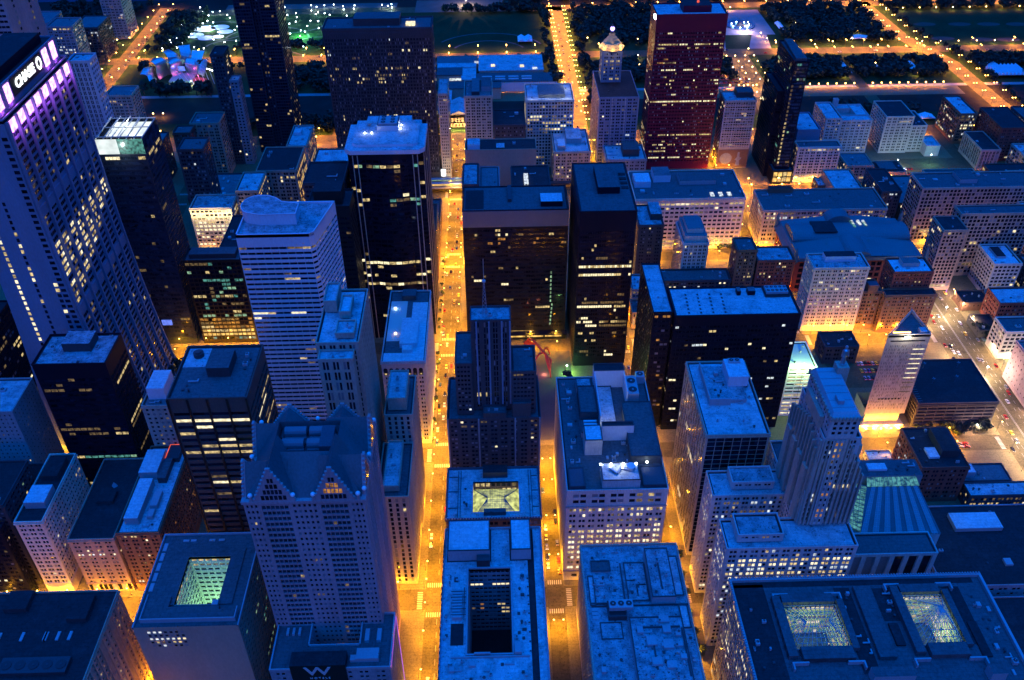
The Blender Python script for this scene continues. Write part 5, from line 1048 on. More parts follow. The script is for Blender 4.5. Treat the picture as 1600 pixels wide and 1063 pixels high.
# west end wall: smooth, with three upright window strips
for x, lo, hi, pr in ((-277.5, 8, 150, .5), (-289.5, 8, 205, .35), (-300.5, 60, 215, .9)):
    for k in range(int((hi - lo) / 4.1)):
        z0 = lo + 4.1 * k; s = (1 if rnd.random() < .6 else 6) if (rnd.random() < pr and z0 > lo + 6) else 0
        b.wins.append((np.array([x, YA - .12, z0]), np.array([1., 0, 0]), np.array([0, -1., 0]), 1.7 if x < -280 else 2.4, 2.5, s))
for k in range(58):
    z0 = 8 + 4.1 * k; b.wins.append((np.array([XS + fl(z0) - 4.2, YA - .1, z0]), np.array([1., 0, 0]), np.array([0, -1., 0]), 3.2, 2.2, 0))
b.roof(XN, XS, YA, YB, 254.5, 'roof_tar'); cx0, cx1, cy0, cy1 = -303.0, -274.5, 482, 574
b.box(cx0, cx1, cy0, cy1, 253.3, 268.0); b.roof(cx0, cx1, cy0, cy1, 268.2, 'roof_tar'); b.bx('penthouse', 'black_steel', -300, -279, 500, 566, 267, 273, top='roof_tar')
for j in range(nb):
    y0 = YA + 2 + (YB - YA - 4) * j / nb; b.bx('crown_panel', 'pink_light', XS + .1, XS + .5, y0 + 1.3, y0 + 10.4, 244.6, 251.2)  # recesses that look floodlit: their light is put into a glowing panel material
    pt('crown_glow', b.root, (XS + 2.6, y0 + 5.9, 243.5), (.66, .12, 1), 3000, .5)
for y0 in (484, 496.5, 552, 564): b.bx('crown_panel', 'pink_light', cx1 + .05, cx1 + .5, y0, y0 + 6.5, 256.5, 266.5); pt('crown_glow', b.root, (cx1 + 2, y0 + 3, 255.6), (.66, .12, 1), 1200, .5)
sb = b.bx('sign_box', 'sign_black', cx1, cx1 + .4, 505.5, 549, 257, 267)
text_mesh('CHASE', 7.4, (cx1 + .5, 523.5, 262), (0, 1, 0), (0, 0, 1), 'sign_white', 'lettering', b.root, .25, sx=1.18, bold=.035).parent = sb
m = MB(); oc = [(math.cos(t + math.pi / 8), math.sin(t + math.pi / 8)) for t in np.linspace(0, 2 * math.pi, 9)[:8]]
for k in range(8):
    a, c = oc[k], oc[(k + 1) % 8]
    if k % 2 == 0 or True: P3 = lambda p, r: (cx1 + .6, 544.0 + p[0] * r * .95, 262 + p[1] * r); m.poly([P3(a, 4.0), P3(c, 4.0), P3(c, 2.1), P3(a, 2.1)])
b.part('emblem', m, 'sign_white').parent = sb
b.finish('blue_grey_granite', 99)
# tower at the frame edge behind it
b = simple('office_tower', 'pinkish ribbed tower rising out of the picture behind the pink-lit crown', (-410, -338, 650, 700, 285), 'pink_granite', 3.0, 3.8, .9, .42, 0, .01, 'dim', 'roof_grey', 0, side={'s': dict(nx=2, wf=.10, hf=.5, frac=.7, pal='warm', nz=70)}, zt=4)
simple('office_tower', 'slim white tower with upright ribs behind the pink-lit tower', (-333, -316, 705, 722, 203.7), 'white_panel', 1.7, 3.8, .4, .8, 0, .03, 'dim', 'roof_light', 2, side={'s': dict(wf=.45, nx=8, hf=.5, frac=.35, pal='dim')})
# glass tower with a white-lit top
b = simple('office_tower', 'dark glass tower with brilliant white lit panels round its open top', (-283.1, -249.8, 604, 640, 172), 'navy_steel', 2.6, 4.0, .92, .6, .12, .035, 'dim', 'roof_tar', 0, zt=1, done=False, rows={0: (.4, 'strip'), 1: (.15, 'warm')}, glass=9)
m = MB().box(-283.1, -268, 603.7, 604.1, 172.5, 183.8); b.part('lit_panel', m, 'white_panel_lit'); m = MB().box(-268, -249.8, 603.8, 604.1, 172.5, 183.8); b.part('lit_panel', m, 'lit_teal')
m = MB().box(-283.1, -249.8, 638, 639.5, 172, 184).box(-283.1, -282, 604.2, 638, 172, 184).box(-250.8, -249.8, 604.2, 638, 172, 184); b.part('crown_wall', m, 'glass_tower')
m = MB().box(-277, -251.5, 610, 634, 183.2, 183.5); b.part('lit_panel', m, 'white_panel_lit')
m = MB()
for k in range(7): m.box(-282.5 + 5.4 * k, -282 + 5.4 * k, 604, 639, 184, 184.8)
for k in range(3): m.box(-283, -250, 605 + 16 * k, 605.5 + 16 * k, 184.8, 185.4)
for k in range(4): m.tube((-282 + 7 * k, 606, 184), (-278 + 7 * k, 630, 190), .3, 5)
b.part('roof_frame', m, 'paint_white'); pt('roof_lamp_glow', b.root, (-266, 600, 178), (.8, 1, .95), 9000); pt('roof_lamp_glow', b.root, (-264, 622, 190), (.85, 1, 1), 9000)
b.bx('led_sign', 'lit_blue', -274, -266, 603.2, 603.7, 20, 25)
b.finish('navy_steel', 4)
b = simple('office_block', 'mid-rise glass grid block tinted green, orange-lit near the street', (-244.4, -199.6, 604, 622, 81.5), 'bronze', 3.4, 3.9, .84, .66, .25, .42, 'teal', 'roof_blue', 0, [(-240, -204, 608, 618, 3, 'dark_metal', 'roof_blue')], rows={15: (.8, 'orange'), 16: (.8, 'orange'), 17: (.9, 'gold'), 18: (.9, 'gold'), 14: (.5, 'orange'), 13: (.4, 'green')}, done=False); b.finish('bronze', 4)
# ================================================================= east of Dearborn, south of Jackson
simple('apartment_block', 'ornate pale block with bright roof terrace and dotted warm windows', (253.6, 298.5, 604, 626, 63.2), 'white_terracotta', 2.5, 3.5, .5, .55, .3, .5, 'warm', 'roof_patchy', 5, [(265, 290, 614, 622, 4, 'white_panel', 'roof_tar')], zb=5, rows={17: (.6, 'gold'), 16: (.4, 'orange')}, cat='apartment block')
simple('brick_building', 'narrow gabled brick building between the ornate pale block and the red block', (299.0, 315, 606, 624, 38), 'brown_brick', 2.2, 3.4, .6, .6, .3, .15, 'warm', 'slate', 0, [(303, 311, 605.5, 612, 6, 'brown_brick', 'slate')], cat='brick building', zb=4)
simple('brick_building', 'dark red brick block with white flat roof at the wide avenue', (322.7, 355.1, 610, 631, 53.9), 'red_brick', 2.4, 3.4, .5, .5, .3, .08, 'warm', 'white_membrane', 4, [(332, 346, 618, 627, 3, 'metal_box', 'roof_grey')], zb=4)
simple('brick_building', 'lower brown brick wing with green-lit upper windows beside the red block', (316, 358, 600, 609, 38), 'brown_brick', 2.4, 3.4, .5, .5, .3, .08, 'warm', 'roof_tar', 2, cm=1.5)
simple('low_building', 'small four-storey corner building glowing gold at the intersection', (112.3, 122, 612, 631, 17.2), 'beige_brick', 2.4, 4, .6, .6, .3, .5, 'gold', 'roof_blue', 2, cat='low building', cm=1.3)
simple('low_building', 'flat blue-roofed low block with a lit strip above the narrow street', (114, 133, 633, 656, 26), 'concrete', 3, 3.6, .7, .5, .3, .4, 'warm', 'roof_light', 3, cat='low building', cm=2)
simple('low_building', 'long low roofed block with a row of white lights', (136.8, 199.5, 640, 658, 29.3), 'dark_granite', 3, 3.6, .6, .5, .3, .12, 'white', 'roof_blue', 6, cat='low building', cm=3)
simple('office_tower', 'pale tower with teal-lit ornate crown and corner pinnacles', (159.5, 181.4, 660, 697, 54), 'pale_stone', 2.2, 3.4, .5, .6, 0, .05, 'warm', 'teal_roof', 0, [(161, 180, 663, 695, 5, 'pale_stone', 'teal_roof'), (163.5, 177.5, 668, 691, 9, 'pale_stone', 'teal_roof')], zb=3)
simple('office_tower', 'blank-sided dark grey tower in front of the big lit store', (125.3, 147.8, 690, 726, 54.8), 'dark_granite', 3, 3.6, .35, .4, 0, .12, 'cool', 'roof_patchy', 3, [(137, 147, 700, 722, 5, 'dark_metal', 'roof_patchy')], cm=2.5)
simple('brick_building', 'brown brick block with small square roof house facing the lit store', (200.9, 217.5, 640, 660, 58.7), 'brown_brick', 2.4, 3.4, .45, .5, 0, .12, 'warm', 'roof_blue', 2, cm=2)
simple('brick_building', 'lower red brick block with white roof clutter next to the brown one', (219.3, 251, 640, 662, 48), 'red_brick', 2.4, 3.4, .5, .5, 0, .18, 'warm', 'roof_patchy', 6, cm=2)
b = simple('department_store', 'wide white store with gridded windows above a glowing arcade', (128.5, 230.3, 736, 792, 54.7), 'white_terracotta', 4.6, 4.6, .72, .5, .3, .12, 'warm', 'roof_blue', 10, [(131, 146, 760, 778, 5, 'white_panel', 'white_membrane'), (150, 166, 770, 788, 6, 'white_panel', 'roof_grey'), (174, 208, 764, 782, 3, 'metal_box', 'roof_blue')], rows={0: (.85, 'strip'), 9: (.9, 'gold'), 10: (.9, 'gold')}, cat='department store', zt=4, zb=2, done=False, faces='wn')
for k in range(3): b.bx('skylight', 'lit_cool', 199 + 8 * k, 202.5 + 8 * k, 741, 748, 53.6, 54.2)
b.finish('white_terracotta', 4)
simple('department_store', 'wide flat blue-roofed block with tan walls and lit windows under its cornice', (249.1, 365, 736, 776, 40.8), 'limestone', 2.9, 4.2, .6, .55, .25, .14, 'warm', 'roof_blue', 9, [(262, 285, 770, 775.5, 4, 'brown_brick', 'roof_tar')], rows={1: (.45, 'cool'), 7: (.8, 'gold')}, cat='department store', zb=3, faces='wn')
# library with green curved roofs
b = Bld('library_building', 'broad library under curved blue-green roofs with barrel vaults', 'library', 258, 374, 662, 725); b.wallm = 'red_brick'
b.box(260, 372, 662, 722, .15, 33, w=dict(nx=14, nz=5, wf=.5, hf=.7, d=.4, frac=.1), n=dict(nx=9, nz=5, wf=.5, hf=.7, d=.4, frac=.2), s=(9, 5))
def vault(x0, x1, y0, y1, z0, h, axis, name='roof', mat='teal_roof', n=12):
    m = MB(); pr = []
    for k in range(n + 1):
        t = math.pi * k / n; pr.append((-math.cos(t), math.sin(t)))
    for k in range(n):
        (a, za), (c, zc) = pr[k], pr[k + 1]
        if axis == 'x':
            ym, ry = (y0 + y1) / 2, (y1 - y0) / 2; m.poly([(x0, ym + a * ry, z0 + h * za), (x1, ym + a * ry, z0 + h * za), (x1, ym + c * ry, z0 + h * zc), (x0, ym + c * ry, z0 + h * zc)])
        else:
            xm, rx = (x0 + x1) / 2, (x1 - x0) / 2; m.poly([(xm + a * rx, y1, z0 + h * za), (xm + a * rx, y0, z0 + h * za), (xm + c * rx, y0, z0 + h * zc), (xm + c * rx, y1, z0 + h * zc)])
    for e in (0, 1):
        if axis == 'x': m.poly([(x1 if e else x0, (y0 + y1) / 2 + a * (y1 - y0) / 2, z0 + h * za) for a, za in (pr if e else pr[::-1])])
        else: m.poly([((x0 + x1) / 2 + a * (x1 - x0) / 2, y1 if e else y0, z0 + h * za) for a, za in (pr[::-1] if e else pr)])
    return b.part(name, m, mat)
m = MB()
for (x0, z0), (x1, z1) in zip(((257, 30), (262, 36), (300, 40), (335, 40), (369, 36)), ((262, 36), (300, 40), (335, 40), (369, 36), (375, 30))): m.poly([(x0, 659, z0 - 2), (x1, 659, z1 - 2), (x1, 725, z1), (x0, 725, z0)])
b.part('roof', m, 'teal_roof'); b.bx('roof', 'teal_roof', 262, 369, 659.5, 684, 33, 36.5)
vault(264, 369, 688, 716, 36, 6.5, 'x'); vault(303, 325, 660, 690, 36, 6, 'y'); vault(301, 325, 714, 728, 38, 8, 'y', 'gable_vault'); b.bx('roof_panel', 'roof_tar', 284, 304, 692, 711, 42, 43)
for k in range(14): x = 304 + rnd.uniform(0, 28); b.bx('skylight', 'lit_teal' if k % 2 else 'lit_cool', x, x + 1.8, 695 + rnd.uniform(0, 14), 696.6 + rnd.uniform(12, 15), 42, 43.2) if k < 7 else None
for x, y in ((259, 661), (373, 661), (259, 723), (373, 723)): b.part('corner_ornament', MB().cyl(x, y, 33, 40, 2.6, 1.6, 8).cyl(x, y, 40, 46, 1.7, .1, 8), 'teal_roof')
b.finish('red_brick')
simple('apartment_block', 'long gridded stone block with a lit glass corner at the wide avenue', (392.7, 500, 736, 766, 61.2), 'limestone', 3.4, 3.8, .7, .72, 0, .05, 'warm', 'roof_blue', 8, [(430, 446, 745, 762, 3, 'metal_box', 'roof_blue')], side={'w': dict(nx=30)}, zb=6, rows={14: (.5, 'gold')}, cat='apartment block')
simple('apartment_block', 'brown gridded block, taller, with upper setback behind the white gridded cube', (404.6, 470, 682, 697, 64.8), 'beige_brick', 3.4, 3.8, .7, .7, 0, .07, 'warm', 'roof_blue', 4, cat='apartment block', cm=3)
simple('apartment_block', 'brown gridded wing with dotted lit windows at the street corner', (381, 402, 660, 684, 62), 'beige_brick', 3.0, 3.6, .7, .7, .25, .14, 'warm', 'roof_tar', 2, cat='apartment block', cm=2)
simple('office_block', 'white gridded cube block with open roof court', (428, 452, 648, 680, 34.7), 'white_terracotta', 3.6, 3.9, .72, .6, .3, .06, 'warm', 'white_membrane', 3, [(434, 442, 658, 674, 1, 'metal_box', 'roof_tar')], cm=2)
simple('low_building', 'small dark brown low building by the avenue with lit end wall', (400, 424, 628, 646, 9), 'brown_brick', 4, 4, .3, .4, .2, .05, 'warm', 'roof_tar', 5, cat='low building', cm=2)
simple('low_building', 'low black-roofed building with trees in front by the avenue', (398, 416, 590, 612, 8), 'dark_granite', 4, 4, .3, .4, .2, .05, 'warm', 'roof_tar', 2, cat='low building', cm=2)
simple('brick_building', 'red brick block with wide pale blue roof at the frame edge', (415.8, 460, 604, 627, 24.8), 'red_brick', 2.6, 3.8, .6, .5, .3, .1, 'warm', 'roof_light', 4, cm=2)
simple('office_block', 'cream loft block with big grid windows and floodlit ground floor', (401, 440, 562, 582, 27.4), 'white_terracotta', 4.2, 4.2, .74, .6, .35, .12, 'warm', 'roof_blue', 3, zb=6)
simple('office_block', 'pinkish blank-walled block with violet lamps at its foot', (396, 430, 500, 540, 36), 'pink_granite', 5, 5, .2, .3, .2, .02, 'dim', 'roof_grey', 2)

# ================================================================= State to Michigan, north of Adams
b = simple('office_block', 'brightly floodlit white-gold gridded block among dark roofs', (-279, -241, 736, 762, 53.9), 'white_terracotta', 4.0, 3.9, .7, .55, .2, .7, 'bright', 'roof_patchy', 5, zb=2, rows={11: (.95, 'bright'), 10: (.9, 'gold')}, done=False); b.finish('white_terracotta', 4)
for k in range(5): pt('wash_light', b.root, (-276 + 8 * k, 731, 48), (1, .75, .35), 5000)
simple('office_block', 'dark boxy block right beside the floodlit gold block', (-226, -209, 640, 692, 71), 'dark_granite', 3, 3.7, .4, .4, 0, .01, 'dim', 'roof_tar', 3)
simple('office_block', 'low dark roof cluster block behind the floodlit gold block', (-300, -242, 795, 843, 34), 'dark_granite', 3, 3.7, .5, .5, 0, .06, 'dim', 'roof_grey', 9, cm=5)
simple('office_block', 'small block with gold-lit top floors among the dark roofs', (-237, -216, 745, 782, 66), 'beige_brick', 3, 3.8, .6, .5, 0, .4, 'gold', 'roof_light', 3)
simple('office_block', 'dark-roofed block whose side wall glows yellow along the narrow street', (-228, -190, 792, 843, 62), 'beige_brick', 3.2, 3.7, .6, .6, 0, .12, 'warm', 'roof_tar', 4, side={'s': dict(frac=.85, pal='gold', hf=.7)})
simple('office_block', 'low block with white skylight on its pale blue roof', (-214, -193, 868, 918, 51), 'limestone', 3.2, 3.7, .5, .5, 0, .1, 'warm', 'roof_light', 4, [(-210, -203, 895, 905, 2, 'white_panel', 'white_membrane')], side={'s': dict(frac=.5, pal='gold')})
simple('office_block', 'white-roofed brown block behind the octagonal-topped tower', (-168, -132, 736, 800, 80), 'brown_brick', 3.0, 3.7, .5, .5, 0, .1, 'warm', 'roof_light', 7, [(-150, -138, 742, 775, -.5, 'dark_metal', 'roof_tar')], cm=4)
simple('office_block', 'dark block with a small blue roof left of the beige gridded block', (-289.5, -266, 770, 795, 96), 'dark_granite', 3, 3.8, .6, .5, 0, .05, 'cool', 'roof_blue', 2)
simple('brick_building', 'red brick block wedged behind the white-lit glass tower', (-331, -313, 880, 898, 62), 'red_brick', 3, 3.7, .4, .4, 0, .03, 'dim', 'roof_blue', 1)
simple('office_block', 'beige block with even square window grid near the park', (-318.6, -287.8, 900, 928, 63.2), 'tan_plaster', 3.0, 3.6, .62, .6, 0, .01, 'dim', 'roof_blue', 3, zb=5)
simple('office_block', 'beige and brown block at the park edge by the curved tower', (-441.8, -412, 1000, 1028, 54), 'limestone', 3, 3.7, .5, .5, 0, .04, 'warm', 'roof_grey', 2)
simple('office_block', 'blue-grey block next to the beige and brown park-edge block', (-470, -443, 985, 1010, 50), 'grey_stone', 3, 3.7, .5, .5, 0, .02, 'warm', 'roof_light', 2)
b = tiers('apartment_tower', 'very tall dark glass apartment tower with balconies facing the park', 'apartment tower', (-268, -222, 960, 1002), [(-266, -248, 960, 1001, .15, 215, 'ws', {}), (-248, -240, 964, 1001, .15, 214, 'w', dict(wf=.5)), (-240, -222.7, 960, 1001, .15, 212, 'ws', {})], 'navy_steel', 'roof_tar', 2.6, 3.5, .85, .6, 0, .07, 'dim', fin=False)
b.finish('navy_steel', 3.2)
simple('apartment_tower', 'slender dark tower with one strip of lit windows beside the park', (-291.5, -278, 930, 955, 125), 'dark_granite', 2.6, 3.6, .6, .5, 0, .03, 'warm', 'roof_tar', 1, side={'s': dict(nx=7, frac=.15, pal='bright')})
simple('office_block', 'narrow pale-topped block below the slender dark tower', (-277, -267.5, 930, 944, 97), 'grey_stone', 2.6, 3.6, .5, .5, 0, .05, 'warm', 'roof_light', 1)
b = simple('office_tower', 'broad dark ribbed office slab with scattered lit windows beside the park', (-164.7, -58.6, 886, 919, 164.5), 'dark_granite', 1.5, 3.6, .5, .62, 0, .025, 'office', 'roof_blue', 4, [(-135, -90, 895, 915, 6, 'dark_metal', 'roof_blue')], rows={3: (.12, 'bright'), 5: .02, 8: (.1, 'warm'), 10: (.16, 'warm'), 11: (.14, 'warm'), 12: (.1, 'strip'), 22: (.08, 'bright'), 27: (.10, 'strip')}, zt=10, zb=8, run=.75, done=False)
for k in range(54): b.bx('fin', 'dark_granite', -164.5 + 1.985 * k, -164.2 + 1.985 * k, 885.4, 886, 8, 160)
b.bx('roof_lamp', 'lit_bright', -84, -75, 893, 900, 163.5, 166); b.finish('dark_granite', 3.5)
simple('office_block', 'narrow pale block at the end of the bright street beside the dark slab', (-56.2, -53 + 6.5, 886, 927, 97), 'limestone', 2.4, 3.6, .5, .5, 0, .1, 'warm', 'roof_light', 2, cm=2)
simple('office_block', 'brown block lining the bright street just past the bowed glass tower', (-72, -53, 690, 740, 52), 'brown_brick', 3, 3.6, .6, .4, 0, .05, 'warm', 'roof_tar', 2)
simple('office_block', 'low pale-roofed building on the bright street beside the railway bridge', (-70, -53.5, 745, 800, 24), 'brown_brick', 3, 3.6, .5, .5, 0, .15, 'warm', 'roof_blue', 3)
# south of Adams
simple('apartment_block', 'pale gridded apartment block with central dark stripe near the museum', (-29.7, -1, 886, 928, 93.8), 'limestone', 2.6, 3.2, .62, .55, 0, .06, 'warm', 'roof_grey', 5, [(-22, -14, 890, 926, 3, 'dark_metal', 'roof_grey'), (-12, -2, 900, 926, 4, 'grey_stone', 'roof_blue')], cat='apartment block')
simple('office_block', 'plain peach side-wall block behind the long black slab', (-28.5, 41, 812, 836, 70), 'tan_plaster', 5, 5, 0.05, .05, 0, .0, 'warm', 'roof_tar', 2, [(-26, -14, 815, 829, 4, 'white_panel', 'roof_light'), (2, 10, 815, 825, .5, 'dark_metal', 'roof_light')])
simple('office_block', 'dark-roofed hall behind the peach wall block', (0, 33, 886, 925, 62), 'dark_granite', 3, 4, .4, .4, 0, .02, 'dim', 'roof_tar', 3)
simple('low_building', 'small block with mottled pale blue roof beside the railway bridge', (-29.9, -15, 742, 784, 70), 'dark_granite', 3, 3.6, .6, .5, 0, .1, 'warm', 'roof_patchy', 3, cat='office building', cm=4)
b = simple('low_building', 'block with a bright lit top-floor terrace behind the long black slab', (-14, 4, 742, 785, 66), 'grey_stone', 3, 3.6, .6, .5, 0, .1, 'warm', 'roof_grey', 2, cat='office building', rows={0: (1, 'white')}, cm=3)
simple('low_building', 'dark flat block with one white skylight behind the long black slab', (15.5, 51, 745, 789, 64), 'dark_granite', 3, 3.6, .6, .5, 0, .1, 'warm', 'roof_tar', 4, [(27, 31, 752, 772, .6, 'lit_cool', 'lit_cool')], cat='office building', cm=4)
b = simple('office_tower', 'white gridded tower with a lit pale roof facing the museum', (34.5, 85, 910, 955, 78), 'white_terracotta', 3.0, 3.7, .66, .6, 0, .12, 'warm', 'roof_light', 5, [(48, 76, 918, 946, 2.5, 'roof_grey', 'roof_grey')], rows={4: (.3, 'warm'), 5: (.45, 'warm'), 6: (.5, 'bright'), 7: (.35, 'bright'), 8: .3, 17: .5}, side={'w': dict(nx=15)})
for x, y in ((42, 912), (58, 912), (72, 912), (80, 913), (78, 940)): pt('roof_lamp_glow', b.root, (x, y, 83), (.85, .97, 1), 1600)
simple('office_block', 'pale stepped block with white roof rooms beside the tower with beehive top', (62, 100, 864, 918, 41), 'limestone', 3, 3.7, .55, .55, 0, .12, 'warm', 'roof_light', 6, [(66, 74, 869, 886, 4, 'metal_box', 'white_membrane'), (76, 92, 884, 910, 5, 'metal_box', 'roof_light')], cm=5)
simple('office_block', 'jumbled blue-roofed block in front of the dark red tower', (117, 159, 864, 899, 31), 'grey_stone', 3, 3.7, .5, .5, 0, .1, 'cool', 'roof_light', 9, [(135, 152, 872, 893, 7, 'dark_metal', 'roof_blue')], cm=6)
# beehive tower
b = tiers('beehive_tower', 'dark glazed block with a pale tower, gold-lit stepped crown and blue beacon', 'office tower', (111, 154, 910, 985), [(111.5, 153.6, 910, 984, .15, 79.9, 'wn', dict(frac=.06, pal='office', glass=0, roof='roof_tar')), (117, 138.6, 950, 972, 79.9, 114.5, 'wn', dict(frac=.3, pal='warm', pitch=3.6, wf=.4, roof=None))], 'blue_grey_granite', 'roof_blue', 2.8, 3.7, .62, .5, 0, .08, fin=False)
for x in (111.7, 125.5, 139.4, 153.2): b.bx('rib', 'pale_stone', x - .3, x + .3, 909.3, 910, 4, 79)
bx_, by = 127.8, 961.0
for z0, z1, r0, r1 in ((114.5, 117, 11.4, 10.8), (117, 120.5, 9.6, 8.2), (120.5, 124, 7.8, 5.8), (124, 127, 5.4, 3.6), (127, 130, 3.2, 2.4)): b.part('crown_tier', MB().cyl(bx_, by, z0, z1, r0 * 1.2, r1 * 1.2, 4 if z0 > 119 else 8), 'gold_tile')
b.part('lantern', MB().cyl(bx_, by, 130, 132, 2.0, 2.0, 8), 'slate'); b.part('beacon', MB().ball(bx_, by, 134.6, 2.4, 12), 'beacon_blue'); b.part('lantern_cap', MB().cyl(bx_, by, 136.8, 140, 1.2, .1, 8), 'slate')
for a in range(8): pt('crown_glow', b.root, (bx_ + 15 * math.cos(a * math.pi / 4), by + 15 * math.sin(a * math.pi / 4), 117.5), (1, .62, .18), 3800)
b.finish('blue_grey_granite', 3.5)
# dark red tower
b = simple('office_tower', 'tall dark red steel tower with rows of lit windows', (162.8, 233.5, 901, 937, 168.2), 'red_steel', 1.62, 3.75, .7, .42, 0, .02, 'strip', 'roof_light', 0, [(190, 218, 908, 928, 6, 'red_steel', 'roof_tar')], faces='wn', rows={3: (.22, 'bright'), 4: (.18, 'strip'), 7: (.08, 'orange'), 8: (.06, 'orange'), 9: .06, 10: (.30, 'strip'), 13: .14, 14: .08, 15: .06, 17: .05, 19: (.55, 'bright'), 20: .08, 21: .03, 29: (.42, 'strip'), 31: .06, 32: (.25, 'strip'), 33: .08, 34: (.28, 'bright'), 35: .08, 36: (.4, 'bright')}, zt=17, zb=8, run=.85, done=False, side={'n': dict(wf=.7, frac=.03)})
for k in range(24): b.bx('fin', 'red_steel', 162.9 + 3.06 * k, 163.15 + 3.06 * k, 900.6, 900.95, 6, 152)
b.bx('roof_lamp', 'lamp_white', 161.9, 162.6, 905, 911, 162, 166); b.bx('beacon', 'neon_red', 205, 207, 917, 919, 174, 176); b.bx('roof_kerb', 'white_membrane', 170, 230, 903, 905, 167.3, 168.4); b.finish('red_steel', 3)
# tower with painted side wall
b = simple('apartment_tower', 'white-banded stone tower with a painted mural wall at its foot', (243, 276.1, 901, 927, 77.9), 'limestone', 2.7, 3.3, .68, .6, 0, .07, 'warm', 'roof_light', 2, [(257, 274, 910, 925, 5, 'dark_metal', 'roof_blue')], side={'w': dict(zb=24)}, done=False)
for k in range(15): b.bx('band', 'pale_stone', 242.9, 276.2, 900.6, 901 - .02, 25 + 3.35 * k, 25.6 + 3.35 * k)
for x in (243.2, 254.5, 275.6): b.bx('pier', 'pale_stone', x - .35, x + .35, 900.5, 901, 24, 76)
b.bx('mural', 'brown_brick', 243.2, 276, 900.7, 901, 1, 22)
m = MB(); m.poly([(252 + 6.6 * math.cos(t), 900.6, 11.5 + 6.6 * math.sin(t)) for t in np.linspace(0, 2 * math.pi, 21)[:20]]); b.part('mural_disc', m, 'grey_stone')
m = MB(); m.poly([(263, 900.6, 3), (268, 900.6, 3), (267, 900.6, 9), (269.5, 900.6, 12), (267, 900.6, 13), (266.5, 900.6, 19), (264.5, 900.6, 19), (264.2, 900.6, 13), (262, 900.6, 10), (264, 900.6, 9)]); b.part('mural_figure', m, 'grey_stone')
b.finish('limestone', 3)
b = tiers('office_tower', 'tall dark slab tower with a faceted front and lit stair windows', 'office tower', (289, 313, 866, 930), [(296.5, 311.1, 866, 926, 16, 132, 'wn', dict(frac=.05, pal='green', glass=9, wf=.9)), (289.5, 296.5, 880, 932, .15, 96, 'wn', dict(frac=.02, roof='roof_tar')), (293.5, 315, 862, 880, .15, 16, 'w', dict(frac=.9, pal='gold', wf=.85, hf=.8, floor=6, pitch=4))], 'black_steel', 'roof_blue', 2.4, 3.8, .85, .6, 0, .05, fin=False, clut=1)
for k in range(24): b.wins.append((np.array([297.6, 865.9, 22 + 4.4 * k]), np.array([1., 0, 0]), np.array([0, -1., 0]), 1.8, 2.4, 1 if k < 11 else 2 if k < 20 else 0))
m = MB().prism([(298, 868), (309, 868), (309, 922), (301, 924)], 132, 134.5); b.part('penthouse', m, 'roof_blue'); b.finish('black_steel', 3)
simple('hotel_building', 'white ornate twelve-storey block floodlit yellow along its ground floor', (317, 362.1, 865, 880, 41), 'white_terracotta', 3.0, 3.3, .55, .6, 0, .12, 'warm', 'roof_blue', 2, rows={0: (.5, 'cool'), 9: (.5, 'gold'), 10: (.9, 'gold')}, cat='hotel', cm=2)
b = tiers('hotel_building', 'pale U-shaped block with open roof court and a small roof tower', 'hotel', (363, 418, 928, 975), [(364.6, 382, 928, 972, .15, 44, 'wn', {}), (382, 417, 930, 944, .15, 40.5, 'w', {}), (403, 417, 944, 973, .15, 40.5, '', {}), (382, 403, 962, 973, .15, 40.5, '', dict(noclut=1)), (384, 389, 966, 971, 40.5, 49, '', {})], 'pale_stone', 'roof_light', 2.8, 3.4, .5, .5, 0, .1, clut=1)
simple('low_building', 'plain pale blue block behind the floodlit ornate block', (327, 352, 905, 950, 42), 'blue_grey_granite', 4, 4, .05, .1, 0, 0, 'dim', 'roof_light', 3, cat='office building')
b = tiers('apartment_block', 'two pale narrow blocks with dark side wall and fire escape stripes', 'apartment block', (430, 484, 928, 976), [(431.7, 463, 930, 973, .15, 44, 'wn', {}), (463, 481, 932, 972, .15, 32, 'w', {})], 'white_terracotta', 'roof_tar', 3.0, 3.4, .5, .5, 0, .05, clut=2)
simple('low_building', 'small pale blue-roofed cube under the two pale narrow blocks', (480.5, 496, 920, 945, 13), 'pale_stone', 6, 5, .05, .1, 0, 0, 'dim', 'roof_light', 1, cat='low building', cm=1.5)
simple('office_block', 'brown block with dark side wall and lit corner windows near the rail lamps', (524, 543, 950, 1000, 37), 'brown_brick', 3, 3.6, .55, .55, 0, .3, 'cool', 'roof_light', 3)
simple('office_block', 'pale finely ribbed block with black roof at the frame edge', (524, 545, 886, 932, 24), 'limestone', 1.8, 20, .45, .9, 0, 0, 'dim', 'roof_tar', 2, side={'n': dict(nx=20, nz=5, hf=.9), 'w': dict(nz=5, hf=.9)})
simple('brick_building', 'dark red brick block behind the pale ribbed block', (549, 580, 905, 960, 40), 'red_brick', 3, 3.5, .4, .4, 0, .03, 'warm', 'roof_tar', 2)
b = simple('low_building', 'low flat-roofed building beside the teal-lit parking lot', (402, 436, 862, 888, 12), 'tan_plaster', 5, 5, .3, .4, 0, .1, 'cool', 'roof_tar', 3, [(410, 428, 866, 884, 1.2, 'dark_metal', 'roof_blue')], cat='low building')
simple('office_block', 'tan-walled blue-roofed box behind the wide flat department block', (337.7, 366.2, 800, 842, 27), 'tan_plaster', 6, 6, .05, .1, 0, 0, 'dim', 'roof_light', 3, faces='wn')
simple('office_block', 'dark block with lit lower corner left of the long gridded block', (370.8, 390, 768, 815, 41), 'dark_granite', 3, 3.6, .5, .5, 0, .2, 'white', 'roof_tar', 3)
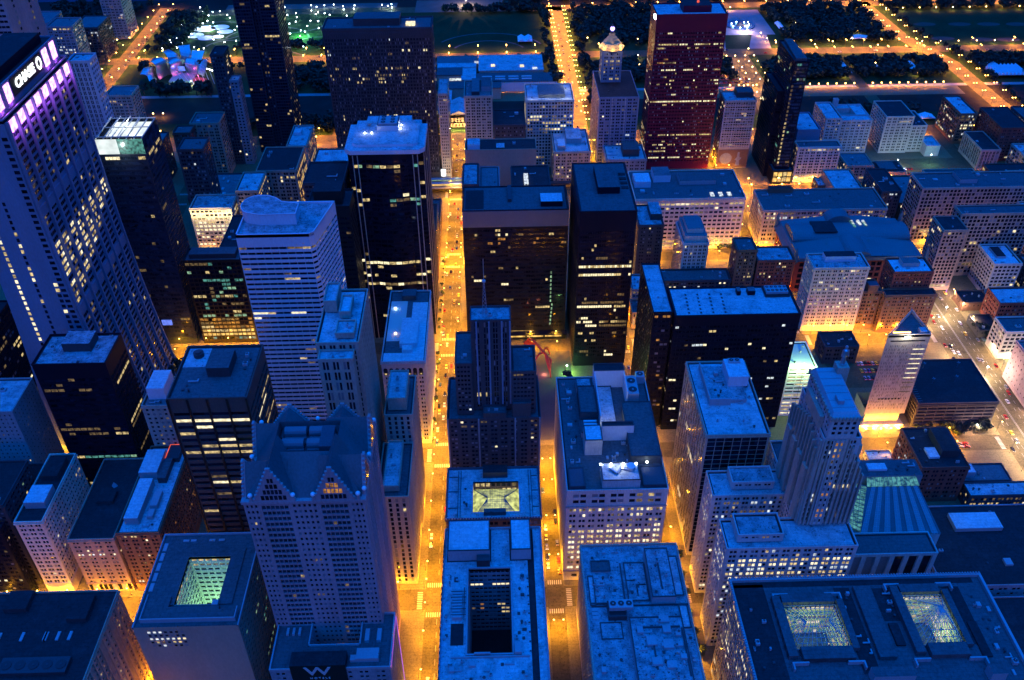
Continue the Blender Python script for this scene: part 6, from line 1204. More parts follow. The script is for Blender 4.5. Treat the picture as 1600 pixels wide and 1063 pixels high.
# ================================================================= museum and park pieces
b = Bld('museum_building', 'low museum with pale flat roofs, gallery skylights and a banner wall', 'museum', -70, 80, 1015, 1215); b.wallm = 'limestone'
b.face((-52, 1018), (-30, 1018), .15, 15, 5, 1, .62, .7, .5, 1.0, 'bright', zb=5, zt=2)
b.face((-52, 1017.8), (-30, 1017.8), .15, 5, 5, 1, .5, .8, .5, 0.0, zb=.3, zt=.5)
for x0, x1, y0, y1, h, t_ in ((-52, -30, 1018, 1060, 15, 'roof_blue'), (-66, -52, 1030, 1100, 12, 'roof_light'), (-30, -14, 1030, 1100, 12, 'roof_light'), (-66, 10, 1100, 1122, 14, 'roof_blue'), (-72, -40, 1140, 1165, 16, 'roof_blue'), (-72, -22, 1166, 1180, 16, 'roof_light'), (-40, -22, 1126, 1166, 15, 'roof_light'), (-20, 76, 1120, 1148, 14, 'roof_blue'), (-18, 66, 1150, 1205, 17, 'roof_light'), (-74, -20, 1182, 1212, 14, 'roof_grey')): b.box(x0, x1, y0, y1, .15, h); b.bx('roof', t_, x0 - .6, x1 + .6, y0 - .6, y1 + .6, h, h + .8)
b.part('pediment', MB().prism([(-52.5, 1017.4), (-29.5, 1017.4), (-29.5, 1019), (-52.5, 1019)], 14.9, 15.8), 'limestone')
m = MB(); m.poly([(-52, 1017.6, 15.8), (-30, 1017.6, 15.8), (-41, 1017.6, 20.5)]); m.poly([(-52, 1017.6, 15.8), (-41, 1017.6, 20.5), (-41, 1060, 20.5), (-52, 1060, 15.8)]); m.poly([(-30, 1017.6, 15.8), (-30, 1060, 15.8), (-41, 1060, 20.5), (-41, 1017.6, 20.5)]); b.part('pediment_roof', m, 'roof_light')
for k in range(4): b.bx('skylight', 'white_membrane', -14 + 17 * k, -1 + 17 * k, 1126, 1128.5, 14.8, 15.8); b.bx('skylight', 'white_membrane', -14 + 17 * k, -1 + 17 * k, 1134, 1136.5, 14.8, 15.8)
b.bx('gallery_lamp', 'lit_bright', -2, 3, 1163, 1170, 17.8, 18.6); b.bx('gallery_lamp', 'lit_bright', 36, 41, 1160, 1167, 17.8, 18.6); b.bx('gallery_lamp', 'lit_cool', 52, 58, 1152, 1158, 17.8, 18.6); b.bx('gallery_lamp', 'lit_cool', -24, -18, 1180, 1186, 16, 17)
b.bx('terrace_front', 'lit_cool', -56, -28, 1139.2, 1139.7, 9, 12); b.bx('banner_wall', 'white_panel', -20.6, 82, 1118.6, 1119.3, 2, 13.5)
text_mesh('A.JONGTON', 5.4, (62, 1118.4, 9.5), (1, 0, 0), (0, 0, 1), 'sign_black', 'lettering', b.root, .06)
for k in range(6): b.bx('banner', 'sign_black', -19 + 3 * k, -17.6 + 3 * k, 1118.3, 1118.55, 4.5, 12)
for x in (-48, -41, -34): pt('front_wash', b.root, (x, 1008, 3), (1, .55, .15), 16000)
b.finish('limestone', 99)
# bandshell with flaring steel ribbons, lit violet
b = Bld('bandshell', 'park bandshell with curling steel ribbons lit pink and violet', 'bandshell', -455, -372, 1146, 1262); bs = b.root
for k, (cx, cy_, az, wd, h, out) in enumerate(((-446, 1176, 3.5, 15, 15, 13), (-436, 1190, 3.0, 17, 22, 12), (-424, 1202, 2.5, 18, 27, 14), (-410, 1208, 1.9, 18, 30, 13), (-398, 1204, 1.4, 15, 24, 14), (-390, 1194, .8, 12, 17, 12), (-440, 1164, 4.0, 11, 11, 11), (-420, 1194, 2.9, 14, 19, 7), (-404, 1196, 1.5, 14, 18, 7), (-452, 1190, 3.3, 10, 24, 9))):
    m = MB(); ux, uy = math.cos(az), math.sin(az); vx, vy = -uy, ux; n_ = 9; pv = None
    for i in range(n_ + 1):
        t = i / n_; z = 1.5 + h * math.sin(t * 1.75); o_ = out * (1 - math.cos(t * 1.75)) + 2 * math.sin(6 * t + k); w_ = wd / 2 * (1 + .25 * math.sin(3 * t + k)); tw = .5 * math.sin(2.2 * t + k)
        a = (cx + ux * (o_ - tw * w_) - vx * w_, cy_ + uy * (o_ - tw * w_) - vy * w_, z + tw * 3); c = (cx + ux * (o_ + tw * w_) + vx * w_, cy_ + uy * (o_ + tw * w_) + vy * w_, z - tw * 3)
        if pv: m.poly([pv[0], pv[1], c, a])
        pv = (a, c)
    b.part('steel_ribbon', m, 'steel')
b.bx('stage', 'concrete', -428, -398, 1170, 1200, .15, 2.0); b.bx('stage_screen', 'lit_blue', -420, -412, 1196, 1197, 6, 12)
for loc, c, e in (((-432, 1172, 12), (1, .1, .45), 1500), ((-418, 1190, 10), (.15, .12, 1), 2500), ((-402, 1192, 8), (1, .12, .7), 1500), ((-440, 1190, 14), (.6, .2, 1), 1500), ((-418, 1162, 6), (.4, 1, .8), 5000), ((-388, 1180, 8), (.9, .12, .3), 9000)): pt('stage_light', bs, loc, c, e)
for k in range(9): m = MB().ball(-404 + 4 * k, 1208 - .6 * k * k * .4, 6, .8, 8); b.part('lamp', m, 'lamp_white')
m = MB()
for k in range(9):
    t = k / 8; a = (-425 + 50 * t, 1186, 3); c = (-395 + 22 * math.cos(t * 3), 1150 + 6 * t, 3); m.tube((-424 + 6.5 * k, 1195 - 1.2 * abs(k - 4), 11), (-400 + 5.2 * k, 1150 + 1.5 * abs(k - 4), 4), .35, 5)
b.part('trellis', m, 'steel')
m = MB().prism([(-400 + 26 * math.cos(t), 1166 + 22 * math.sin(t)) for t in np.linspace(0, 2 * math.pi, 25)[:24]], .2, .6); b.part('seat_bowl', m, 'red_brick')
# fountain
b = Bld('fountain', 'round blue-lit park fountain on a wide pale plaza', 'fountain', 345, 400, 1330, 1395)
b.part('basin', MB().cyl(372, 1358, .2, 1.2, 21, n=36, mi=0, top=1), ['path_stone', 'pool_blue']); b.part('tier', MB().cyl(372, 1358, 1.2, 3.4, 6, 5, 20, 0, 1), ['path_stone', 'pool_blue']); b.part('tier', MB().cyl(372, 1358, 3.4, 5.6, 3, 2.4, 16, 0, 1), ['path_stone', 'pool_blue'])
for a in range(7): m = MB().ball(372 + 13 * math.cos(a * .9), 1358 + 13 * math.sin(a * .9), 1.6, .7, 8); b.part('lamp', m, 'lamp_white'); pt('basin_light', b.root, (372 + 13 * math.cos(a * .9), 1358 + 13 * math.sin(a * .9), 3.5), (.3, .7, 1), 700)
# sculpture on the plaza
b = Bld('sculpture', 'tall arching red steel sculpture on the dark plaza', 'sculpture', 18, 42, 548, 578)
m = MB()
def arc3(p0, p1, p2, w, n=10):
    pr = None
    for k in range(n + 1):
        t = k / n; p = Vector(p0) * (1 - t) ** 2 + Vector(p1) * 2 * t * (1 - t) + Vector(p2) * t * t
        if pr is not None: m.tube(pr, p, w * (1 - .5 * t) , 5)
        pr = p
arc3((36, 566, 13), (31, 562, 18), (23, 552, .2), 1.0); arc3((36, 566, 13), (40, 560, 18), (41, 550, .2), 1.0); arc3((36, 566, 13), (38, 574, 17), (42, 580, .2), 1.0); arc3((36, 566, 13), (26, 572, 26), (24, 580, 16), 1.2)
m.poly([(24, 580, 16), (20, 582, 10), (27, 579, 9), (30, 573, 16)]); m.poly([(36, 566, 13), (42, 558, 12), (41, 550, .2), (38, 557, 8)]); b.part('arch', m, 'red_paint')
for x, y in ((26, 556), (36, 554)): pt('sculpture_fill', b.root, (x, y, 1.5), (1, .25, .15), 3500)  # red fill lights added to lighten the sculpture
# glass lobby pavilion by the plaza
b = Bld('pavilion_building', 'low glass pavilion with glowing white ceiling beside the plaza', 'pavilion', 0, 56, 592, 603); b.box(8, 56, 600, 603, .2, 6); b.wallm = 'black_steel'
for k in range(3): b.bx('lit_ceiling', 'shop_gold', 9 + 15 * k, 22.5 + 15 * k, 599.3, 599.9, 3.2, 5.6)
b.bx('roof', 'black_steel', 6, 57, 597.5, 603.2, 6, 6.7); b.finish('black_steel')
# elevated railway bridge over the bright street
b = Bld('railway_bridge', 'elevated railway station bridge with lit canopies crossing the bright street', 'bridge', -60, -20, 862, 886)
for y0, h in ((858, 7.6), (866, 7.6)): b.bx('deck', 'dark_metal', -150, 130, y0, y0 + 5.5, 6.2, 7.4)
b.bx('canopy', 'metal_box', -75, -15, 863, 867, 11.5, 11.9); b.bx('platform_light', 'lit_green', -75, -15, 862.5, 862.9, 10.6, 11.3); b.bx('canopy', 'metal_box', -75, -15, 853.5, 857.8, 11.5, 11.9); b.bx('platform_light', 'shop_gold', -75, -15, 853, 853.4, 10.2, 11.3); b.bx('platform', 'concrete', -75, -15, 853, 858, 6.3, 7.5); b.bx('platform', 'concrete', -75, -15, 863.5, 866, 6.3, 7.5)
for x in (-51, -29):
    for y in (858.6, 871): b.bx('column', 'dark_metal', x - .4, x + .4, y, y + .6, .15, 6.2)
b.bx('advert_screen', 'sign_white', -57, -52, 876, 876.3, 9, 17); b.bx('advert_screen', 'lit_bright', -57, -50.5, 872, 872.2, 2, 7)
pt('canopy_glow', b.root, (-40, 852, 12), (1, .75, .3), 9000); pt('canopy_glow', b.root, (-40, 869, 12), (.9, 1, .5), 6000)
# tents
def tent(name, label, x0, x1, y0, y1, h, ridges=1, group=None):
    t = Bld(name, label, 'tent', x0, x1, y0, y1, group); m = MB(); w = (x1 - x0) / ridges
    for k in range(ridges):
        a, c = x0 + k * w, x0 + (k + 1) * w; xm = (a + c) / 2
        m.poly([(a, y0, h * .55), (xm, y0, h), (xm, y1, h), (a, y1, h * .55)]); m.poly([(c, y0, h * .55), (c, y1, h * .55), (xm, y1, h), (xm, y0, h)]); m.poly([(a, y0, h * .55), (c, y0, h * .55), (xm, y0, h)]); m.poly([(c, y1, h * .55), (a, y1, h * .55), (xm, y1, h)])
    t.part('canopy', m, 'white_fabric')
    for x in (x0 + .3, x1 - .3):
        for y in (y0 + .3, y1 - .3): t.bx('pole', 'steel', x - .12, x + .12, y - .12, y + .12, .15, h * .56)
    t.bx('side_wall', 'white_fabric', x0 + .5, x1 - .5, y1 - .5, y1 - .4, .15, h * .55)
    return t
tent('tent', 'long white tent on the plaza beside the round fountain', 424, 433, 1325, 1362, 5); tent('tent', 'long white flat tent among dark trees near the crossing roads', 514, 545, 1287, 1300, 5)
tent('tent', 'narrow white tent standing in the park lawn left of its neighbours', 470, 477, 1160, 1197, 5); tent('tent', 'small lone white canopy in the dark park trees', 511, 519, 1176, 1184, 6); tent('tent', 'pointed white tent at the edge of the dark park wood', 557, 569, 1168, 1194, 6)
tent('tent', 'large multi-peaked white event tent by the ball fields', 655, 700, 1138, 1170, 9, 9); tent('tent', 'long low white tent behind the large multi-peaked one', 655, 680, 1176, 1188, 6, 3); tent('tent', 'white tent cover in the park left of the brightly lit avenue', 37, 58, 1293, 1316, 7, 2); tent('tent', 'little white tent beside the railway near the brown block', 512, 530, 1012, 1026, 6, 1)
tent('tent', 'small white tent on the grass above the broad dark slab', -113, -98, 1305, 1312, 5)

for dm, wl, rf, lb in (((396, 434, 778, 835, 22), 'brown_brick', 'roof_grey', 'squat brown block between the flat-roofed low building and the long gridded block'), ((440, 492, 782, 838, 27), 'limestone', 'roof_blue', 'cream block just behind the long gridded block'), ((504, 556, 742, 800, 44), 'beige_brick', 'roof_light', 'tall tan block continuing the long gridded row to the frame edge'), ((504, 560, 808, 842, 30), 'red_brick', 'roof_tar', 'brick block before the pale finely ribbed block'), ((462, 520, 642, 672, 28), 'dark_granite', 'roof_grey', 'dark block beyond the white gridded cube at the frame edge'), ((480, 540, 690, 728, 50), 'limestone', 'roof_light', 'tan tower right of the brown gridded block'),
                       ((452, 500, 600, 632, 22), 'brown_brick', 'roof_tar', 'brown low block behind the red brick block at the frame edge'), ((330, 362, 824, 842, 18), 'brown_brick', 'roof_light', 'narrow brown building across from the floodlit ornate block'), ((372, 400, 862, 892, 20), 'beige_brick', 'roof_grey', 'small tan building beside the floodlit ornate block'), ((590, 640, 900, 970, 36), 'dark_granite', 'roof_blue', 'dark block beyond the dark red brick block near the rail lamps'), ((560, 610, 862, 896, 26), 'limestone', 'roof_light', 'cream low block right of the brick one at the frame edge')):
    simple('office_block', lb, dm, wl, 3.0, 3.7, .56, .6, 0, .22, 'warm', rf, 5, cm=4, zb=4, rows={int((dm[4] - 6) / 3.7): (.7, 'gold')})

# ================================================================= ground, streets, pavements
def sheet(name, mat, quads, z, kind='structure'):
    m = MB()
    for q in quads:
        if len(q) == 4 and not hasattr(q[0], '__len__'): x0, x1, y0, y1 = q; m.poly([(x0, y0, z), (x1, y0, z), (x1, y1, z), (x0, y1, z)])
        else: m.poly([(*p, z) for p in q])
    o = m.build(name, mat); o['kind'] = kind; return o
sheet('ground', 'earth', [(-3000, 3000, -600, 4200)], 0.0)
NS = [252, 343, 467, 592, 724, 852]; EW = [-604, -459, -326, -181, -40, 102, 247, 382, 519, 640]; hw = lambda c: 17 if c == 382 else 7.5
roads = [(-700, 760, y - 7.5, y + 7.5) for y in NS] + [(-700, 760, 978, 1002)] 
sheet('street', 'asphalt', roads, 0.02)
m = []
ys = [y for y in NS] + [990]
for c in EW:
    for a, d in zip([100] + [y + 7.5 for y in NS[:]], [y - 7.5 for y in NS] + [978]): m.append((c - hw(c), c + hw(c), a, d))
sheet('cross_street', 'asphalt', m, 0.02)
mb = MB(); EX = [-760] + EW + [760]; YX = [100] + NS + [990]
for i in range(len(EX) - 1):
    for j in range(len(YX) - 1):
        x0, x1 = EX[i] + (hw(EX[i]) if i else 0), EX[i + 1] - (hw(EX[i + 1]) if i < len(EX) - 2 else 0); y0, y1 = YX[j] + 7.5, YX[j + 1] - (12 if YX[j + 1] == 990 else 7.5)
        if EX[i] == -40 and YX[j] in (252, 343):
            mb.box(x0, 27, y0, y1, 0, .15); mb.box(37, x1, y0, y1, 0, .15)
        else: mb.box(x0, x1, y0, y1, 0, .15)
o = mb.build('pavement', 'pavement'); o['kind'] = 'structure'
sheet('alley', 'asphalt', [(27, 37, 259.5, 335.5), (27, 37, 350.5, 459.5)], .02)
sheet('plaza', 'dark_granite', [(-25, 58, 480, 584)], .16)
# painted markings
mk = MB(); Zm = .03
def zebra_x(x0, x1, y, L=3.2):      # bars across a street that runs east
    n = int((x1 - x0) / 1.3)
    for k in range(n): xa = x0 + 1.3 * k + .3; mk.poly([(xa, y, Zm), (xa + .65, y, Zm), (xa + .65, y + L, Zm), (xa, y + L, Zm)])
def zebra_y(y0, y1, x, L=3.2):
    n = int((y1 - y0) / 1.3)
    for k in range(n): ya = y0 + 1.3 * k + .3; mk.poly([(x, ya, Zm), (x + L, ya, Zm), (x + L, ya + .65, Zm), (x, ya + .65, Zm)])
for c in (-40, 102, 247, -181, -326):
    for y in NS[1:]: zebra_x(c - 7, c + 7, y - 12.5); zebra_x(c - 7, c + 7, y + 9); zebra_y(y - 7, y + 7, c - 12.5); zebra_y(y - 7, y + 7, c + 9)
zebra_x(27.3, 36.7, 331); zebra_x(27.3, 36.7, 352); zebra_y(336, 350, 38.5)
for y in NS: zebra_y(y - 7, y + 7, 382 - 22); zebra_y(y - 7, y + 7, 382 + 19)
o = mk.build('crossing_marking', 'paint_white'); o['kind'] = 'structure'
mk = MB()
for c in (-40, 102, 247):
    for y in np.arange(262, 974, 9.0):
        if all(abs(y - s) > 16 for s in NS): mk.poly([(c - .09, y, Zm), (c + .09, y, Zm), (c + .09, y + 4, Zm), (c - .09, y + 4, Zm)])
        if all(abs(y - s) > 16 for s in NS): mk.poly([(c + 3.4, y, Zm), (c + 3.55, y, Zm), (c + 3.55, y + 3, Zm), (c + 3.4, y + 3, Zm)])
for c, off in ((382, (-10, -6.5, -.4, .4, 6.5, 10)),):
    for y in np.arange(420, 974, 8.0):
        for q in off: mk.poly([(c + q - .1, y, Zm), (c + q + .1, y, Zm), (c + q + .1, y + (8 if abs(q) < 1 else 3.5), Zm), (c + q - .1, y + (8 if abs(q) < 1 else 3.5), Zm)])
o = mk.build('lane_marking', 'paint_white'); o['kind'] = 'structure'
# park: lawns, roads, paths
sheet('park_lawn', 'lawn', [(-760, 860, 1002, 1440)], .02)
sheet('railway_cutting', 'track_bed', [(-480, 900, 1040, 1118)], .03)
sheet('avenue', 'asphalt', [(-760, 900, 1238, 1262)], .06)
sheet('park_road', 'asphalt', [[(92, 1002), (112, 1002), (110, 1460), (86, 1460)], (-480, 900, 1440, 1466), [(-520, 1110), (-498, 1110), (-506, 1480), (-526, 1480)], (-191, -171, 1002, 1240), [(326, 1002), (356, 1002), (356, 1238), (326, 1238)], [(578, 1460), (598, 1460), (606, 1300), (636, 1200), (642, 1002), (618, 1002), (612, 1190), (580, 1310)], (470, 486, 1040, 1190)], .05)
sheet('promenade', 'plaza_stone', [(300, 415, 1318, 1430), [(282, 1238), (326, 1238), (340, 1318), (320, 1318)], [(356, 1238), (392, 1238), (402, 1318), (380, 1318)], (-700, 900, 1119, 1127)], .04)
sheet('light_catch_strip', 'pavement', [(-30, 92, 1092, 1118), (112, 600, 1092, 1118), (296, 318, 1050, 1092)], .06)  # paler ground added to catch the orange light under the lamp row
sheet('ball_field', 'sand', [[(x + 17 * math.cos(t), y + 8 * math.sin(t)) for t in np.linspace(0, 2 * math.pi, 21)[:20]] for x, y in ((648, 1352), (700, 1350), (743, 1348), (785, 1346), (651, 1291), (706, 1284), (742, 1282))], .04)
pa = []
for cx, cy_, r0, a0, a1 in ((-5, 1270, 78, .35, 2.6), (-5, 1262, 52, .4, 2.7), (-330, 1330, 60, 0, 3.0), (-300, 1400, 46, 3.0, 6.1), (-410, 1370, 44, .2, 5.8), (-250, 1300, 40, 1.2, 4.4), (-380, 1300, 30, 0, 3)):
    ts = np.linspace(a0, a1, 25)
    for s, e in zip(ts[:-1], ts[1:]): pa.append([(cx + (r0 + w) * math.cos(t), cy_ + (r0 + w) * math.sin(t) * .9) for t, w in ((s, 0), (e, 0), (e, 3), (s, 3))])
sheet('park_path', 'path_stone', pa, .045)
sheet('lakeshore_plaza', 'path_stone', [(-120, 20, 1440, 1500), (-420, -150, 1466, 1490)], .07)
sheet('lake', 'water', [(-3000, 3000, 1520, 4200)], .03)
sheet('play_garden', 'white_fabric', [[(x + r * math.cos(t), y + r * .8 * math.sin(t)) for t in np.linspace(0, 2 * math.pi, 19)[:18]] for x, y, r in ((-432, 1380, 17), (-410, 1386, 14), (-398, 1366, 12), (-440, 1352, 14), (-420, 1340, 12), (-404, 1345, 9))], .055)
sheet('parking_lot', 'asphalt', [(262, 320, 530, 584), (440, 520, 860, 915), (290, 340, 1130, 1206)], .17)

# ================================================================= street lamps
def lamp_proto(name, label, cat, h, col, e, head, arm, group, sc=1.0, r=.42, glow=0):
    t = thing(name, label, cat, (0, 0, -50), group); t['_o'] = [0, 0, 0]
    m = MB().cyl(0, 0, 0, .8, .26, .2, 8).cyl(0, 0, .8, h, .12, .08, 6); m.build('pole', 'black_iron', t)
    if arm: MB().tube((0, 0, h), (arm, 0, h + .5), .07, 5).build('arm', 'black_iron', t)
    m = MB().ball(arm, 0, h + (.45 if arm else .3), r * sc, 8, 0, .7 if arm else 1.0); ln = m.build('lantern', head, t)
    MB().cyl(arm, 0, h + .45 + r * .75, h + .6 + r * .9, r * .3 * sc, r * .12, 6).build('cap', 'black_iron', t).parent = ln
    l = bpy.data.lights.new('lamp_light', 'SPOT'); l.spot_size = R(168); l.spot_blend = 0.35; l.color = col; l.energy = e * 0.25; l.shadow_soft_size = .35
    o = bpy.data.objects.new('lamp_light', l); COL.objects.link(o); o.parent = t; o.location = (arm, 0, h - .6)
    if glow:
        l2 = bpy.data.lights.new('globe_glow', 'POINT'); l2.color = col; l2.energy = glow * 0.25; l2.shadow_soft_size = .5
        o2 = bpy.data.objects.new('globe_glow', l2); COL.objects.link(o2); o2.parent = t; o2.location = (arm, 0, h + .4)
    return t
ORANGE = (1.0, .40, .012); ORANGE2 = (1.0, .33, .03)
NL = [0]
def put(proto, pts, label, group):
    for k, (x, y, rz) in enumerate(pts):
        copy_tree(proto, (x, y, .15), rz, label, group); NL[0] += 1
P1 = lamp_proto('street_lamp', 'orange street lamp', 'street lamp', 8.6, ORANGE, 27000, 'lamp_orange', 1.8, 'street lamps', 1.0, .45, 10000)
P2 = lamp_proto('street_lamp', 'orange street lamp', 'street lamp', 8.6, ORANGE2, 42000, 'lamp_orange', 1.8, 'street lamps', 1.5, .55, 14000)
P5 = lamp_proto('twin_lamp', 'twin orange lamp', 'twin lamp', 9.5, ORANGE2, 52000, 'lamp_orange', 1.8, 'twin lamps', 1.4, .55)
MB().tube((0, 0, 9.5), (-1.8, 0, 10.0), .07, 5).build('arm', 'black_iron', P5); MB().ball(-1.8, 0, 9.95, .65, 8, 0, .7).build('lantern', 'lamp_orange', P5)
P6 = lamp_proto('parapet_lamp', 'orange parapet lamp', 'parapet lamp', 4.5, ORANGE2, 22000, 'lamp_orange', 0, 'parapet lamps', 1.2, .75, 6000)
P3 = lamp_proto('park_lamp', 'white park lamp', 'park lamp', 5.0, (.6, .95, 1.0), 3800, 'lamp_white', 0, 'park lamps', 1.0, .75)
P4 = lamp_proto('park_lamp', 'warm park lamp', 'park lamp', 5.0, (1, .42, .10), 12000, 'lamp_warm', 0, 'park lamps', 1.0, .75)
away = lambda y: all(abs(y - s) > 6 for s in NS)
def two(c, half, ys): return [(c + s * half, y, 0 if s < 0 else math.pi) for y in ys for s in (-1, 1)]
put(P1, two(-40, 8.6, [y for y in [*np.arange(265, 974, 25), *[s + d for s in NS for d in (-8.5, 8.5)]] if 262 < y < 976 and away(y)]), 'orange globe lamp on the brightest street, which runs from the bottom centre to the museum', 'lamps along the brightest street')
put(P1, two(102, 8.6, [y for y in np.arange(268, 974, 30) if away(y)]), 'orange street lamp in the narrow street past the black tower slab', 'lamps along the street past the black slab')
put(P1, [(32 + s * 4.6, y, 0 if s < 0 else math.pi) for y in (320, 368, 400, 432, 452) for s in (-1, 1)], 'orange lamp in the narrow alley beside the long pale-roofed block', 'lamps in the narrow alley')
put(P1, [(-191 + s * 5.5, y, 0 if s < 0 else math.pi) for y in (250, 272, 292, 314) for s in (-1, 1)], 'orange lamp in the lane between the tarred-roof block and the blank pinkish block', 'lamps in the lane by the blank block')
put(P1, [(x, 343 + s * 8.6, -s * math.pi / 2) for x in (-300, -282, -264, -246, -228, -210, -196, -64, 56, 90) for s in (-1, 1)], 'orange lamp on the cross street at the foot of the tan blocks', 'lamps on the nearest cross street')
put(P1, [(x, 467 + s * 8.6, -s * math.pi / 2) for x in (-318, -300, -60, -22, 20, 44, 62, 250, 275, 300, 325) for s in (-1, 1)], 'orange lamp on the cross street by the triangular tower and plaza', 'lamps on the second cross street')
put(P1, [(x, 592 + s * 8.6, -s * math.pi / 2) for x in (-262, -240, -222, -204, -15, 6, 27, 48, 70, 115, 262, 276, 290, 304, 318, 332, 346) for s in (-1, 1)], 'orange lamp on the cross street before the ornate pale block', 'lamps on the third cross street')
put(P1, [(x, 724 + s * 8.6, -s * math.pi / 2) for x in (300, 330, 360, 410, 440, 470, 118, 132, 150, 190, 208, 226, 240, 255, -250, -270) for s in (-1, 1)], 'orange lamp in front of the wide white store arcade', 'lamps before the white store')
put(P1, [(247 + s * 8.6, y, 0 if s < 0 else math.pi) for y in (640, 665, 690, 712, 740, 765, 800, 830, 872, 890, 910, 930) for s in (-1, 1)], 'orange lamp in the street between white store and flat department block', 'lamps in the street by the white store')
put(P2, [(x, 852 + s * 8.6, -s * math.pi / 2) for x in (252, 268, 300, 318, 336, 354, 420, 445, 470, 495, 520, -212, -190) for s in (-1, 1)], 'orange lamp at the foot of the floodlit ornate block', 'lamps by the floodlit ornate block')
put(P2, [(x, 990 + s * 13, -s * math.pi / 2) for x in (-560, -520, -478, -436, -390, -340, -310, -205, -180, -55, -25, 118, 160, 300, 345, 420, 500, 560) for s in (-1, 1)], 'orange lamp on the wide avenue along the park edge', 'lamps on the avenue at the park edge')
put(P5, two(101, 10.5, np.arange(1012, 1440, 19)), 'orange lamp on the broad avenue crossing the park towards the lake', 'lamps on the broad park avenue')
put(P6, [(x, 1120, math.pi / 2) for x in [*np.arange(-22, 88, 12.5), 118, 130, *np.arange(244, 284, 12.5), *np.arange(305, 470, 11.5), *np.arange(490, 590, 11.5)]], 'orange lamp in the even row along the railway wall', 'row of lamps along the railway')
put(P5, [(x, 1250 + s * 14, -s * math.pi / 2) for x in (-485, -460, -435, -410, -385, -360, -335, -310, -285, -260, -235, -210, -185, -100, -60, -20, 20, 60, 150, 250, 275, 300, 400, 425, 450, 475, 500, 525, 550, 575, 600, 680, 740) for s in (-1, 1)], 'orange lamp on the far road crossing the park', 'lamps on the far park road')
put(P4, [(x, y, 0) for y in np.arange(1012, 1236, 21) for x in (322, 334, 348, 360)], 'warm twin-row lamp on the boulevard leading to the fountain', 'lamps on the fountain boulevard')
put(P5, [(float(np.interp(y, [1002, 1190, 1310, 1460], [630, 624, 592, 588])) + s * 13, y, 0 if s < 0 else math.pi) for y in np.arange(1030, 1440, 24) for s in (-1, 1)], 'orange lamp on the diagonal road past the ball fields', 'lamps on the diagonal road')
put(P2, [(-512 + s * 13, y, 0 if s < 0 else math.pi) for y in np.arange(1110, 1480, 30) for s in (-1, 1)], 'orange lamp on the slanting road beyond the pink-lit crown', 'lamps on the slanting far road')
put(P5, [(x, 1453 + s * 11, -s * math.pi / 2) for x in np.arange(90, 860, 34) for s in (-1, 1)], 'twin orange lamp on the shore road at the far edge', 'lamps on the shore road')
put(P4, [(-410 + s * 6, y, 0) for y in (1020, 1060) for s in (-1, 1)], 'warm lamp at the park gate by the bandshell', 'lamps at the park gate')
rp = random.Random(5)
pts = []
while len(pts) < 130:
    x, y = rp.uniform(-470, -150), rp.uniform(1275, 1475)
    if all((x - a) ** 2 + (y - c) ** 2 > 90 for a, c, _ in pts): pts.append((x, y, 0))
put(P3, pts, 'white globe lamp scattered in the green garden park', 'white lamps in the garden park')
pts = []
while len(pts) < 60:
    x, y = rp.uniform(130, 570), rp.uniform(1150, 1430)
    if all((x - a) ** 2 + (y - c) ** 2 > 260 for a, c, _ in pts) and not (320 < x < 415 and y < 1240): pts.append((x, y, 0))
put(P4, pts, 'warm lamp among the dark trees around the fountain', 'warm lamps in the dark wood')
pts = [(x, y, 0) for x in np.arange(610, 830, 26) for y in (1252 + 14, 1412)]
put(P4, pts, 'warm lamp at the edge of the ball fields', 'warm lamps round the ball fields')
pts = [(x, 1012 + rp.uniform(0, 20), 0) for x in np.arange(-640, -480, 11)] + [(rp.uniform(-650, -440), rp.uniform(1040, 1130), 0) for _ in range(24)] + [(rp.uniform(-640, -540), rp.uniform(1180, 1420), 0) for _ in range(30)]
put(P4, pts, 'warm lamp among buildings beyond the slim ribbed white tower', 'warm lamps in the far quarter')
P7 = lamp_proto('avenue_lamp', 'pale lamp', 'avenue lamp', 9.5, (1, .62, .34), 30000, 'lamp_warm', 1.6, 'avenue lamps', 1.0, .45)
put(P7, [(382 + s * 18.5, y, 0 if s < 0 else math.pi) for y in [*np.arange(420, 460, 18), *np.arange(478, 580, 18), *np.arange(606, 712, 20)] for s in (-1, 1)], 'pale pinkish lamp lining the wide avenue full of traffic', 'lamps lining the wide avenue')
for p in (P1, P2, P3, P4, P5, P6, P7):
    for c in list(p.children_recursive): bpy.data.objects.remove(c)
    bpy.data.objects.remove(p)
print('lamps', NL[0])
# far quarter beyond the slanting road
for k, (x0, x1, y0, y1, z, lb) in enumerate(((-640, -596, 1040, 1075, 42, 'far dark apartment slab with dotted lights at the upper left'), (-575, -542, 1190, 1225, 70, 'far tower with pale ribs above the slanting road'), (-560, -532, 1060, 1110, 34, 'far reddish low block beside the slanting road'), (-600, -575, 1130, 1180, 60, 'far dark gridded tower left of the pale ribbed one'), (-570, -535, 1250, 1300, 48, 'far dark block with bright base by the slanting road'), (-640, -600, 1250, 1300, 55, 'far dark building mass beyond the other far towers'), (-545, -530, 1130, 1170, 22, 'far low brick row with lit shopfronts on the slanting road'), (-560, -530, 1340, 1380, 66, 'farthest tower at the top edge beside the slanting road'))):
    simple('apartment_tower', lb, (x0, x1, y0, y1, z), 'grey_stone' if k % 2 else 'dark_granite', 3.0, 3.8, .5, .5, 0, .16, 'office', 'roof_grey', 1, cat='apartment tower', zb=2, rows={0: (.4, 'warm')} if k == 3 else None)
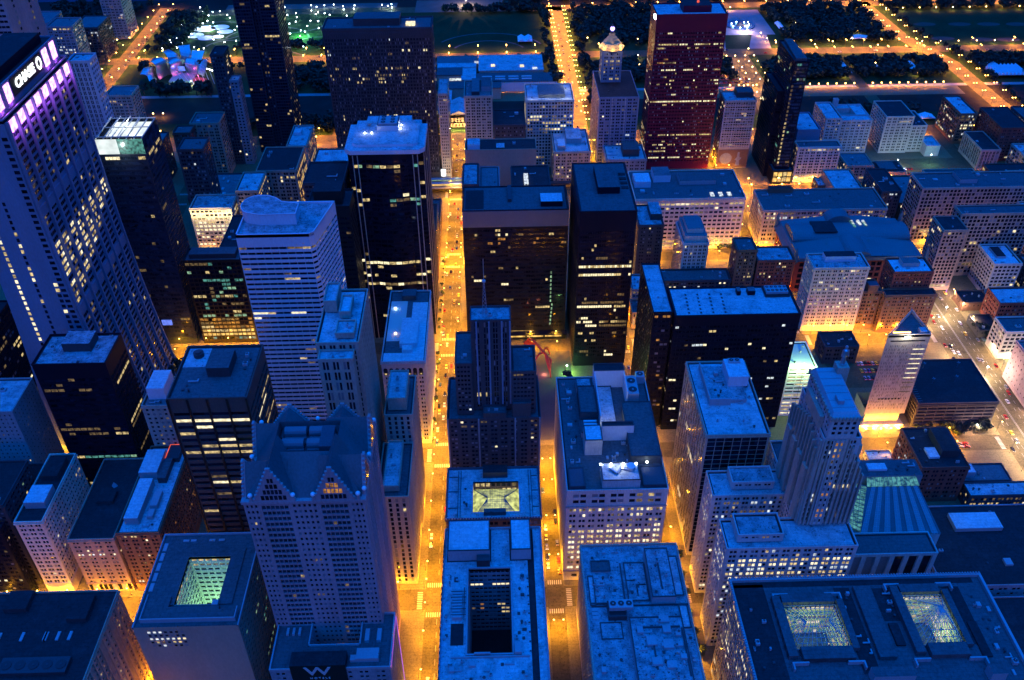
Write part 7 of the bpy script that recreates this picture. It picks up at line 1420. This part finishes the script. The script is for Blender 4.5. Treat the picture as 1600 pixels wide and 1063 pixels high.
for (x0, x1, y0, y1, z, lb) in ((-640, -520, 940, 965, 40, 'low dark row behind the slim ribbed white tower'), (-400, -350, 880, 920, 45, 'dark block hidden behind the white-lit glass tower'), (-440, -350, 770, 830, 60, 'shadowed mass behind the curved tower crown')):
    simple('office_block', lb, (x0, x1, y0, y1, z), 'dark_granite', 3.2, 3.8, .5, .5, 0, .08, 'warm', 'roof_grey', 3)

# ================================================================= trees
def crown_mesh(name, r, h, n, seed, mats):
    """Leaf clumps spread through a ragged crown volume: every clump a few small tilted faces."""
    g = np.random.default_rng(seed); q = []; mi = []
    lobes = [(g.uniform(-.45, .45) * r, g.uniform(-.45, .45) * r, g.uniform(.35, .8) * h, g.uniform(.45, .7) * r) for _ in range(6)]
    for _ in range(n):
        lx, ly, lz, lr = lobes[g.integers(6)]; d = g.normal(size=3); d /= np.linalg.norm(d); rad = lr * g.uniform(.55, 1.05)
        c = np.array([lx, ly, lz]) + d * rad * np.array([1, 1, .8]); s = g.uniform(.28, .55) * r * .42
        nrm = d + g.normal(size=3) * .5; nrm /= np.linalg.norm(nrm); u = np.cross(nrm, [0.3, .2, 1]); u /= np.linalg.norm(u); v = np.cross(nrm, u)
        q.append([c - u * s - v * s * .6, c + u * s * .8 - v * s, c + u * s + v * s * .7, c - u * s * .7 + v * s]); mi.append(int(g.random() < .4))
    q = np.array(q).reshape(-1, 3)
    me = bpy.data.meshes.new(name); me.from_pydata(q.tolist(), [], [(4 * i, 4 * i + 1, 4 * i + 2, 4 * i + 3) for i in range(n)])
    for m_ in mats: me.materials.append(M[m_])
    me.polygons.foreach_set('material_index', mi); me.update(); return me
protos = []
for k, (r, h, n) in enumerate(((4.2, 8, 150), (5.2, 9.5, 190), (3.4, 7, 120), (6.2, 10.5, 220))):
    t = thing('leafy_tree', 'tree', 'tree', (0, 0, -50), 'trees'); t['_o'] = [0, 0, 0]
    o = bpy.data.objects.new('crown', crown_mesh('crown', r, h, n, k + 3, ['leaf_dark', 'leaf'])); COL.objects.link(o); o.parent = t; o.location = (0, 0, 1.8)
    m = MB().cyl(0, 0, 0, 3.2, .32, .24, 7); m.tube((0, 0, 3), (1.1, .4, 5.6), .13, 5); m.tube((0, 0, 2.9), (-.9, .7, 5.4), .12, 5); m.tube((0, 0, 3.1), (.1, -.9, 6), .13, 5); m.build('trunk', 'bark', t); protos.append(t)
NT = [0]
def plant(pts, label, group, sc=(.8, 1.2)):
    for x, y in pts:
        c = copy_tree(protos[rp.randrange(4)], (x, y, .1), rp.uniform(0, 6.28), label, group); s = rp.uniform(*sc); c.scale = (s, s, s * rp.uniform(.85, 1.15)); NT[0] += 1
plant([(-40 + s * 9.4, y) for y in np.arange(480, 590, 11) for s in (-1,)] + [(-49.4, y) for y in np.arange(615, 720, 13)], 'small dark tree on the left kerb of the brightest street', 'trees on the brightest street', (.35, .5))
plant([(93 + rp.uniform(-1, 1), y) for y in np.arange(356, 450, 12)] + [(112, y) for y in np.arange(300, 372, 14)], 'dark tree in the narrow street past the bank block', 'trees past the bank block', (.4, .6))
plant([(rp.uniform(238, 262), rp.uniform(500, 525)) for _ in range(16)], 'tree in the lamp-lit plaza between garage and triangular tower', 'trees in the small plaza', (.5, .75))
plant([(-25 + 5 * k, 481 + rp.uniform(0, 6)) for k in range(4)] + [(54 + rp.uniform(-2, 2), 485 + 9 * k) for k in range(8)], 'dark tree along the edge of the sculpture plaza', 'trees of the sculpture plaza', (.5, .7))
plant([(rp.uniform(306, 364), rp.uniform(476, 484)) for _ in range(14)], 'dark tree hugging the slatted parking garage wall', 'trees along the slatted garage', (.6, .9))
plant([(rp.uniform(-262, -225), rp.uniform(560, 583)) for _ in range(16)], 'orange-lit tree at the foot of the green-tinted grid block', 'trees below the green grid block', (.6, .9))
plant([(rp.uniform(400, 420), rp.uniform(583, 590)) for _ in range(6)] + [(rp.uniform(398, 408), rp.uniform(590, 600)) for _ in range(3)], 'floodlit green tree beside the low black-roofed building', 'floodlit green trees', (.5, .8))
plant([(rp.uniform(170, 250), 733.5 + rp.uniform(-1, 1)) for _ in range(7)], 'small tree before the arcade of the wide white store', 'trees before the white store', (.5, .7))
plant([(7 + rp.uniform(0, 22), rp.uniform(935, 972)) for _ in range(9)], 'dark tree in the gap beside the white gridded tower', 'trees beside the white gridded tower', (.9, 1.3))
# park edges
plant([(82 - rp.uniform(0, 8), y) for y in np.arange(1125, 1440, 14)] + [(120 + rp.uniform(0, 9), y) for y in np.arange(1012, 1440, 13)], 'dark park tree lining the broad lamp-lit avenue', 'trees lining the broad park avenue', (1.0, 1.5))
plant([(x, 1212 + rp.uniform(-6, 6)) for x in np.arange(-72, 90, 9)], 'dark tree in the belt behind the museum roofs', 'trees behind the museum', (.9, 1.3))
plant([(-455 + rp.uniform(0, 95), 1120 + rp.uniform(0, 24)) for _ in range(22)] + [(x, 1208 + rp.uniform(-4, 4)) for x in np.arange(-470, -300, 10)], 'dark tree around the bandshell', 'trees around the bandshell', (1.0, 1.5))
plant([(float(np.interp(y, [1002, 1190, 1310, 1460], [648, 644, 612, 606])) + rp.uniform(0, 6), y) for y in np.arange(1040, 1440, 17)], 'dark tree beside the diagonal road at the ball fields', 'trees beside the diagonal road', (.9, 1.3))
for p in protos:
    for c in list(p.children_recursive): bpy.data.objects.remove(c)
    bpy.data.objects.remove(p)
print('trees', NT[0])
# the far woods: one mass nobody could count
g = np.random.default_rng(17); Q = []; base = [crown_mesh('w', 6, 10, 70, s, ['leaf_dark', 'leaf']) for s in (1, 2, 3)]
bv = [np.array([v.co[:] for v in me.vertices]) for me in base]
def wood(region, n, ex=()):
    x0, x1, y0, y1 = region; k = 0
    while k < n:
        x, y = g.uniform(x0, x1), g.uniform(y0, y1)
        if any(a < x < c and d < y < e for a, c, d, e in ex): k += .2; continue
        s = g.uniform(.9, 1.6); a = g.uniform(0, 6.28); v = bv[g.integers(3)]; cs, sn = math.cos(a), math.sin(a)
        Q.append(np.column_stack([(v[:, 0] * cs - v[:, 1] * sn) * s + x, (v[:, 0] * sn + v[:, 1] * cs) * s + y, v[:, 2] * s + .5])); k += 1
wood((130, 318, 1145, 1206), 200); wood((130, 300, 1276, 1436), 330); wood((420, 570, 1276, 1436), 300, ((418, 440, 1320, 1365), (510, 550, 1283, 1304))); wood((365, 600, 1145, 1206), 240, ((466, 480, 1155, 1200), (505, 522, 1170, 1190), (553, 572, 1160, 1198), (600, 650, 1100, 1240)))
wood((-75, 80, 1428, 1440), 40); wood((-330, -90, 1010, 1040), 50); wood((-300, -190, 1130, 1206), 130); wood((-160, -75, 1130, 1206), 90); wood((-300, -85, 1008, 1036), 40); wood((-490, -440, 1270, 1440), 70); wood((-360, -200, 1276, 1290), 40); wood((650, 880, 1176, 1206), 90); wood((620, 880, 1415, 1438), 80); wood((700, 880, 1130, 1200), 60); wood((-700, -540, 1010, 1500), 200, ((-645, -528, 1030, 1400),)); wood((410, 520, 1025, 1060), 20)
wood((112, 900, 1470, 1510), 160); wood((20, 84, 1438, 1500), 40)
q = np.concatenate(Q); n = len(q) // 4
me = bpy.data.meshes.new('park_woods'); me.vertices.add(n * 4); me.vertices.foreach_set('co', q.astype(np.float32).ravel()); me.loops.add(n * 4); me.loops.foreach_set('vertex_index', np.arange(n * 4, dtype=np.int32)); me.polygons.add(n); me.polygons.foreach_set('loop_start', np.arange(n, dtype=np.int32) * 4); me.polygons.foreach_set('loop_total', np.full(n, 4, dtype=np.int32))
me.materials.append(M['leaf_dark']); me.materials.append(M['leaf']); me.polygons.foreach_set('material_index', (g.random(n) < .35).astype(np.int32)); me.update(calc_edges=True); me.validate()
o = bpy.data.objects.new('park_woods', me); COL.objects.link(o); o['kind'] = 'stuff'; o['label'] = 'dark mass of park trees beyond the avenue'

# ================================================================= vehicles
def car_proto(name, cat, body, L=4.5, Wd=1.8, Hh=1.45, van=False):
    t = thing(name, 'car', cat, (0, 0, -50), 'cars'); t['_o'] = [0, 0, 0]; h0, h1 = .35, .85 if not van else 1.1
    m = MB().box(-Wd / 2, Wd / 2, -L / 2, L / 2, h0, h1); r0, r1 = (-L * .28, L * .22) if not van else (-L * .46, L * .30)
    a = [(-Wd / 2 + .05, r0, h1), (Wd / 2 - .05, r0, h1), (Wd / 2 - .05, r1, h1), (-Wd / 2 + .05, r1, h1)]; c = [(-Wd / 2 + .22, r0 + .35, Hh), (Wd / 2 - .22, r0 + .35, Hh), (Wd / 2 - .22, r1 - .55, Hh), (-Wd / 2 + .22, r1 - .55, Hh)]
    m.poly(c); m.build('body', body, t)
    w = MB()
    for k in range(4): j = (k + 1) % 4; w.poly([a[k], a[j], c[j], c[k]])
    w.build('window', 'glass', t)
    for sx in (-1, 1):
        for y in (-L * .31, L * .31): MB().tube((sx * (Wd / 2 - .18), y, .33), (sx * (Wd / 2 + .02), y, .33), .33, 10).build('wheel', 'rubber', t)
        MB().box(sx * Wd * .36 - .2, sx * Wd * .36 + .2, L / 2, L / 2 + .06, .55, .78).build('headlight', 'head_light', t); MB().box(sx * Wd * .38 - .18, sx * Wd * .38 + .18, -L / 2 - .06, -L / 2, .6, .8).build('taillight', 'tail_light', t)
    return t
plain('car_white', (.6, .6, .6), .25); plain('car_silver', (.33, .34, .36), .25, .4); plain('car_black', (.015, .015, .018), .2); plain('car_red', (.35, .02, .02), .25); plain('car_yellow', (.6, .4, .03), .3); plain('car_blue', (.03, .06, .2), .25)
cp = [('white', car_proto('car', 'car', 'car_white')), ('silver', car_proto('car', 'car', 'car_silver')), ('black', car_proto('car', 'car', 'car_black')), ('dark red', car_proto('car', 'car', 'car_red')), ('yellow', car_proto('car', 'car', 'car_yellow')), ('dark blue', car_proto('car', 'car', 'car_blue')), ('white van-shaped', car_proto('car', 'car', 'car_white', 5.4, 2.0, 2.2, True))]
def cars(pts, text, group, pick=None):
    for k, (x, y, rz) in enumerate(pts):
        if 360 < x < 400 and 415 < y < 720 and rz == 0: rz = 0.0 if x > 382 else math.pi
        cn, p = cp[(pick[k % len(pick)] if pick else rp.choice((0, 1, 1, 2, 2, 3, 5, 4)))]
        copy_tree(p, (x, y, .03), rz, f'{cn} {text}', f'{cn} {group}')
E_, W_, S_, N_ = 0.0, math.pi, -math.pi / 2, math.pi / 2
cars([(-43.5, 288 - 5.6 * k, W_) for k in range(7)], 'car queued in the brightest street at the bottom', 'cars queued in the brightest street', [0, 0, 2, 1, 0, 2, 0])
cars([(-46, 385, W_), (-46, 392, W_), (-37, 408, E_), (-34, 380, E_), (-34.5, 372, E_), (-37.5, 415, E_)], 'car in the brightest street beside the glass-pyramid block', 'cars beside the glass-pyramid block', [2, 0, 1, 0, 1, 3])
cars([(-42, 520, W_), (-38.5, 526, E_), (-42.2, 533, W_), (-45.5, 512, W_), (-35, 560, E_), (-42, 566, W_), (-46, 610, W_), (-38, 655, E_), (-46, 700, W_), (-42, 742, W_), (-38, 770, E_), (-34.5, 800, E_), (-46, 785, W_), (-46, 810, W_), (-42, 905, W_), (-38, 930, E_)], 'car driving in the brightest street beyond the mast tower', 'cars far along the brightest street')
cars([(rp.choice((-46, -42.3, -38, -34.4)) , y + rp.uniform(-2, 2), 0) for y in np.arange(480, 970, 12.5)], 'car in the traffic of the brightest street past the mast tower', 'cars in the traffic of the brightest street')
cars([(rp.choice((96.5, 99.5, 104, 107.4)), y, 0) for y in np.arange(560, 980, 17)], 'car in the street running past the dark red tower', 'cars in the street past the dark red tower')
cars([(28.6, y, W_) for y in (366, 373, 381, 389, 397, 430)] + [(35.4, y, E_) for y in (362, 370, 384, 402, 410)], 'car parked in the narrow alley by the bank block', 'cars parked in the alley')
cars([(97, 372, W_), (107, 420, E_), (97, 300, W_), (106, 330, E_), (107, 304, E_), (98, 276, W_), (107, 586, E_)], 'car in the shaded street past the bank block', 'cars past the bank block')
cars([(367 + 3.6 * (k % 2), 508 + 9 * k, W_ if k % 3 else E_) for k in range(9)] + [(388, 480, E_), (392, 520, E_), (389, 560, E_), (392, 610, E_), (372, 620, W_), (376, 660, W_)], 'car on the wide avenue past the slatted garage', 'cars on the wide avenue', [2, 3, 1, 0, 3, 1, 2, 0, 3])
cars([(rp.choice((367, 370.5, 374, 377.5, 386.5, 390, 393.5, 397)), y, 0) for y in np.arange(425, 720, 8.5)], 'car in the traffic of the wide avenue', 'cars in the wide avenue traffic', [0, 3, 1, 0, 2, 1, 4])
cars([(318 + 4.4 * (k % 5), 463 + 3.4 * (k // 5), S_) for k in range(10)], 'car waiting at the crossing by the highway building', 'cars waiting near the highway', [3, 0, 2, 1, 3])
cars([(288 + 3.0 * (k % 9), 541 + 9 * (k // 9), E_) for k in range(24)], 'car parked in the lot behind the triangular tower', 'cars in the lot behind the triangular tower')
cars([(445 + 3.4 * (k % 16), 868 + 11 * (k // 16), E_) for k in range(36)], 'car in the teal-lit parking lot', 'cars in the teal-lit parking lot')
cars([(296 + 2.9 * (k % 14), 1140 + 12 * (k // 14), E_) for k in range(38)], 'car in the far lot left of the fountain boulevard', 'cars in the far lot')
cars([(96 + 4.0 * rp.randrange(4), 1012 + 15.0 * k, rp.choice((E_, W_))) for k in range(27)], 'car on the broad avenue crossing the park', 'cars on the broad park avenue')
cars([(x, 1250 + rp.choice((-7, -3, 3, 7)), rp.choice((N_, S_))) for x in np.arange(-450, 700, 52)], 'car on the far road across the park', 'cars on the far park road')
cars([(-512 + rp.choice((-7, -3, 3, 7)), y, rp.choice((E_, W_))) for y in np.arange(1115, 1470, 17)], 'car on the slanting far road', 'cars on the slanting road')
for _, p in cp:
    for c in list(p.children_recursive): bpy.data.objects.remove(c)
    bpy.data.objects.remove(p)
# violet post lamps and the lot's floodlight
for k, (x, y) in enumerate(((396, 470), (396, 480), (396, 490), (396, 500), (366, 640), (366, 650), (366, 630), (398, 655))):
    t = thing('post_lamp', 'violet glowing cone post lamp on the wide avenue pavement', 'post lamp', (x, y, .15), 'violet post lamps'); MB().cyl(x, y, .15, 1.2, .5, .5, 8).build('base', 'black_iron', t); MB().cyl(x, y, 1.2, 4.2, .6, .1, 10).build('shade', 'purple_tube', t); pt('shade_glow', t, (x + .0, y - 1.5, 3), (.6, .2, 1), 1200)
for x, y, h, c, e, lb in ((478, 900, 12, (.35, 1, .75), 11000, 'tall teal floodlight in the parking lot by the pale narrow blocks'), (440, 895, 9, (.8, 1, .9), 20000, 'white floodlight beside the low flat-roofed building'), (408, 588, 5, (.6, 1, .4), 8000, 'green-white floodlight at the low black-roofed building'), (412, 559, 4, (1, .9, .7), 9000, 'white shopfront floodlight before the cream loft block'), (218, 497, 52, (.55, 1, .35), 70000, 'greenish floodlight over the slatted white garage roof'), (382, 540, 10, (1, .75, .55), 60000, 'tall pinkish lamp on the wide avenue by the slatted garage'), (382, 470, 10, (1, .75, .55), 50000, 'tall pinkish lamp on the wide avenue nearest the highway building'), (382, 620, 10, (1, .75, .55), 50000, 'tall pinkish lamp on the wide avenue beyond the red block'), (346, 476, 9, (1, .55, .4), 20000, 'rosy lamp at the crossing beside the brick block'), (108, 700, 9, (1, .6, .2), 12000, 'single bright lamp at the corner before the white store'), (54, 556, 7, (.35, 1, .2), 26000, 'green spotlight beside the black tower slab at the plaza'), (-395, 1160, 6, (.3, 1, .5), 15000, 'green floodlight on the lawn by the bandshell'), (-420, 1370, 7, (.95, 1, .8), 34000, 'white floodlight in the play garden'), (-400, 1345, 7, (1, .95, .8), 18000, 'second white floodlight in the play garden nearer the bandshell'), (372, 1330, 9, (.75, .6, 1), 90000, 'violet-white floodlight on the fountain plaza'), (-350, 1400, 9, (.2, 1, .3), 150000, 'green floodlight on the garden park lawn'), (-330, 1310, 9, (.2, 1, .35), 90000, 'green floodlight near the curving garden path'), (-200, 1400, 9, (.25, 1, .4), 90000, 'green floodlight behind the broad dark slab'), (-280, 1340, 9, (.2, 1, .35), 150000, 'green floodlight on the lawn beside the dark tower'), (-40, 1470, 9, (1, .7, .4), 90000, 'strong lamp at the lakeshore plaza')):
    t = thing('floodlight', lb, 'floodlight', (x, y, .15)); MB().cyl(x, y, .15, h, .16, .1, 6).build('pole', 'black_iron', t); MB().box(x - .5, x + .5, y - .3, y + .3, h, h + .5).build('lamp_head', 'lamp_white', t); pt('flood_beam', t, (x, y - 1, h - .6), c, e)
